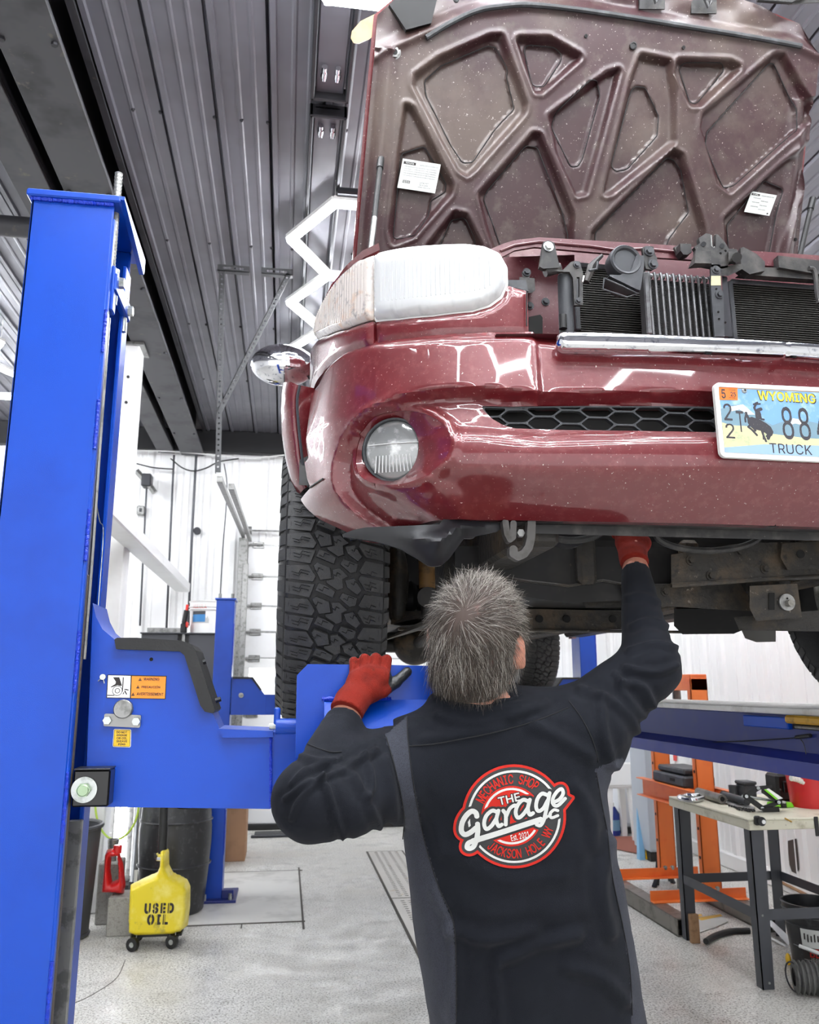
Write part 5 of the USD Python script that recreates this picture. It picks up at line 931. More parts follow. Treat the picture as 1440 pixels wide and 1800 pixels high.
ud('cv_boot', cat([lathe([(.02, -.06), (.034, -.05), (.03, -.04), (.042, -.03), (.036, -.015), (.05, 0), (.042, .015), (.055, .03), (.055, .06), (0, .06)], (.355, 2.35, 1.70), (-1, 0, 0), 24)]), 'black'); ud('knuckle', cat([ell((.31, 2.33, 1.74), (.035, .06, .12)), hull([(.29, 2.3, 1.62), (.33, 2.36, 1.62), (.47, 2.3, 1.66), (.47, 2.42, 1.64), (.3, 2.33, 1.66)]), hull([(.3, 2.3, 1.86), (.33, 2.36, 1.88), (.47, 2.3, 1.84), (.47, 2.4, 1.86)])]), 'under_frame', smooth=40); ud('lower_arm', hull([(.27, 2.3, 1.575), (.27, 2.4, 1.575), (.5, 2.2, 1.66), (.55, 2.5, 1.66), (.5, 2.2, 1.69), (.55, 2.5, 1.69)]), 'under_frame')
ud('stabilizer_bar', tube(spline([(.32, 2.5, 1.72), (.46, 2.75, 1.76), (.7, 2.78, 1.77), (1.3, 2.78, 1.77), (1.54, 2.75, 1.76), (1.68, 2.5, 1.72)], 6), .013, 10), 'under_frame'); ud('engine_block', bx(.55, 1.42, 2.05, 2.9, 1.78, 2.3, .05), 'under_dark'); ud('oil_pan', hull([(.7, 2.1, 1.78), (1.25, 2.1, 1.78), (.75, 2.15, 1.70), (1.2, 2.15, 1.70), (.7, 2.8, 1.78), (1.25, 2.8, 1.78), (.75, 2.75, 1.70), (1.2, 2.75, 1.70)]), 'under_dark')
sw = ud('spare_wheel', cat([lathe([(.2, -.1), (.3, -.12), (.37, -.08), (.385, 0), (.37, .08), (.3, .12), (.2, .1)], (.95, 6.75, 1.85), (0, 0, 1), 40)]), 'tire', smooth=50)

# ------------------------------------------------------------------ the mechanic
from scipy.interpolate import LinearNDInterpolator
from scipy.spatial import cKDTree
mat('shirt', S(15, 18, 26), .8, spec=.2, sheen=.03, mixes=[(14, S(20, 23, 31), .5, .7)], bump=(900, .0007, 2))
mat('shirt_gray', S(56, 58, 67), .75, spec=.2, sheen=.03, mixes=[(600, S(44, 46, 54), .5, .6, 1)], bump=(1000, .0008, 2))
mat('skin', S(196, 136, 114), .5, mixes=[(30, S(184, 112, 96), .5, .7), (300, S(176, 120, 98), .62, .75)], bump=(500, .0004))
mat('scalp', S(74, 60, 54), .7, mixes=[(26, S(120, 78, 72), .6, .75)])
mat('glove', S(122, 30, 18), .85, spec=.2, sheen=.03, mixes=[(26, S(96, 24, 16), .54, .72), (45, S(52, 38, 28), .66, .78)], bump=(600, .0012))
mat('glove_palm', S(44, 45, 47), .35, mixes=[(60, S(90, 88, 86), .62, .75)], bump=(260, .001))
mat('print_red', S(188, 40, 30), .7, spec=.2); mat('print_white', S(206, 207, 203), .7, spec=.2); mat('print_gray', S(46, 47, 48), .65); mat('thread', S(16, 17, 20), .8); mat('trousers', S(26, 27, 31), .8)
mat('hair_dark', S(44, 38, 33), .5); mat('hair_mid', S(98, 90, 80), .45); mat('hair_light', S(186, 180, 172), .4)

def sd_cap(P, a, b, ra, rb):
    a, b = np.asarray(a, np.float32), np.asarray(b, np.float32); d = b - a; t = np.clip(((P - a) @ d) / (d @ d), 0, 1)
    return np.linalg.norm(P - a - t[..., None] * d, axis=-1) - (ra + (rb - ra) * t)
def sd_ell(P, c, r, R=None):
    q = P - np.asarray(c, np.float32); q = q @ np.asarray(R, np.float32) if R is not None else q; r = np.asarray(r, np.float32)
    k0 = np.linalg.norm(q / r, axis=-1); k1 = np.linalg.norm(q / r ** 2, axis=-1); return k0 * (k0 - 1) / (k1 + 1e-9)
def smin(a, b, k): h = np.clip(.5 + .5 * (b - a) / k, 0, 1); return b * (1 - h) + a * h - k * h * (1 - h)
def nets(fn, lo, hi, h):
    lo, hi = np.asarray(lo, float), np.asarray(hi, float); n = np.ceil((hi - lo) / h).astype(int) + 1
    ax = [lo[k] + h * np.arange(n[k]) for k in range(3)]
    F = np.empty(n, np.float32)
    for i0 in range(0, n[0], 24):
        P = np.stack(np.meshgrid(ax[0][i0:i0 + 24], ax[1], ax[2], indexing='ij'), -1).astype(np.float32); F[i0:i0 + 24] = fn(P)
    S_ = F < 0; m = np.zeros(n - 1, np.int8)
    for a in (0, 1):
        for b in (0, 1):
            for c in (0, 1): m += S_[a:n[0] - 1 + a, b:n[1] - 1 + b, c:n[2] - 1 + c]
    cell = np.argwhere((m > 0) & (m < 8)); idx = -np.ones(n - 1, np.int64); idx[tuple(cell.T)] = np.arange(len(cell))
    acc = np.zeros((len(cell), 3)); cnt = np.zeros(len(cell)); C = [(a, b, c) for a in (0, 1) for b in (0, 1) for c in (0, 1)]
    for p in C:
        for k in range(3):
            if p[k]: continue
            q = list(p); q[k] = 1; fa, fb = F[tuple((cell + p).T)], F[tuple((cell + q).T)]; x = (fa < 0) != (fb < 0); t = np.where(x, fa / np.where(x, fa - fb, 1), 0)
            pt = np.array(p, float)[None].repeat(len(cell), 0); pt[:, k] += t; acc += pt * x[:, None]; cnt += x
    v = lo + h * (cell + acc / np.maximum(cnt, 1)[:, None]); fs = []
    for k in range(3):
        s0 = [slice(1, n[j] - 1) if j != k else slice(0, n[k] - 1) for j in range(3)]; s1 = [slice(1, n[j] - 1) if j != k else slice(1, n[k]) for j in range(3)]
        A, B = S_[tuple(s0)], S_[tuple(s1)]; e = np.argwhere(A != B); o = np.array([1 if j != k else 0 for j in range(3)]); g = e + o
        u, w = [j for j in range(3) if j != k]; du, dw = np.eye(3, dtype=int)[u], np.eye(3, dtype=int)[w]
        q = np.stack([idx[tuple((g - du - dw).T)], idx[tuple((g - dw).T)], idx[tuple(g.T)], idx[tuple((g - du).T)]], 1)
        fl = A[tuple(e.T)] ^ (k == 1); q[~fl] = q[~fl][:, ::-1]; fs.append(q)
    q = np.vstack(fs); q = q[(q >= 0).all(1)]; return TM(v, np.vstack([q[:, [0, 1, 2]], q[:, [0, 2, 3]]]))
def relax(m, it=6, lam=.5):
    import scipy.sparse as sp
    e = np.vstack([m.faces[:, [0, 1]], m.faces[:, [1, 2]], m.faces[:, [2, 0]]]); n = len(m.vertices); A = sp.coo_matrix((np.ones(len(e)), (e[:, 0], e[:, 1])), (n, n)).tocsr(); A = ((A + A.T) > 0).astype(float); D = np.asarray(A.sum(1)).ravel(); v = np.array(m.vertices)
    for k in range(it):
        v += lam * ((A @ v) / D[:, None] - v); v -= lam * 1.03 * ((A @ v) / D[:, None] - v) * -1 * 0
        v += -.53 * ((A @ v) / D[:, None] - v)
    return TM(v, m.faces)
def vnorm(m):
    f = m.faces; v = m.vertices; fn = np.cross(v[f[:, 1]] - v[f[:, 0]], v[f[:, 2]] - v[f[:, 0]]); n = np.zeros_like(v)
    for k in range(3): np.add.at(n, f[:, k], fn)
    return n / (np.linalg.norm(n, axis=1, keepdims=True) + 1e-12)
def PXY(p): v = np.asarray(p) - CE; z = v @ CF; return np.c_[720 + FP * (v @ CR) / z, 900 - FP * (v @ CU) / z]

# torso silhouette, row by row: pixel row, left, right, depth of the middle
rows_ = [(1235, 770, 935, 1.52), (1268, 735, 990, 1.53), (1300, 702, 1030, 1.54), (1380, 702, 1056, 1.55), (1480, 713, 1071, 1.565), (1560, 722, 1088, 1.58), (1650, 733, 1103, 1.60), (1790, 758, 1125, 1.62), (1960, 770, 1150, 1.63)]
TZ, TX, TA, TY = [], [], [], []
for r_, l_, q_, y_ in rows_: a, b = aY(l_, r_, y_), aY(q_, r_, y_); TZ.append((a[2] + b[2]) / 2); TX.append((a[0] + b[0]) / 2); TA.append((b[0] - a[0]) / 2); TY.append(y_)
TZ, TX, TA, TY = [V(q)[::-1] for q in (TZ, TX, TA, TY)]; TB = np.interp(TZ, [.7, .95, 1.15, 1.3, 1.36, 1.42], [.125, .128, .125, .118, .10, .075])
ZHEM = aY(1000, 1790, 1.6)[2] - .015
def torso(P, inset=0.0, ext=0.0):
    z = P[..., 2]; cx_, cy_, a, b = (np.interp(z, TZ, q).astype(np.float32) for q in (TX, TY, TA, TB)); a = a - inset; b = b - inset
    q = (np.abs((P[..., 0] - cx_) / a) ** 2.5 + np.abs((P[..., 1] - cy_) / b) ** 2.5) ** .4
    d = (q - 1) * np.minimum(a, b); return np.maximum(d, np.maximum(ZHEM - ext - z, z - TZ[-1]) )
SL, EL, WL = aY(712, 1345, 1.52), aY(548, 1408, 1.385), aY(606, 1266, 1.515)
SR, ER, WR_ = aY(1022, 1285, 1.54), aY(1142, 1172, 1.56), aY(1118, 1004, 1.735)
NB, HC = aY(852, 1262, 1.53), aY(838, 1112, 1.475)
def shirt_f(P):
    d = torso(P)
    d = smin(d, sd_cap(P, aY(800, 1262, 1.53), SL + V([.02, 0, -.005]), .052, .066), .05); d = smin(d, sd_cap(P, aY(900, 1258, 1.53), SR, .054, .074), .05)
    col = sd_cap(P, NB + V([0, .005, .005]), NB + V([-.004, -.020, .062]), .068, .060); d = smin(d, col, .012)
    d = np.maximum(d, P[..., 2] - (NB[2] + .062))
    aL = smin(sd_cap(P, SL, EL, .080, .060), sd_cap(P, EL, WL, .054, .035), .03); aR = smin(sd_cap(P, SR, ER, .084, .057), sd_cap(P, ER, WR_, .055, .0315), .03)
    aL = smin(aL, sd_cap(P, SL + V([-.03, 0, -.04]), EL + V([.06, 0, -.012]), .05, .045), .03)
    d = smin(d, aL, .035); d = smin(d, aR, .035)
    for w, e in ((WL, EL), (WR_, ER)):
        ax = (w - e) / np.linalg.norm(w - e); near = np.linalg.norm(P - w.astype(np.float32), axis=-1) < .09; d = np.where(near, np.maximum(d, (P - w.astype(np.float32)) @ ax.astype(np.float32)), d)
    return d
lo, hi = V([-.03, 1.27, ZHEM - .02]), V([.80, 1.82, WR_[2] + .03])
sh = nets(shirt_f, lo, hi, .0056); sh = relax(sh, 5)
for it in range(1):
    n_ = vnorm(sh); v = np.array(sh.vertices); p2 = PXY(v)
    folds = [([(500, 1405), (545, 1372), (605, 1352)], 5, .006), ([(512, 1440), (528, 1402), (565, 1368)], 5, .006), ([(567, 1362), (580, 1400), (592, 1442), (602, 1470)], 6, .007), ([(640, 1325), (652, 1350), (655, 1385), (648, 1400)], 6, .006), ([(616, 1352), (640, 1392), (668, 1455)], 7, .005), ([(590, 1345), (615, 1340), (660, 1318)], 6, .006), ([(530, 1330), (560, 1335), (600, 1330)], 5, .005), ([(510, 1380), (540, 1350), (590, 1335)], 4, .004), ([(680, 1335), (690, 1390), (695, 1450)], 8, .005),
             ([(1095, 1198), (1130, 1208), (1148, 1240)], 7, .007), ([(1058, 1225), (1062, 1285), (1078, 1345)], 8, .006), ([(1100, 1172), (1150, 1182), (1190, 1170)], 6, .006), ([(1105, 1142), (1150, 1130), (1188, 1138)], 5, .005), ([(1135, 1290), (1112, 1325), (1085, 1350)], 7, .005), ([(1020, 1210), (1070, 1225), (1110, 1260), (1125, 1290)], 7, .006), ([(1108, 1100), (1140, 1090), (1175, 1100)], 5, .004), ([(1100, 1050), (1130, 1045), (1165, 1060)], 5, .003), ([(1085, 1185), (1105, 1230), (1130, 1260)], 7, .006),
             ([(880, 1690), (945, 1662), (1015, 1645)], 11, .008), ([(790, 1635), (860, 1652), (940, 1640)], 12, .007), ([(872, 1705), (877, 1755), (880, 1800)], 9, .006), ([(745, 1300), (800, 1292), (880, 1280)], 9, .004), ([(800, 1500), (880, 1545), (990, 1540)], 16, .004), ([(1075, 1480), (1060, 1560), (1075, 1640)], 11, .006), ([(760, 1560), (785, 1620), (800, 1700), (795, 1790)], 10, .005), ([(1000, 1700), (1060, 1720), (1100, 1760)], 11, .006), ([(940, 1275), (990, 1300), (1040, 1330)], 10, .005), ([(730, 1400), (760, 1440), (775, 1500)], 10, .003), ([(1010, 1380), (1040, 1430), (1050, 1490)], 10, .004), ([(770, 1255), (830, 1270), (900, 1258), (960, 1235)], 7, .004)]
    front = (n_ @ CF) < .25; disp = np.zeros(len(v)); tr_ = np.linalg.norm(v - CE, axis=1)
    for pts, w, a in folds:
        L = LineString(spline(pts, 5)); k = front & (np.abs(p2[:, 0] - V(pts)[:, 0].mean()) < 170) & (np.abs(p2[:, 1] - V(pts)[:, 1].mean()) < 170); e = shapely.distance(L, shapely.points(p2[k])); disp[k] += a * (np.exp(-(e / w) ** 2) - .55 * np.exp(-((e - 1.9 * w) / (1.1 * w)) ** 2))
    disp += .006 * (meshkit.fbm(v * V([16, 16, 9.]), 3, 5) - .5) + np.where(np.linalg.norm(v - WL, axis=1) < .045, -.001, 0)
    sh = TM(v + n_ * disp[:, None], sh.faces)
man = thing('person', 'grey-haired mechanic in a dark work shirt and red gloves reaching up under the truck', 'person', (.46, 1.62, 0))
# continuous body under the clothes
fdir = V([.46, .66, .56]); fdir /= np.linalg.norm(fdir); rdir = np.cross(fdir, V([.05, -.3, 1])); rdir /= np.linalg.norm(rdir); udir = np.cross(rdir, fdir); HRt = np.stack([rdir, fdir, udir], 1)
hl = lambda x, y, z: HC + HRt @ V([x, y, z])
def body_f(P):
    d = sd_ell(P, HC, (.081, .098, .104), HRt); d = smin(d, sd_ell(P, hl(0, .03, -.075), (.062, .066, .062), HRt), .03)
    d = smin(d, sd_cap(P, hl(0, .085, -.02), hl(0, .108, -.045), .008, .013), .012); d = smin(d, sd_ell(P, hl(0, .085, -.118), (.026, .02, .018), HRt), .02); d = smin(d, sd_cap(P, hl(-.022, .094, -.082), hl(.022, .094, -.082), .007, .007), .008); d = smin(d, sd_cap(P, hl(-.045, .085, .02), hl(.045, .085, .02), .008, .008), .012)
    for s in (-1, 1):
        d = np.maximum(d, -sd_ell(P, hl(s * .032, .106, -.005), (.016, .014, .011), HRt)); d = smin(d, sd_ell(P, hl(s * .032, .086, -.005), (.013, .013, .013), HRt), .003)
        d = smin(d, sd_ell(P, hl(s * .083, -.010, -.02), (.010, .019, .031), HRt), .008); d = smin(d, sd_ell(P, hl(s * .085, -.004, -.046), (.008, .012, .014), HRt), .006)
    d = smin(d, sd_cap(P, hl(0, -.03, -.055), NB + V([0, .01, -.06]), .058, .058), .035); d = smin(d, torso(P, .024, -.01), .04)
    for s, e, w, f in ((SL, EL, WL, aY(622, 1222, 1.545)), (SR, ER, WR_, aY(1114, 962, 1.765))):
        d = smin(d, sd_cap(P, s, e, .052, .040), .03); d = smin(d, sd_cap(P, e, w, .040, .0275), .02); d = smin(d, sd_cap(P, w, f, .0275, .022), .01)
    hz = ZHEM; hip = V([np.interp(hz, TZ, TX), 1.63, .90])
    for x, f in ((-.095, (.36, 1.62)), (.095, (.66, 1.60))): d = smin(d, sd_cap(P, hip + V([x, 0, 0]), (f[0], f[1] + .01, .48), .08, .052), .04); d = smin(d, sd_cap(P, (f[0], f[1] + .01, .48), (f[0], f[1], .09), .05, .036), .02); d = smin(d, sd_cap(P, (f[0], f[1], .07), (f[0], f[1] + .15, .045), .038, .03), .02)
    return smin(d, sd_ell(P, hip, (.15, .10, .11)), .04)
bd = relax(nets(body_f, (-.02, 1.27, .0), (.80, 1.86, 1.85), .0068), 2)
body = part(man, 'body', bd, 'skin', smooth=True)
# shirt split into dark cloth and grey side panels
c = sh.vertices[sh.faces].mean(1); p2 = PXY(c); fn_ = sh.face_normals if False else np.cross(sh.vertices[sh.faces[:, 1]] - sh.vertices[sh.faces[:, 0]], sh.vertices[sh.faces[:, 2]] - sh.vertices[sh.faces[:, 0]])
PL = Polygon([(676, 1293), (700, 1272), (716, 1258), (717, 1300), (727, 1380), (747, 1480), (772, 1560), (797, 1620), (802, 1700), (802, 1830), (740, 1830), (700, 1650), (690, 1520), (708, 1490), (712, 1440), (703, 1390), (690, 1330)]); PR = Polygon([(1046, 1352), (1094, 1332), (1104, 1345), (1075, 1385), (1130, 1500), (1150, 1830), (1111, 1830), (1107, 1704), (1094, 1625), (1076, 1540), (1068, 1467), (1059, 1420)])
shapely.prepare(PL); shapely.prepare(PR); back = (c[:, 1] < np.interp(c[:, 2], TZ, TY) + .06) & ((fn_ @ CF) < 0)
left = shapely.contains_xy(PL, p2[:, 0], p2[:, 1]) & back & (np.linalg.norm(c - EL, axis=1) > .12); right = shapely.contains_xy(PR, p2[:, 0], p2[:, 1]) & back
sn = vnorm(sh); shv = np.array(sh.vertices)
def sub(k): f = sh.faces[k]; u, inv = np.unique(f, return_inverse=True); return TM(sh.vertices[u], inv.reshape(-1, 3)), sn[u]
def put_n(t, name, m, n, mt, label=None):
    p = _path(t.path, name); g = usdkit.mesh(stage, p, (m.vertices - t.loc, m.faces), MAT[mt], smooth=False); g.CreateNormalsAttr(Vt.Vec3fArray.FromNumpy(n.astype(np.float32))); g.SetNormalsInterpolation('vertex'); meta(g.GetPrim(), label=label); return T(p, t.loc)
shirt = put_n(man, 'work_shirt', *sub(~(left | right)), 'shirt', 'near-black long-sleeved work shirt with a printed back')
put_n(shirt, 'side_panel', *sub(left), 'shirt_gray', 'grey knit side panel'); put_n(shirt, 'side_panel', *sub(right), 'shirt_gray', 'grey knit side panel')
# mapping from picture rows on the back of the shirt to its surface, for seams and the print
ff = ((sn @ CF) < -.05); q2 = PXY(shv[ff]); dep = (shv[ff] - CE) @ CF; kt = cKDTree(q2)
def onshirt(pts, off):
    pts = np.asarray(pts, float); _, i = kt.query(pts, k=6); dz = dep[i]; w = np.exp(-((q2[i] - pts[:, None]) ** 2).sum(-1) / 18.) * (dz < dz.min(1, keepdims=True) + .03) + 1e-9; w /= w.sum(1, keepdims=True); z = (dz * w).sum(1); n = (sn[ff][i] * w[..., None]).sum(1); n /= np.linalg.norm(n, axis=1, keepdims=True)
    d = CR * (pts[:, :1] - 720) / FP + CU * (900 - pts[:, 1:]) / FP + CF; return CE + d * z[:, None] + n * off
def seam(pts, r=.0011): return tube(onshirt(spline(pts, 8), .0008), r, 5)
part(shirt, 'yoke_seam', seam([(718, 1312), (760, 1308), (800, 1301), (870, 1287), (940, 1268), (1000, 1244)]), 'thread')
part(shirt, 'panel_seam', seam([(716, 1264), (717, 1300), (727, 1380), (747, 1480), (772, 1560), (797, 1620), (802, 1700), (802, 1790)]), 'thread'); part(shirt, 'panel_seam', seam([(1048, 1358), (1059, 1420), (1068, 1467), (1076, 1540), (1094, 1625), (1107, 1704), (1111, 1785)]), 'thread')
part(shirt, 'armhole_seam', seam([(679, 1296), (690, 1335), (703, 1390), (711, 1440), (709, 1475)]), 'thread'); part(shirt, 'armhole_seam', seam([(1000, 1232), (1022, 1262), (1042, 1302), (1052, 1340)]), 'thread')
part(shirt, 'cuff_seam', seam([(541, 1308), (560, 1316), (580, 1322), (600, 1322)]), 'thread')
colr = relax(nets(lambda P: np.maximum(np.abs(sd_cap(P, NB + V([0, .0, -.01]), NB + V([-.005, -.016, .068]), .077, .068)) - .003, np.maximum((P - (NB + V([0, 0, .062])).astype(np.float32)) @ V([0, -.3, .95], np.float32), -((P - (NB + V([0, 0, -.002])).astype(np.float32)) @ V([0, -.35, .95], np.float32)))), NB - V([.1, .12, .06]), NB + V([.1, .12, .11]), .004), 3)
part(shirt, 'collar', colr, 'shirt', smooth=True)
# trousers and boots
hipx = float(np.interp(ZHEM, TZ, TX))
def trou(P):
    d = sd_ell(P, (hipx, 1.63, .90), (.17, .12, .12))
    for x, f in ((-.095, (.36, 1.62)), (.095, (.66, 1.60))): d = smin(d, sd_cap(P, (hipx + x, 1.63, .88), (f[0], f[1] + .01, .48), .098, .075), .04); d = smin(d, sd_cap(P, (f[0], f[1] + .01, .48), (f[0], f[1], .07), .074, .062), .03)
    return np.maximum(d, .05 - P[..., 2])
part(man, 'trousers', relax(nets(trou, (.2, 1.45, .03), (.85, 1.80, 1.04), .009), 3), 'trousers', smooth=True)
for f in ((.36, 1.62), (.66, 1.60)):
    bt = part(man, 'boot', relax(nets(lambda P: np.maximum(smin(sd_cap(P, (f[0], f[1], .04), (f[0], f[1] + .17, .035), .048, .044), sd_cap(P, (f[0], f[1], .05), (f[0], f[1], .12), .05, .048), .02), .012 - P[..., 2]), (f[0] - .08, f[1] - .08, 0), (f[0] + .08, f[1] + .25, .2), .006), 2), 'black', smooth=True)
    part(bt, 'sole', prism(LineString([(f[0], f[1] - .005), (f[0], f[1] + .175)]).buffer(.05), (0, 0, 0), (1, 0, 0), (0, 1, 0), (0, 0, 1), 0, .016), 'rubber')

# gloves: palm, four fingers of their own, thumb
def glove(chains, palm, cuff, extra, lab, coat, h=.0026):
    pts = np.vstack([np.array([c[0] for c in ch]) for ch in chains] + [np.array([p for p, _ in palm])] + [np.array([c for c, _ in cuff])]); lo, hi = pts.min(0) - .045, pts.max(0) + .045
    def fn(P):
        d = None
        for k in range(len(palm) - 1): e = sd_cap(P, palm[k][0], palm[k + 1][0], palm[k][1], palm[k + 1][1]); d = e if d is None else smin(d, e, .012)
        for k in range(len(cuff) - 1): d = smin(d, sd_cap(P, cuff[k][0], cuff[k + 1][0], cuff[k][1], cuff[k + 1][1]), .014)
        for ch in chains:
            e = None
            for (a, ra), (b, rb) in zip(ch[:-1], ch[1:]): c_ = sd_cap(P, a, b, ra, rb); e = c_ if e is None else smin(e, c_, .004)
            d = smin(d, e, .0045)
        a, b = cuff[0][0], cuff[1][0]; ax = (a - b) / np.linalg.norm(a - b); return np.maximum(d, (P - a.astype(np.float32)) @ ax.astype(np.float32))
    m = relax(nets(fn, lo, hi, h), 3); n = vnorm(m); v = np.array(m.vertices); v += n * (.0012 * (meshkit.fbm(v * 90, 3, 4) - .5))[:, None]; m = TM(v, m.faces); n = vnorm(m)
    cc = v[m.faces].mean(1); k = coat(cc, n[m.faces].mean(1))
    def sub_(k): f = m.faces[k]; u, inv = np.unique(f, return_inverse=True); return TM(v[u], inv.reshape(-1, 3)), n[u]
    g = put_n(man, 'glove', *sub_(~k), 'glove', lab); put_n(g, 'palm_coating', *sub_(k), 'glove_palm', 'dark rubber palm and fingertips'); return g
aa = lambda x, y, d: aY(x, y, d)
PLn = 1.581
fing = []
for mx_, my_, px2, py2, r in ((622, 1190, 622, 1163, .0082), (640, 1184, 641, 1158, .0092), (659, 1183, 661, 1157, .0096), (677, 1187, 680, 1160, .0092)):
    mcp = aa(mx_, my_, 1.555); pip = aa(px2, py2, 1.572); tip = pip + V([.002, .030, -.012]); fing.append([(mcp, r * 1.1), (pip, r), (pip + V([.001, .018, .002]), r * .95), (tip, r * .9), (tip + V([0, .004, -.018]), r * .8)])
thumb = [(aa(648, 1222, 1.54), .0135), (aa(673, 1215, 1.543), .0118), (aa(696, 1199, 1.555), .0105), (aa(716, 1181, 1.562), .0092)]
palm = [(aa(613, 1228, 1.53), .020), (aa(630, 1196, 1.552), .018), (aa(650, 1188, 1.553), .0185), (aa(670, 1192, 1.552), .017), (aa(652, 1214, 1.542), .019), (aa(624, 1232, 1.53), .0215), (aa(635, 1205, 1.548), .020)]
cuf = [(aa(609, 1252, 1.515), .0315), (aa(616, 1236, 1.526), .0285)]
ta, tb_ = thumb[1][0], thumb[3][0]
def coatL(c, n):
    thumbside = (np.linalg.norm(c - thumb[2][0], axis=1) < .024) | (np.linalg.norm(c - tb_, axis=1) < .022)
    return thumbside | ((c[:, 1] > 1.574)) | ((n[:, 1] > .35) & (np.linalg.norm(c - cuf[0][0], axis=1) > .045))
glove(fing + [thumb], palm, cuf, None, 'red knit glove gripping the blue stop plate', coatL)
fr = []
for k, (mx_, r) in enumerate(((1096, .0095), (1108, .010), (1121, .010), (1133, .009))):
    m_ = aa(mx_, 952, 1.775); p_ = m_ + V([0, .012, .034]); fr.append([(m_, r * 1.1), (p_, r), (p_ + V([0, .026, .008]), r * .95), (p_ + V([.0, .034, -.012]), r * .85)])
th = [(aa(1098, 972, 1.765), .013), (aa(1090, 955, 1.785), .011), (aa(1088, 938, 1.80), .010)]
glove(fr + [th], [(aa(1106, 978, 1.755), .021), (aa(1100, 955, 1.772), .018), (aa(1116, 952, 1.773), .019), (aa(1129, 955, 1.772), .018), (aa(1118, 976, 1.755), .0215)], [(aa(1116, 990, 1.738), .032), (aa(1114, 978, 1.75), .029)], None, 'red knit glove reaching behind the bumper', lambda c, n: (n[:, 1] > .45) & (np.linalg.norm(c - aa(1117, 988, 1.742), axis=1) > .045), h=.0034)

# hair: a scalp cap and strands combed outward from the whorl
def cap_f(P):
    d = sd_ell(P, HC, (.0825, .0995, .1055), HRt); d = smin(d, sd_ell(P, hl(0, -.05, -.062), (.066, .052, .068), HRt), .03); q = (P - HC.astype(np.float32)) @ HRt.astype(np.float32)
    return np.maximum(d, np.maximum(q[..., 1] - .062 - .25 * np.clip(q[..., 2], -.2, .1), -.118 - q[..., 2] + .9 * np.clip(q[..., 1] + .03, 0, 1)))
capm = relax(nets(cap_f, HC - .14, HC + .14, .004), 2); hair = part(man, 'hair', capm, 'scalp', smooth=True, label='short grey and brown hair with a whorl at the crown')
hr = np.random.default_rng(11); cn_ = vnorm(capm); f = capm.faces; ar = np.linalg.norm(np.cross(capm.vertices[f[:, 1]] - capm.vertices[f[:, 0]], capm.vertices[f[:, 2]] - capm.vertices[f[:, 0]]), axis=1)
outer = np.einsum('ij,ij->i', capm.vertices[f].mean(1) - HC, cn_[f].mean(1)) > .02; ar = ar * outer; NH = 17000; fi = hr.choice(len(f), NH, p=ar / ar.sum()); b = hr.dirichlet((1, 1, 1), NH)
root = (capm.vertices[f[fi]] * b[..., None]).sum(1); nn = (cn_[f[fi]] * b[..., None]).sum(1); nn /= np.linalg.norm(nn, axis=1, keepdims=True)
rp = PXY(root); part_l = LineString([(790, 1096), (812, 1082), (832, 1072), (852, 1046)]); dl = shapely.distance(part_l, shapely.points(rp)); facing = (nn @ CF) < 0
keep = ~(facing & (dl < 7) & (hr.random(NH) < .75)); root, nn, rp, dl = root[keep], nn[keep], rp[keep], dl[keep]; NH = len(root)
wh = aY(818, 1080, 1.40); away = root - wh; away -= nn * np.einsum('ij,ij->i', away, nn)[:, None]; away /= np.linalg.norm(away, axis=1, keepdims=True) + 1e-6
sw_ = np.cross(nn, away); dwn = V([0, 0, -1.]) - nn * (-nn[:, 2:3]); k_ = np.clip((rp[:, 1:] - 1090) / 60, 0, 1) * 1.1
fl_ = away + .6 * sw_ * np.exp(-np.linalg.norm(root - wh, axis=1) / .05)[:, None] + k_ * dwn; fl_ /= np.linalg.norm(fl_, axis=1, keepdims=True); fl_ += hr.normal(0, .26, fl_.shape); cl = meshkit.noise(root * 120, 8)[:, None] - .5; fl_ += 1.1 * cl * np.cross(nn, fl_); fl_ /= np.linalg.norm(fl_, axis=1, keepdims=True)
Ln = hr.uniform(.022, .040, NH) * np.where(rp[:, 1] > 1190, .75, 1.0); lift = hr.uniform(.04, .30, NH) + .25 * np.clip((1065 - rp[:, 1]) / 60, 0, 1)
ts = np.linspace(0, 1, 6)[None, :, None]; st_ = root[:, None] + Ln[:, None, None] * (fl_[:, None] * ts + nn[:, None] * (lift[:, None, None] * ts - .75 * lift[:, None, None] * ts ** 2 * .6)) + np.array([0, 0, -1.]) * (.12 * Ln[:, None, None] * ts ** 2)
kind = hr.random(NH) + .35 * (meshkit.noise(root * 35, 2) - .5) - .25 * np.clip((rp[:, 1] - 1170) / 60, 0, 1) + .1 * np.clip((1080 - rp[:, 1]) / 60, 0, 1)
def curves(t, name, P, w, mt, label=None):
    p = _path(t.path, name); c = UsdGeom.BasisCurves.Define(stage, p); c.CreateTypeAttr('linear'); n, m = P.shape[:2]
    c.CreatePointsAttr(Vt.Vec3fArray.FromNumpy((P.reshape(-1, 3) - t.loc).astype(np.float32))); c.CreateCurveVertexCountsAttr(Vt.IntArray.FromNumpy(np.full(n, m, np.int32)))
    c.CreateWidthsAttr(Vt.FloatArray.FromNumpy(np.tile(w * np.linspace(1, .35, m), n).astype(np.float32))); c.SetWidthsInterpolation('vertex'); UsdShade.MaterialBindingAPI.Apply(c.GetPrim()).Bind(MAT[mt]); meta(c.GetPrim(), label=label, kind='stuff')
for k, mt in ((kind < .42, 'hair_dark'), ((kind >= .42) & (kind < .80), 'hair_mid'), (kind >= .80, 'hair_light')): curves(hair, 'strand', st_[k], .00042, mt)

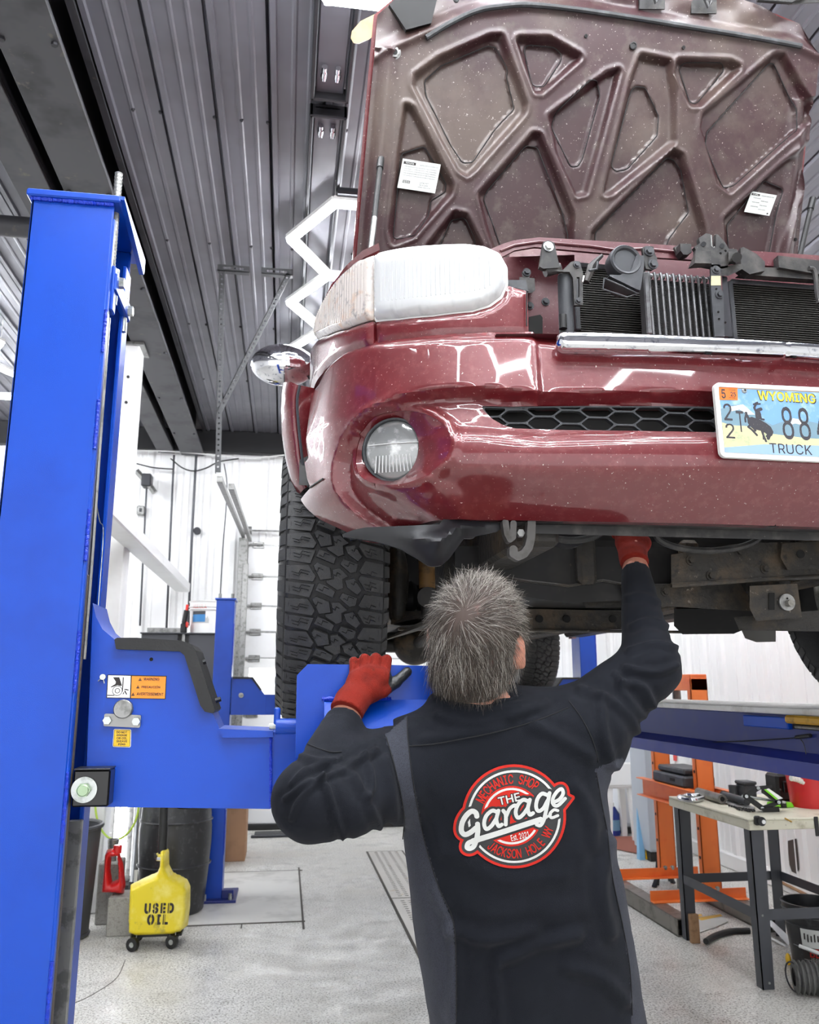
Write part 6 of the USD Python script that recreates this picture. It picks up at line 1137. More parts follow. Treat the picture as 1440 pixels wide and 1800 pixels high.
# the print on the back
LG = lambda pts: [(780 + x / 5.76, 1320 + y / 5.76) for x, y in pts]
k7 = 1 / 5.76; ctr = LG([(710, 662)])[0]
def stk(pts, w, sm=True): return LineString(LG(spline(pts, 6) if sm else pts)).buffer(w * k7 / 2, quad_segs=5)
script = unary_union([stk([(335, 655), (325, 622), (285, 605), (232, 645), (190, 720), (182, 800), (215, 840), (270, 820), (325, 775)], 52), stk([(342, 735), (346, 800), (335, 880), (308, 955), (268, 985), (236, 975), (250, 930), (300, 905)], 50), stk([(300, 905), (640, 800), (975, 690)], 56, False),
    stk([(545, 618), (490, 600), (430, 650), (408, 730), (430, 785), (480, 755), (530, 680)], 39), stk([(552, 600), (530, 690), (552, 755), (585, 740)], 39), stk([(600, 600), (625, 640), (625, 740)], 39), stk([(628, 660), (665, 580), (715, 545), (735, 570)], 36),
    stk([(858, 508), (800, 490), (745, 545), (725, 620), (750, 672), (800, 640), (850, 570)], 39), stk([(868, 490), (848, 580), (868, 640), (900, 625)], 39), stk([(1045, 445), (990, 430), (945, 480), (930, 560), (955, 605), (1005, 575), (1045, 500)], 38), stk([(1065, 425), (1040, 560), (1010, 690), (975, 748), (938, 742)], 38),
    stk([(1095, 520), (1160, 490), (1200, 430), (1185, 385), (1140, 410), (1098, 480), (1105, 540), (1150, 548), (1220, 480)], 36), stk([(1148, 600), (1110, 592), (1070, 632), (1085, 672), (1148, 650)], 30), stk([(1010, 690), (1045, 660), (1078, 640)], 24)])
Cc = lambda r, o=(0, 0): Point(ctr[0] + o[0] * k7, ctr[1] + o[1] * k7).buffer(r * k7, quad_segs=32)
basep = Cc(500).union(script.buffer(30 * k7)).union(Polygon(LG([(1180, 420), (1300, 470), (1200, 600), (1120, 640)]))).buffer(4 * k7).buffer(-4 * k7)
def arc_text(s, r, a0, a1, h, inside=False):
    o = []
    for i, ch in enumerate(s):
        if ch == ' ': continue
        a = math.radians(a0 + (a1 - a0) * i / (len(s) - 1)); x, y = ctr[0] + r * k7 * math.cos(a), ctr[1] - r * k7 * math.sin(a); g = text2d(ch, .1, True); b_ = g.bounds; g = affinity.translate(g, -(b_[0] + b_[2]) / 2, -.035); g = affinity.scale(g, h * k7 / .1 * .78 * (.8 if ch != 'I' else .8), h * k7 / .1, origin=(0, 0)); g = affinity.scale(g, 1, -1, origin=(0, 0))
        o.append(affinity.translate(affinity.rotate(g, (90 - math.degrees(a)) * -1 * -1 if not inside else (-math.degrees(a) - 90), origin=(0, 0)), x, y))
    return unary_union(o)
def ltxt(s, x, y, w, h, rot, bold=True): return place2d(affinity.scale(text2d(s, .1, bold), 1, -1, origin=(0, 0)), *LG([(x, y)])[0], w * k7, h * k7, rot)
inner_d = Cc(305, (-25, -5)); halo = script.buffer(24 * k7); the_ = ltxt('THE', 660, 482, 225, 82, -13)
lay = [('print_border', basep.buffer(26 * k7).difference(basep.buffer(-1 * k7)), 'print_red'), ('print_ground', basep, 'print_gray'),
       ('print_ring', Cc(468).difference(Cc(444)).difference(halo), 'print_white'), ('print_disc', inner_d.difference(halo).difference(the_.buffer(7 * k7)), 'print_red'), ('print_inner_ring', Cc(285, (-25, -5)).difference(Cc(262, (-25, -5))).difference(halo.buffer(14 * k7)), 'print_white'),
       ('print_lettering', arc_text('MECHANIC SHOP', 365, 152, 55, 92), 'print_red'), ('print_lettering', arc_text('JACKSON HOLE WY', 385, 231, 340, 88, True), 'print_red'), ('print_script', script, 'print_white'), ('print_lettering', the_, 'print_white'), ('print_lettering', ltxt('Est. 2021', 770, 858, 190, 66, -13), 'print_white')]
lv = {'print_border': .0016, 'print_ground': .0014}
for i, (nm, g, mt) in enumerate(lay):
    ms = []
    for pg_ in polys(g.simplify(.15)):
        P, f_, _ = mesh2d(pg_, 4.0, 1.2); ms.append(TM(onshirt(P, lv.get(nm, .0024 + .0001 * i)), f_[:, ::-1]))
    part(shirt, nm, ms, mt, smooth=True)

# ------------------------------------------------------------------ things on the left
mat('fork_steel', S(200, 200, 202), .35, .2)
mat('can_yellow', S(226, 204, 30), .4, mixes=[(9, S(240, 226, 120), .5, .7), (16, S(150, 132, 60), .6, .78)]); mat('jug_red', S(196, 28, 30), .3); mat('concrete', S(158, 156, 150), .85, mixes=[(60, S(130, 128, 122), .5, .7)], bump=(150, .004))
mat('barrel', S(46, 47, 49), .35, mixes=[(30, S(72, 72, 74), .55, .7), (220, S(170, 170, 170), .72, .76)]); mat('cabinet_dark', S(62, 63, 68), .45); mat('trash', S(66, 67, 70), .5); mat('cardboard', S(176, 136, 104), .8, mixes=[(6, S(160, 122, 92), .5, .7)]); mat('hose_green', S(196, 226, 90), .4)
mat('pail', S(240, 240, 238), .35); mat('label_blue', S(60, 130, 190), .4); mat('label_red', S(214, 52, 44), .4); mat('silver', S(205, 208, 212), .16, 1.)
def ring_pts(c, r, n=40): a = np.arange(n) * 2 * np.pi / n; return np.c_[c[0] + r * np.cos(a), c[1] + r * np.sin(a), np.full(n, c[2])]

# used-oil can on casters
OY = 5.16; OC = lambda pts: [(130 + x / 3.512, 1400 + y / 3.512) for x, y in pts]
def ov(x, y, d=OY): return aY(*OC([(x, y)])[0], d)
t = thing('oil_drain_can', 'yellow used-oil drain can on casters with stencilled black lettering', 'oil can', (ov(520, 900)[0], OY + .1, 0))
out = Polygon([(p[0], p[2]) for p in (ov(*q) for q in [(330, 570), (420, 525), (500, 492), (516, 455), (520, 345), (572, 345), (574, 455), (596, 495), (690, 545), (708, 580), (706, 700), (692, 825), (660, 850), (610, 868), (372, 878), (322, 862), (322, 720)])]).buffer(-.006).buffer(.012).buffer(-.006)
def pillow(poly, y0, dep, h=.012):
    P, f, L = mesh2d(poly, h, .006); e = shapely.distance(poly.boundary, shapely.points(P)); o = .5 * dep * np.sqrt(np.clip(1 - (1 - np.clip(e / .03, 0, 1)) ** 2, 0, 1)); n = len(P)
    return TM(np.vstack([np.c_[P[:, 0], y0 + dep / 2 - o, P[:, 1]], np.c_[P[:, 0], y0 + dep / 2 + o, P[:, 1]]]), np.vstack([f, f[:, ::-1] + n]))
part(t, 'tank', pillow(out, OY, .20), 'can_yellow', smooth=60)
part(t, 'ridge', hull([ov(x, y, d) for x, y in ((518, 480), (556, 480), (530, 590), (556, 590)) for d in (OY - .006, OY + .05)]), 'can_yellow')
a, b = ov(548, 360, OY + .1), ov(556, 60, OY + .1); part(t, 'fill_pipe', cyl(a - (b - a) * .0, a + (b - a) * 1.6, .026, n=20), 'black_gloss'); part(t, 'neck_collar', cyl(ov(546, 390, OY + .1), ov(546, 350, OY + .1), .036, n=24), 'can_yellow'); part(t, 'hose_clamp', cyl(ov(545, 386, OY + .1), ov(545, 366, OY + .1), .038, n=24), 'silver')
part(t, 'clamp_knob', cat([cyl(ov(505, 368, OY + .08), ov(520, 370, OY + .08), .008, n=8), hull([ov(x, y, OY + .08) for x, y in ((492, 345), (508, 352), (506, 382), (494, 385))] + [ov(500, 366, OY + .1)])]), 'black')
st_ = []
for s, X, Y, w in (('U S E D', 527, 690, 180), ('O I L', 517, 760, 126)):
    c = ov(X, Y); g = place2d(text2d(s, .1, True), c[0], c[2], w * (ov(100, Y)[0] - ov(0, Y)[0]) / 100, .050, -1); x0_, z0_, x1_, z1_ = g.bounds; n = len(s) // 2 + 1; st_.append(g.buffer(.003).difference(unary_union([shapely.box(x0_ + (x1_ - x0_) * (k + .5) / n - .002 - .004 * (k % 2), z0_ - 1, x0_ + (x1_ - x0_) * (k + .5) / n + .002 - .004 * (k % 2), z1_ + 1) for k in range(n)])))
part(t, 'lettering', slab(unary_union(st_), OY - .0015, OY + .004), 'ink')
part(t, 'base_plate', bx(ov(345, 870)[0], ov(660, 850)[0], OY + .05, OY + .16, ov(500, 880)[2] - .003, ov(500, 868)[2], .002), 'black')
for i, (x, y, d) in enumerate(((362, 922, OY), (605, 908, OY + .02), (385, 900, OY + .18), (610, 890, OY + .18))):
    c = ov(x, y, d); c[2] = .036; ca_ = V([.45, .89, 0]) * (1 if i % 2 else 1); w = part(t, 'caster', cyl(c - ca_ * .012, c + ca_ * .012, .036, n=24), 'black'); part(w, 'hub', cyl(c - ca_ * .0135, c + ca_ * .0135, .014, n=16), 'zinc'); part(w, 'fork', cat([hull([c + V([s, -.008, -.005]), c + V([s, .008, -.005]), c + V([s + .004, 0, 0]), c + V([s, .012, .075]), c + V([s, .05, .075])]) for s in (-.017, .015)] + [hull([c + V([x_, y_, .058]) for x_ in (-.02, .02) for y_ in (.005, .055)] + [c + V([0, .03, .066])])]), 'fork_steel')
# barrel
bc = V([aY(306, 1520, 5.99)[0], 5.99, 0]); t = thing('barrel', 'black plastic barrel with hand grips behind the yellow oil can', 'barrel', bc)
pr = [(0, 0), (.195, 0), (.215, .02), (.236, .25), (.240, .29), (.247, .30), (.240, .31), (.248, .42), (.248, .53), (.243, .565), (.25, .575), (.243, .585), (.236, .72), (.222, .775), (.20, .79), (.18, .785), (.17, .77), (0, .77)]
pr = [(a * .95, b) for a, b in pr]
part(t, 'body', lathe(pr, bc, (0, 0, 1), 48), 'barrel', smooth=50)
for z in (.30, .575): part(t, 'rib', tube(ring_pts(bc + V([0, 0, z]), .235), .006, 6, True), 'barrel')
g = aY(345, 1452, 5.9); part(t, 'hand_grip', tube([bc + V([.226 * math.sin(q), -.226 * math.cos(q), .685]) for q in np.linspace(.1, .6, 8)], [.008, .016, .018, .018, .018, .018, .016, .008], 8), 'black')
solo('funnel', 'white funnel lying on top of the black barrel', 'funnel', lathe([(.008, 0), (.012, .06), (.075, .12), (.078, .12), (.07, .125), (.006, .06)], bc + V([.06, -.05, .775]), (0, 0, 1), 28), 'pail')
# trash can, blocks, jug, tumbler
tc = V([-1.31, 5.5, 0]); t = thing('trash_can', 'dark grey round trash can tucked behind the nearest blue post', 'trash can', tc)
part(t, 'bin', lathe([(0, .0), (.19, 0), (.20, .02), (.232, .62), (.222, .62), (.19, .03), (0, .03)], tc, (0, 0, 1), 40), 'trash', smooth=50); part(t, 'rim', tube(ring_pts(tc + V([0, 0, .62]), .234), .014, 8, True), 'trash'); part(t, 'foot_ring', tube(ring_pts(tc + V([0, 0, .015]), .2), .01, 6, True), 'trash')
solo('concrete_block', 'grey concrete block on the floor under the red oil jug', 'block', bx(-1.00, -.845, 5.46, 5.66, 0, .215, .006), 'concrete')
solo('concrete_block', 'grey concrete block behind, under the metal tumbler', 'block', bx(-1.12, -.99, 5.72, 5.92, 0, .36, .008), 'concrete')
t = thing('oil_jug', 'red plastic oil jug standing on the concrete block', 'jug', (-.91, 5.56, .215))
jo = [(174, 1586), (178, 1548), (180, 1520), (184, 1510), (196, 1507), (206, 1514), (213, 1536), (217, 1572), (214, 1588)]; jp = pp(jo, 5.5).buffer(-.004).buffer(.004); z_0 = jp.bounds[1]; hole_ = pp([(193, 1524), (201, 1522), (203, 1545), (203, 1562), (194, 1566), (191, 1545)], 5.5)
part(t, 'body', TM(*(lambda m: (m.vertices + V([0, 0, .217 - z_0]), m.faces))(pillow(jp.difference(hole_.buffer(.003)), 5.5, .11, .01))), 'jug_red', smooth=60)
c = aY(206, 1504, 5.55) + V([0, 0, .217 - z_0]); part(t, 'cap', cat([cyl(c - V([0, 0, .03]), c + V([0, 0, .012]), .026, n=20), cyl(c + V([0, 0, .012]), c + V([0, 0, .018]), .026, .02, n=20)]), 'jug_red'); 
part(t, 'label', bx(-.865, -.845, 5.499, 5.5, .26, .36), 'paper')
solo('tumbler', 'brushed metal tumbler standing on the rear concrete block', 'cup', lathe([(0, 0), (.026, 0), (.034, .13), (.03, .13), (.024, .01), (0, .01)], (-1.055, 5.8, .36), (0, 0, 1), 24), 'galv')
# lamp, pipe, hose
t = thing('work_lamp', 'upright glowing white tube lamp behind the red oil jug', 'lamp', (-1.12, 6.5, 0))
for x, r in ((-1.17, .012), (-1.12, .02)): part(t, 'tube', cyl((x, 6.5, .12), (x, 6.5, 1.22), r, n=14), 'led_soft')
part(t, 'reflector', bx(-1.2, -1.0, 6.53, 6.545, .08, 1.25, .004), 'galv'); part(t, 'base', bx(-1.22, -.98, 6.44, 6.6, 0, .08, .008), 'black')
t = thing('duct_pipe', 'shiny silver pipe standing upright beside the glowing lamp', 'pipe', (-.98, 6.35, 0)); part(t, 'pipe', cyl((-.985, 6.35, .1), (-.985, 6.35, 1.2), .042, n=28), 'silver'); part(t, 'foot', cyl((-.985, 6.35, 0), (-.985, 6.35, .12), .047, n=24), 'black')
solo('hose', 'thin yellow-green hose hanging in a loop under the blue carriage', 'hose', tube(spline([aY(a, b, 5.9) for a, b in ((166, 1380), (169, 1430), (178, 1458), (194, 1474), (212, 1474), (230, 1458), (242, 1430), (247, 1380))], 6), .007, 8), 'hose_green')
# cabinet, pail, tools
cx0, cx1 = aY(243, 1200, 7.3)[0], aY(386, 1200, 7.3)[0]; cz1 = aY(300, 1112, 7.3)[2]
t = thing('tool_cabinet', 'tall dark grey tool cabinet behind the distant blue post', 'cabinet', ((cx0 + cx1) / 2, 7.5, 0))
xm = aY(318, 1200, 7.3)[0]
for a, b in ((cx0, xm - .045), (xm + .045, cx1)): part(t, 'side_panel', bx(a, b, 7.3, 7.85, .06, cz1 - .01, .006), 'cabinet_dark')
part(t, 'body', bx(xm - .05, xm + .05, 7.34, 7.85, .06, cz1 - .01), 'black'); part(t, 'post', bx(xm - .012, xm + .012, 7.31, 7.34, .06, cz1 - .01), 'galv'); part(t, 'top', bx(cx0 - .01, cx1, 7.28, 7.87, cz1 - .012, cz1, .004), 'cabinet_dark')
part(t, 'plinth', bx(cx0 + .02, cx1 - .02, 7.36, 7.8, 0, .06), 'black')
solo('tray', 'pale flat tray lying on the dark grey tool cabinet', 'tray', [bx(cx0 + .02, xm - .01, 7.46, 7.7, cz1, cz1 + .012, .003), bx(cx0 + .02, xm - .01, 7.45, 7.465, cz1, cz1 + .05, .003)], 'galv')
pc = V([aY(361, 1080, 7.5)[0], 7.5, cz1]); k_ = .138; pz1 = aY(361, 1056, 7.4)[2] - cz1
t = thing('pail', 'white plastic pail with a red and blue label on the dark grey cabinet', 'bucket', pc)
part(t, 'body', lathe([(0, 0), (k_ * .9, 0), (k_, pz1), (k_ - .006, pz1), (k_ * .86, .01), (0, .01)], pc, (0, 0, 1), 40), 'pail', smooth=50)
for z in (pz1 - .005, pz1 - .05, pz1 - .075): part(t, 'rim', tube(ring_pts(pc + V([0, 0, z]), k_ + .002), .006, 6, True), 'pail')
def wrap(c, r, a0, a1, z0, z1, d, n=14, r1=None):
    r1 = r if r1 is None else r1; a = np.linspace(a0, a1, n); return grid(np.stack([np.stack([c[0] + (q + d) * np.sin(a), c[1] - (q + d) * np.cos(a), np.full(n, c[2] + z)], -1) for z, q in ((z0, r), (z1, r1))]))
lb = part(t, 'label', wrap(pc, k_ * .925, -.9, .35, .09, .26, .0015, r1=k_ * .965), 'paper'); part(lb, 'blue_band', wrap(pc, k_ * .94, -.8, .1, .10, .165, .0025, r1=k_ * .95), 'label_blue'); part(lb, 'gray_band', wrap(pc, k_ * .952, -.8, .1, .165, .195, .0025, r1=k_ * .957), 'cabinet_dark')
g = place2d(text2d('HULULA', .1, True), 0, .232, .13, .032); m = prism(g, (0, 0, 0), (1, 0, 0), (0, 0, 1), (0, 1, 0), 0, .0005); v = np.array(m.vertices); r_ = k_ * .965 + .0035; an = v[:, 0] / r_ - .32; part(lb, 'lettering', TM(np.c_[pc[0] + r_ * np.sin(an), pc[1] - r_ * np.cos(an), pc[2] + v[:, 2]], m.faces), 'label_red', smooth=False)
q = V([aY(327, 1090, 7.4)[0], 7.4, cz1]); t = thing('air_tool', 'small black and red hand tool beside the white pail', 'tool', q); part(t, 'body', cat([bx(q[0] - .04, q[0] + .012, 7.36, 7.44, cz1, cz1 + .09, .012), cyl(q + V([-.015, 0, .09]), q + V([.0, 0, .2]), .022, n=14)]), 'black'); part(t, 'trigger', bx(q[0] + .005, q[0] + .02, 7.35, 7.45, cz1 + .05, cz1 + .1, .008), 'label_red'); part(t, 'nozzle', cyl(q + V([.0, 0, .2]), q + V([.005, 0, .25]), .012, n=10), 'label_red')
b0, b1 = aY(393, 1470, 7.52), aY(430, 1517, 7.52); t = thing('cardboard_box', 'brown cardboard box standing behind the distant blue post', 'box', ((b0[0] + b1[0]) / 2, 7.7, 0)); part(t, 'box', bx(b0[0] - .02, b1[0], 7.52, 7.95, 0, .48, .004), 'cardboard'); part(t, 'tape', bx(b1[0] - .14, b1[0] - .10, 7.518, 7.522, 0, .48), 'cardboard'); part(t, 'flap', bx(b0[0] - .01, b1[0] - .01, 7.53, 7.735, .48, .484), 'cardboard')
solo('floor_strip', 'dark flat strip lying along the foot of the bay door', 'strip', [bx(-.25, .62, 8.72, 8.9, 0, .015, .005), bx(-.28, .60, 8.6, 8.68, 0, .02, .008)], 'steel_dark')

# ------------------------------------------------------------------ things on the right
mat('orange', S(236, 122, 52), .38, mixes=[(5, S(226, 102, 42), .5, .7)]); mat('bare_steel', S(126, 122, 116), .4, .6, mixes=[(14, S(92, 88, 82), .5, .7)]); mat('bench_top', S(206, 202, 182), .45, mixes=[(10, S(160, 152, 128), .56, .74), (70, S(120, 112, 96), .68, .76)]); mat('bench_leg', S(62, 64, 70), .45)
mat('fridge', S(226, 229, 234), .35); mat('locker', S(178, 184, 192), .4); mat('mat_red', S(150, 92, 76), .85); mat('board_blue', S(130, 180, 214), .5); mat('bottle_blue', S(28, 58, 160), .2, coat=.5); mat('lime', S(130, 210, 40), .4); mat('bucket_red', S(196, 30, 34), .3); mat('clear_tube', S(220, 216, 208), .15, coat=1.); mat('wood', S(150, 116, 84), .7, mixes=[(30, S(120, 90, 62), .5, .7)]); mat('peel', S(66, 56, 50), .8)
mat('bucket_black', S(32, 33, 35), .35, mixes=[(20, S(60, 60, 62), .58, .72)]); mat('bellows', S(92, 92, 90), .6, mixes=[(25, S(60, 60, 58), .5, .7)])
def bar(p, q, w, h, b=.003):
    p, q = V(p, float) if False else np.asarray(p, float), np.asarray(q, float); d = q - p; d /= np.linalg.norm(d); u = np.cross(V([0, 0, 1.]), d); u = u / np.linalg.norm(u) if np.linalg.norm(u) > .1 else V([1., 0, 0]); v = np.cross(d, u)
    return hull([p + u * w / 2 * s + v * h / 2 * t_ for s in (-1, 1) for t_ in (-1, 1)] + [q + u * w / 2 * s + v * h / 2 * t_ for s in (-1, 1) for t_ in (-1, 1)])
# workbench
bz = aY(1306, 1440, 4.06)[2]; X0, X1, Y0, Y1 = 2.335, 3.02, 4.06, 4.95
t = thing('workbench', 'small workbench with a worn pale top and dark steel legs', 'workbench', (2.68, 4.5, 0))
part(t, 'top', bx(X0, X1, Y0, Y1, bz - .012, bz, .004), 'bench_top'); part(t, 'apron', [bx(X0, X1, Y0, Y0 + .03, bz - .055, bz - .012, .003), bx(X0, X0 + .03, Y0 + .03, Y1, bz - .055, bz - .012, .003), bx(X1 - .03, X1, Y0 + .03, Y1, bz - .055, bz - .012, .003)], 'bench_top')
for x, y in ((X0 + .02, Y0 + .03), (X0 + .03, Y1 - .06), (X1 - .09, Y0 + .03), (X1 - .09, Y1 - .06)):
    sx = -.0 if x < 2.6 else .0; part(t, 'leg', cat([hull([(x + a, y + b, 0) for a in (0, .062) for b in (0, .005)] + [(x + a, y + b, bz - .05) for a in (0, .075) for b in (0, .005)]), hull([(x + (0 if x < 2.6 else .057) + a, y + b, 0) for a in (0, .005) for b in (0, .055)] + [(x + (0 if x < 2.6 else .07) + a, y + b, bz - .05) for a in (0, .005) for b in (0, .06)])]), 'bench_leg')
    part(t, 'foot_bolt', bolt((x + .035, y, .03), (0, -1, 0), .007, .005), 'zinc')
zst = .335
part(t, 'stretcher', bar((X0 + .03, Y0 + .04, zst), (X1, Y0 + .04, zst), .006, .05), 'bench_leg'); part(t, 'stretcher', bar((X0 + .03, Y0 + .06, zst), (X0 + .035, Y1 - .05, zst), .006, .05), 'bench_leg'); part(t, 'stretcher', bar((X0 + .04, Y1 - .05, zst), (X1 - .05, Y1 - .05, zst), .006, .05), 'bench_leg'); part(t, 'stretcher', bar((X1 - .03, Y0 + .06, zst), (X1 - .03, Y1 - .05, zst), .006, .05), 'bench_leg')
for x in (X0 + .05,): part(t, 'stretcher_bolt', bolt((x, Y0 + .035, zst), (0, -1, 0), .006, .006), 'zinc')
c = aY(1336, 1443, Y0 - .01); part(t, 'clamp_knob', cat([cyl(c, c + V([0, -.02, 0]), .022, n=16), bx(c[0] - .03, c[0] - .0, Y0 - .025, Y0, c[2] - .02, c[2] + .025, .006)]), 'black'); part(t, 'knob_face', cyl(c + V([.008, -.02, -.002]), c + V([.008, -.024, -.002]), .010, n=14), 'pail')
c = aY(1383, 1440, Y0 - .004); part(t, 'brass_pin', tube([c + V([-.008, 0, .005]), c, c + V([.02, -.012, -.012])], .004, 6), 'wood_yellow'); c = aY(1436, 1450, Y0 - .004); part(t, 'strap_hinge', bx(c[0] - .012, c[0] + .012, Y0 - .006, Y0, c[2] - .055, c[2] + .04, .003), 'black')
# on the bench: picture rows of the bench zoom to points on its top
def bq(x, y, h=0.0):
    p = aZ(1180 + x / 5.538, 1320 + y / 5.538, bz + h); return p
def tub(name, lab, cat_, pts, r, mt): return solo(name, lab, cat_, tube(pts, r, 14), mt)
a, b = bq(268, 400, .028), bq(500, 470, .028); t = thing('steel_pipe', 'short grey steel pipe with an open end on the left of the bench', 'pipe', (a + b) / 2 - V([0, 0, .028])); d = (b - a) / np.linalg.norm(b - a)
part(t, 'tube', TM(*(lambda m: (m.vertices, m.faces))(lathe([(.014, 0), (.026, 0), (.026, np.linalg.norm(b - a)), (.014, np.linalg.norm(b - a)), (.014, 0)], a, d, 24))), 'bare_steel', smooth=40); part(t, 'bore', cyl(b - d * .004, b - d * .002, .0142, n=16), 'hole')
pts = V([-.02, -.015, 0]) + spline([bq(330, 455, .016), bq(250, 475, .016), bq(165, 470, .016), bq(100, 445, .016), bq(150, 430, .016), bq(230, 432, .016), bq(300, 430, .016)], 6); t = thing('bar_clamp', 'bright steel C-shaped clamp at the left corner of the bench', 'clamp', pts.mean(0) - V([0, 0, .016])); part(t, 'frame', tube(pts, .014, 8), 'silver'); part(t, 'jaw', ell(bq(200, 462, .016), (.022, .02, .014), 2), 'black'); part(t, 'screw', cyl(bq(110, 440, .016), bq(130, 470, .016), .009, n=10), 'galv')
a, b = bq(505, 425, .03), bq(740, 495, .03); t = thing('round_bar', 'dark round bar lying behind the scissor jack on the bench', 'bar', (a + b) / 2 - V([0, 0, .022])); part(t, 'bar', cyl(a, b, .02, n=18), 'plastic_gray'); part(t, 'end_cap', cyl(a, a + (b - a) * .06, .0215, n=18), 'black')
solo('steel_plate', 'flat grey steel plate lying on the middle of the bench', 'plate', hull([bq(x, y, h) for x, y in ((505, 500), (560, 470), (820, 545), (800, 565), (640, 545)) for h in (.001, .007)]), 'galv')
t = thing('chain', 'small black chain heaped on the bench in front of the steel plate', 'chain', bq(700, 570)); cp = spline([bq(x, y, .007) for x, y in ((560, 530), (620, 545), (660, 570), (720, 575), (760, 585), (810, 580), (760, 570), (700, 560))], 5)
for k in range(0, len(cp) - 1, 2): p, q = cp[k], cp[k + 1]; part(t, 'link', cat([tube([p + V([0, -.004, 0]), q + V([0, -.004, 0])], .0025, 5), tube([p + V([0, .004, 0]), q + V([0, .004, 0])], .0025, 5), ell((p + q) / 2, (.007, .006, .006), 1)]), 'black')
def J(x, y, h):
    p = aY(1180 + x / 5.538, 1320 + y / 5.538, h); p[2] = max(p[2], bz + .002); return p
jy = bq(980, 600)[1] + .04; t = thing('scissor_jack', 'black scissor jack with a white and green label on the bench', 'jack', (J(900, 600, jy)[0], jy, bz))
for P_ in (((720, 440), (850, 360)), ((850, 360), (960, 350)), ((730, 445), (890, 560)), ((900, 390), (1060, 500)), ((890, 560), (1050, 500))):
    for dy in (-.02, .02): part(t, 'arm', hull([J(x_ + a_, y_ + b_, jy + dy + e_) for x_, y_ in P_ for a_ in (-22, 22) for b_ in (-16, 16) for e_ in (-.004, .004)]), 'black_gloss')
part(t, 'base', hull([J(x, y, jy + dd) for x, y in ((870, 560), (1050, 540), (1058, 610), (900, 612)) for dd in (-.035, .035)]), 'black_gloss'); part(t, 'saddle', hull([J(x, y, jy + dd) for x, y in ((850, 345), (965, 340), (960, 362), (850, 372)) for dd in (-.03, .03)]), 'black_gloss')
part(t, 'label', hull([J(x, y, jy - .03 + dd) for x, y in ((905, 378), (950, 365), (1090, 462), (1030, 475)) for dd in (0, -.002)]), 'pail'); part(t, 'green_edge', hull([J(x, y, jy - .0325) for x, y in ((905, 378), (925, 372), (1045, 470), (1020, 474))] + [J(960, 420, jy - .034)]), 'lime'); part(t, 'screw', cyl(J(690, 440, jy), J(1110, 500, jy), .007, n=10), 'zinc'); part(t, 'pivot', [cyl(J(x, y, jy - .03), J(x, y, jy + .03), .009, n=10) for x, y in ((850, 362), (735, 442), (1050, 500), (890, 560))], 'zinc', kind='stuff')
gb_ = bq(1090, 575) + V([-.02, .10, 0]); t = thing('cordless_tool', 'lime green and black cordless tool behind the scissor jack', 'tool', gb_); part(t, 'body', hull([J(x, y, gb_[1] + dd) for x, y in ((935, 495), (1000, 485), (1170, 500), (1200, 570), (1100, 575), (930, 530)) for dd in (-.03, .03)]), 'lime'); part(t, 'grip', hull([J(x, y, gb_[1] - .035) for x, y in ((1060, 495), (1120, 500), (1130, 565), (1075, 570))] + [J(1090, 535, gb_[1] - .045)]), 'black')
c = bq(770, 395) ; c[1] = 4.86; t = thing('grey_carton', 'small dark grey box at the back of the bench', 'box', (J(770, 380, 4.86)[0], 4.86, bz)); p0, p1 = J(705, 300, 4.8), J(838, 400, 4.8); part(t, 'box', bx(p0[0], p1[0], 4.8, 4.9, bz, p0[2] - .02, .008), 'plastic_gray'); part(t, 'lid', bx(p0[0] - .003, p1[0] + .003, 4.797, 4.903, p0[2] - .02, p0[2], .006), 'plastic_gray')
p0, p1 = J(598, 340, 4.85), J(655, 400, 4.85); solo('small_cup', 'small dark grey cup beside the grey box on the bench', 'cup', lathe([(0, 0), (.022, 0), (.026, p0[2] - bz), (.022, p0[2] - bz), (.018, .006), (0, .006)], ((p0[0] + p1[0]) / 2, 4.88, bz), (0, 0, 1), 20), 'plastic_gray')
p0, p1 = J(1022, 225, 4.62), J(1195, 550, 4.62); t = thing('tool_case', 'black plastic tool case standing next to the red bucket', 'case', ((p0[0] + p1[0]) / 2, 4.68, bz)); part(t, 'shell', bx(p0[0], p1[0], 4.62, 4.75, bz, p0[2], .015), 'black'); part(t, 'panel', bx(p0[0] + .012, p1[0] - .07, 4.612, 4.625, bz + .06, p0[2] - .08, .006), 'plastic_gray'); part(t, 'latch', bx(p1[0] - .06, p1[0] - .03, 4.605, 4.625, bz + .05, p0[2] - .04, .004), 'black_gloss')
rb = V([J(1350, 500, 4.42)[0] + .015, 4.42, bz]); t = thing('red_bucket', 'red plastic bucket at the right end of the bench', 'bucket', rb); part(t, 'body', lathe([(0, 0), (.112, 0), (.135, .27), (.130, .27), (.108, .008), (0, .008)], rb, (0, 0, 1), 40), 'bucket_red', smooth=50); part(t, 'rim', tube(ring_pts(rb + V([0, 0, .268]), .137), .006, 6, True), 'bucket_red')
solo('clear_hose', 'short clear ribbed hose end draped over the red bucket', 'hose', tube(spline([J(1165, 262, 4.36), J(1230, 275, 4.36), J(1300, 310, 4.35), J(1338, 340, 4.35)], 6), [.016, .018, .016, .018, .016, .018, .016, .018, .016, .018, .016, .018, .016, .018, .016, .018, .017, .017, .017], 12), 'clear_tube')
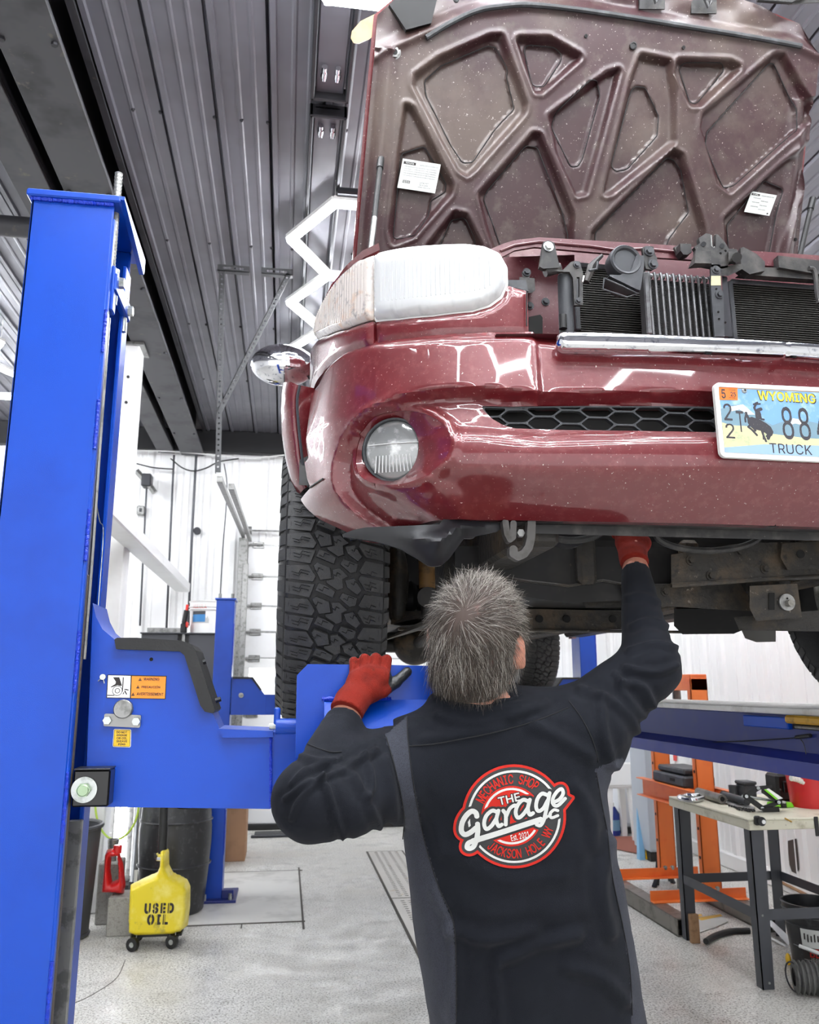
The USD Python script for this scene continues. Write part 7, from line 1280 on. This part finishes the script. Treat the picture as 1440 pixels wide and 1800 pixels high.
# shop press
t = thing('shop_press', 'orange steel hydraulic shop press standing on square tubes', 'press', (2.78, 5.7, 0)); zf = .10
def chan(x0, x1, y, z0, z1, dep, s):        # a channel with its web facing the camera
    return [bx(x0, x1, y, y + .008, z0, z1, .002), bx(x0, x0 + .008, y, y + dep, z0, z1, .002), bx(x1 - .008, x1, y, y + dep, z0, z1, .002)]
for y, x in ((5.36, 2.735), (6.0, 2.735)):
    for m_ in (chan(x, x + .125, y, zf, 1.5, .05, 1),): part(t, 'upright', m_, 'orange')
    for k in range(6): c = V([x - .001, y + .025, .35 + .18 * k]); part(t, 'hole', cyl(c, c - V([.0008, 0, 0]), .011, n=10), 'hole')
    for dx in (.035, .09): part(t, 'bolt', bolt((x + dx, y, zf + .06), (0, -1, 0), .013, .012, .018), 'zinc')
    part(t, 'foot', [bx(2.36, 3.02, y - .008, y - .001, zf, zf + .065, .002), bx(2.36, 3.02, y - .06, y - .001, zf, zf + .007, .002)], 'orange')
z1_, z0_ = aX(1140, 1367, 2.72)[2], aX(1137, 1397, 2.72)[2]
part(t, 'bed_beam', [bx(2.70, 2.708, 5.1, 6.15, z0_, z1_, .002), bx(2.65, 2.708, 5.1, 6.15, z1_ - .008, z1_, .002), bx(2.65, 2.708, 5.1, 6.15, z0_, z0_ + .008, .002)], 'orange')
part(t, 'bed_beam', [bx(2.88, 2.888, 5.1, 6.15, z0_, z1_, .002), bx(2.88, 2.94, 5.1, 6.15, z1_ - .008, z1_, .002)], 'orange')
part(t, 'head_beam', bx(2.74, 2.86, 5.36, 6.06, 1.42, 1.53, .004), 'orange'); part(t, 'ram', cyl((2.8, 5.7, 1.42), (2.8, 5.7, 1.2), .03, n=16), 'bare_steel'); part(t, 'jack_bottle', bx(2.76, 2.84, 5.62, 5.78, 1.2, 1.3, .01), 'orange'); part(t, 'release_arm', bar((2.72, 5.5, 1.552), (2.72, 6.0, 1.548), .012, .012), 'orange')
part(t, 'winch', [cyl((2.7, 5.9, 1.46), (2.74, 5.9, 1.46), .03, n=14)], 'blue_dull')
t = thing('press_plates', 'stack of grey press plates lying on the orange press bed', 'plate', (2.76, 5.72, z1_)); part(t, 'plate', bx(2.67, 2.9, 5.42, 5.9, z1_, z1_ + .075, .012), 'plastic_gray'); part(t, 'plate', bx(2.69, 2.9, 5.45, 5.85, z1_ + .08, z1_ + .12, .01), 'plastic_gray'); part(t, 'slot', bx(2.668, 2.672, 5.55, 5.62, z1_ + .03, z1_ + .05), 'hole'); part(t, 'spacer', bx(2.72, 2.86, 5.5, 5.8, z1_ + .07, z1_ + .085), 'steel_dark')
for i, (x0, x1, y0, y1, lab) in enumerate(((2.345, 2.445, 4.96, 6.0, 'grey square steel tube under the near feet of the orange press'), (2.90, 3.0, 4.97, 6.1, 'grey square steel tube nearer the wall under the orange press'))):
    t = thing('square_tube', lab, 'tube', ((x0 + x1) / 2, (y0 + y1) / 2, 0)); w_ = .008
    part(t, 'wall', [bx(x0, x1, y0, y1, 0, w_), bx(x0, x1, y0, y1, .1 - w_, .0995, .003), bx(x0, x0 + w_, y0, y1, 0, .0995, .003), bx(x1 - w_, x1, y0, y1, 0, .0995, .003)], 'bare_steel'); part(t, 'bore', bx(x0 + w_, x1 - w_, y0 + .12, y0 + .13, w_, .1 - w_), 'hole')
for i, (pts, lab) in enumerate(((((1190, 1612), (1232, 1605), (1250, 1632), (1228, 1640)), 'white paper sheet with a yellow band on the floor by the press'), (((1225, 1612), (1266, 1606), (1280, 1620), (1252, 1632)), 'second white paper sheet on the floor nearer the bench leg'))):
    t = thing('paper_sheet', lab, 'paper', aZ(*np.mean(pts, 0), .003)); part(t, 'sheet', hull([aZ(*p, h) for p in pts for h in (.003 + .002 * i, .005 + .002 * i)]), 'paper'); m_ = [(V(pts[0]) * (1 - f) + V(pts[3]) * f) for f in (.05, .3)] + [(V(pts[1]) * (1 - f) + V(pts[2]) * f) for f in (.3, .05)]; part(t, 'yellow_band', hull([aZ(*p, h) for p in m_ for h in (.005 + .002 * i, .0056 + .002 * i)]), 'sticker_yellow')
c0 = aZ(1224, 1659, 0); solo('wood_block', 'small upright wood block leaning by the thin bench leg', 'block', bx(c0[0] - .025, c0[0] + .028, c0[1], c0[1] + .03, 0, .155, .003), 'wood')
solo('rubber_hose', 'short black rubber hose lying on the floor under the bench', 'hose', tube(spline([aZ(a, b, .018) for a, b in ((1241, 1655), (1258, 1645), (1285, 1637), (1318, 1636))], 6), .017, 12), 'rubber')
t = thing('jack_stand', 'small grey jack stand leaning behind the far press upright', 'jack stand', aZ(1155, 1560, 0)); A_ = aZ(1150, 1560, 0)
part(t, 'leg', [bar(A_, A_ + V([.1, .05, .16]), .03, .02), bar(A_ + V([.2, .1, 0]), A_ + V([.11, .05, .16]), .03, .02)], 'steel_dark'); part(t, 'column', cyl(A_ + V([.105, .05, .12]), A_ + V([.105, .05, .24]), .02, n=12), 'plastic_gray')
t = thing('jack_stand', 'dark jack stand between the two press uprights', 'jack stand', aZ(1195, 1562, 0)); A_ = aZ(1190, 1562, 0) + V([-.1, .12, 0]); part(t, 'leg', [bar(A_, A_ + V([.06, .05, .24]), .03, .02), bar(A_ + V([.16, .1, 0]), A_ + V([.08, .05, .24]), .03, .02)], 'black'); part(t, 'column', cyl(A_ + V([.07, .05, .2]), A_ + V([.07, .05, .38]), .018, n=12), 'steel_dark')
# lockers, fridge, stool and so on, farther back
x0, x1 = aY(1129, 1400, 6.85)[0] + .08, aY(1166, 1400, 6.85)[0]; t = thing('steel_locker', 'light grey steel locker behind the orange press', 'locker', (x0 + .2, 7.15, 0)); part(t, 'body', bx(x0 + .02, 3.3, 6.97, 7.3, .08, 1.12, .006), 'locker'); part(t, 'door', bx(x0 + .01, 3.29, 6.95, 6.97, .1, 1.1, .004), 'locker'); part(t, 'plinth', bx(x0 + .03, 3.27, 7.0, 7.28, 0, .08), 'black')
x0, x1 = aY(1092, 1400, 8.25)[0], aY(1131, 1400, 8.25)[0]; t = thing('refrigerator', 'white refrigerator against the far right wall', 'refrigerator', (3.33, 8.6, 0)); x1 = XR - .09; x0 = x0
part(t, 'cabinet', bx(x0, x1, 8.31, 8.9, .06, 1.6, .015), 'fridge'); part(t, 'door', bx(x0, x1, 8.25, 8.30, .1, 1.05, .012), 'fridge'); part(t, 'door', bx(x0, x1, 8.25, 8.30, 1.06, 1.6, .012), 'fridge'); part(t, 'handle', bx(x0 + .03, x0 + .05, 8.21, 8.25, .7, 1.0, .006), 'galv'); part(t, 'grille', bx(x0 + .02, x1 - .02, 8.3, 8.5, 0, .06), 'black')
s0 = aZ(1096, 1466, 0); t = thing('plastic_stool', 'white plastic stool beside the mechanic\'s right hip, far back', 'stool', (s0[0] - .12, s0[1] + .1, 0)); sx, sy = s0[0] - .17, s0[1] - .26; zt_ = aY(1080, 1382, sy - .15)[2]
for a in (-1, 1):
    for b in (-1, 1): part(t, 'leg', hull([(sx + a * .13 + i * .022, sy + b * .13 + j * .022, 0) for i in (-1, 1) for j in (-1, 1)] + [(sx + a * .11 + i * .03, sy + b * .12 + j * .03, zt_) for i in (-1, 1) for j in (-1, 1)]), 'pail')
part(t, 'seat', bx(sx - .17, sx + .17, sy - .17, sy + .17, zt_ - .02, zt_ + .02, .015), 'pail'); part(t, 'backrest', bx(sx - .17, sx + .17, sy - .18, sy - .15, zt_, zt_ + .22, .015), 'pail')
q = aZ(1078, 1466, 0) + V([-.02, -.05, 0]); t = thing('blue_bottle', 'blue plastic bottle on the floor behind the white stool leg', 'bottle', q); part(t, 'body', lathe([(0, 0), (.07, 0), (.075, .02), (.075, .2), (.03, .27), (0, .27)], q, (0, 0, 1), 20), 'bottle_blue', smooth=50); part(t, 'cap', cyl(q + V([0, 0, .27]), q + V([0, 0, .31]), .026, n=14), 'pail'); part(t, 'label', wrap(q, .0755, -.8, .8, .05, .15, .001), 'board_blue')
solo('floor_mat', 'reddish brown mat on the floor in front of the refrigerator', 'mat', hull([aZ(a, b, h) for a, b in ((1060, 1470), (1112, 1470), (1128, 1502), (1082, 1492), (1055, 1480)) for h in (0.0005, .008)]), 'mat_red')
A_, B_ = aZ(1125, 1512, 0), aZ(1133, 1512, 0); t = thing('leaning_board', 'blue and yellow board leaning on the light grey locker', 'board', A_); part(t, 'blue_face', hull([A_, A_ + V([.05, 0, 0]), A_ + V([.0, .06, 0]), A_ + V([.12, .16, .5]), A_ + V([.07, .16, .5]), A_ + V([.08, .19, .5])]), 'board_blue'); part(t, 'yellow_face', hull([A_ + V([.05, -.004, .01]), A_ + V([.085, -.004, .01]), A_ + V([.10, .07, .3]), A_ + V([.07, .0, .0]), A_ + V([.06, .01, .04])]), 'sticker_yellow')
# bucket, bellows, bits by the wall
kb = V([aY(1432, 1640, 4.33)[0] + .01, 4.33, 0]); t = thing('black_bucket', 'black plastic bucket with a white and red label under the bench', 'bucket', kb); hb_ = aY(1420, 1592, 4.25)[2]
part(t, 'body', lathe([(0, 0), (.125, 0), (.158, hb_), (.152, hb_), (.12, .01), (0, .01)], kb, (0, 0, 1), 48), 'bucket_black', smooth=50)
for f_ in (.99, .9, .82, .70): part(t, 'hoop', tube(ring_pts(kb + V([0, 0, hb_ * f_]), .125 + .033 * f_ + .002), .004, 6, True), 'bucket_black')
rr_ = lambda z: .125 + .033 * z / hb_
lb = part(t, 'label', wrap(kb, rr_(.07), -1.1, .35, .07, hb_ * .67, .002, r1=rr_(hb_ * .67)), 'paper'); part(lb, 'dark_panel', wrap(kb, rr_(.07), -1.1, .30, .072, hb_ * .40, .003, r1=rr_(hb_ * .4)), 'ink')
def wraptext(s, w, h, a, z, mt):
    g = place2d(text2d(s, .1, True), 0, z, w, h); m = prism(g, (0, 0, 0), (1, 0, 0), (0, 0, 1), (0, 1, 0), 0, .0005); v = np.array(m.vertices); r_ = rr_(z) + .0055; an = v[:, 0] / r_ + a; part(lb, 'lettering', TM(np.c_[kb[0] + r_ * np.sin(an), kb[1] - r_ * np.cos(an), v[:, 2]], m.faces), mt, smooth=False)
wraptext('BELT', .10, .042, -.5, hb_ * .33, 'label_red'); wraptext('HEAVY DUTY', .09, .012, -.5, hb_ * .24, 'paper')
bl_ = []
for k in range(9): an = -1.0 + .11 * k; z = hb_ * .56 - .004 * (k % 3); hgt = .03 + .012 * (k % 2); bl_.append(wrap(kb, rr_(z), an, an + .05, z - hgt / 2, z + hgt / 2, .0035, 3))
part(lb, 'tool_pictogram', bl_, 'ink', kind='stuff')
part(t, 'bail_handle', tube(spline([kb + V([-.16, -.04, hb_ * .42]), kb + V([-.1, -.17, hb_ * .36]), kb + V([.0, -.2, hb_ * .42]), kb + V([.12, -.16, hb_ * .6]), kb + V([.165, 0, hb_ * .8])], 6), .0022, 6), 'zinc'); part(t, 'handle_grip', cyl(kb + V([-.15, -.075, hb_ * .42]), kb + V([-.075, -.183, hb_ * .36]), .009, n=12), 'pail')
b0_ = aZ(1414, 1757, 0); t = thing('rubber_bellows', 'grey corrugated rubber bellows lying in front of the black bucket', 'bellows', b0_ + V([.1, .07, 0])); pr = []
for k in range(12): pr += [(.062, .022 * k), (.074, .022 * k + .007), (.074, .022 * k + .012), (.062, .022 * k + .018)]
part(t, 'boot', lathe([(.04, 0)] + pr + [(.04, .264)], b0_ + V([-.0, .07, .076]), (1, -.35, 0), 30), 'bellows', smooth=50); part(t, 'clamp_ring', tube([b0_ + V([-.002, .07, .076]) + .064 * V([-.0, math.cos(a), math.sin(a)]) for a in np.linspace(0, 2 * np.pi, 24)[:-1]], .004, 6, True), 'steel_dark')
solo('trim_board', 'loose white trim board lying against the foot of the right wall', 'board', hull([aZ(a, b, h) for a, b in ((1340, 1612), (1346, 1608), (1392, 1650), (1386, 1662)) for h in (.002, .07)]), 'fridge')
solo('white_stick', 'thin white stick on the floor beside the black bucket', 'stick', tube([aZ(1347, 1645, .01), aZ(1384, 1664, .01)], .0075, 8), 'pail'); solo('yellow_rag', 'small yellow scrap beside the black bucket', 'rag', ell(aZ(1386, 1686, .03), (.012, .02, .03), 2), 'sticker_yellow')
g = [(1385, 1478), (1400, 1474), (1403, 1500), (1405, 1528), (1400, 1536), (1397, 1528), (1392, 1532), (1388, 1520), (1386, 1500)]; solo('wall_tear', 'dark torn patch on the right wall behind the bench', 'patch', hull([aX(*p, XR - .014 + d) for p in g for d in (0, -.003)]), 'peel')
solo('wall_pipe', 'brown stick leaning low against the right wall under the bench', 'stick', tube([aX(1376, 1552, XR - .05), aX(1432, 1580, XR - .05)], .012, 8), 'wood')
solo('wall_bracket', 'small red tag hanging on the wall above the press bed', 'tag', hull([aX(a, b, XR - .03 + d) for a, b in ((1183, 1322), (1190, 1324), (1190, 1338), (1184, 1337)) for d in (0, -.01)]), 'label_red')
solo('wall_post', 'dark grey steel post standing behind the press uprights', 'post', bx(*aY(1168, 1400, 6.5)[[0]], aY(1180, 1400, 6.5)[0], 6.5, 6.56, 0, 1.4, .004), 'steel_dark')
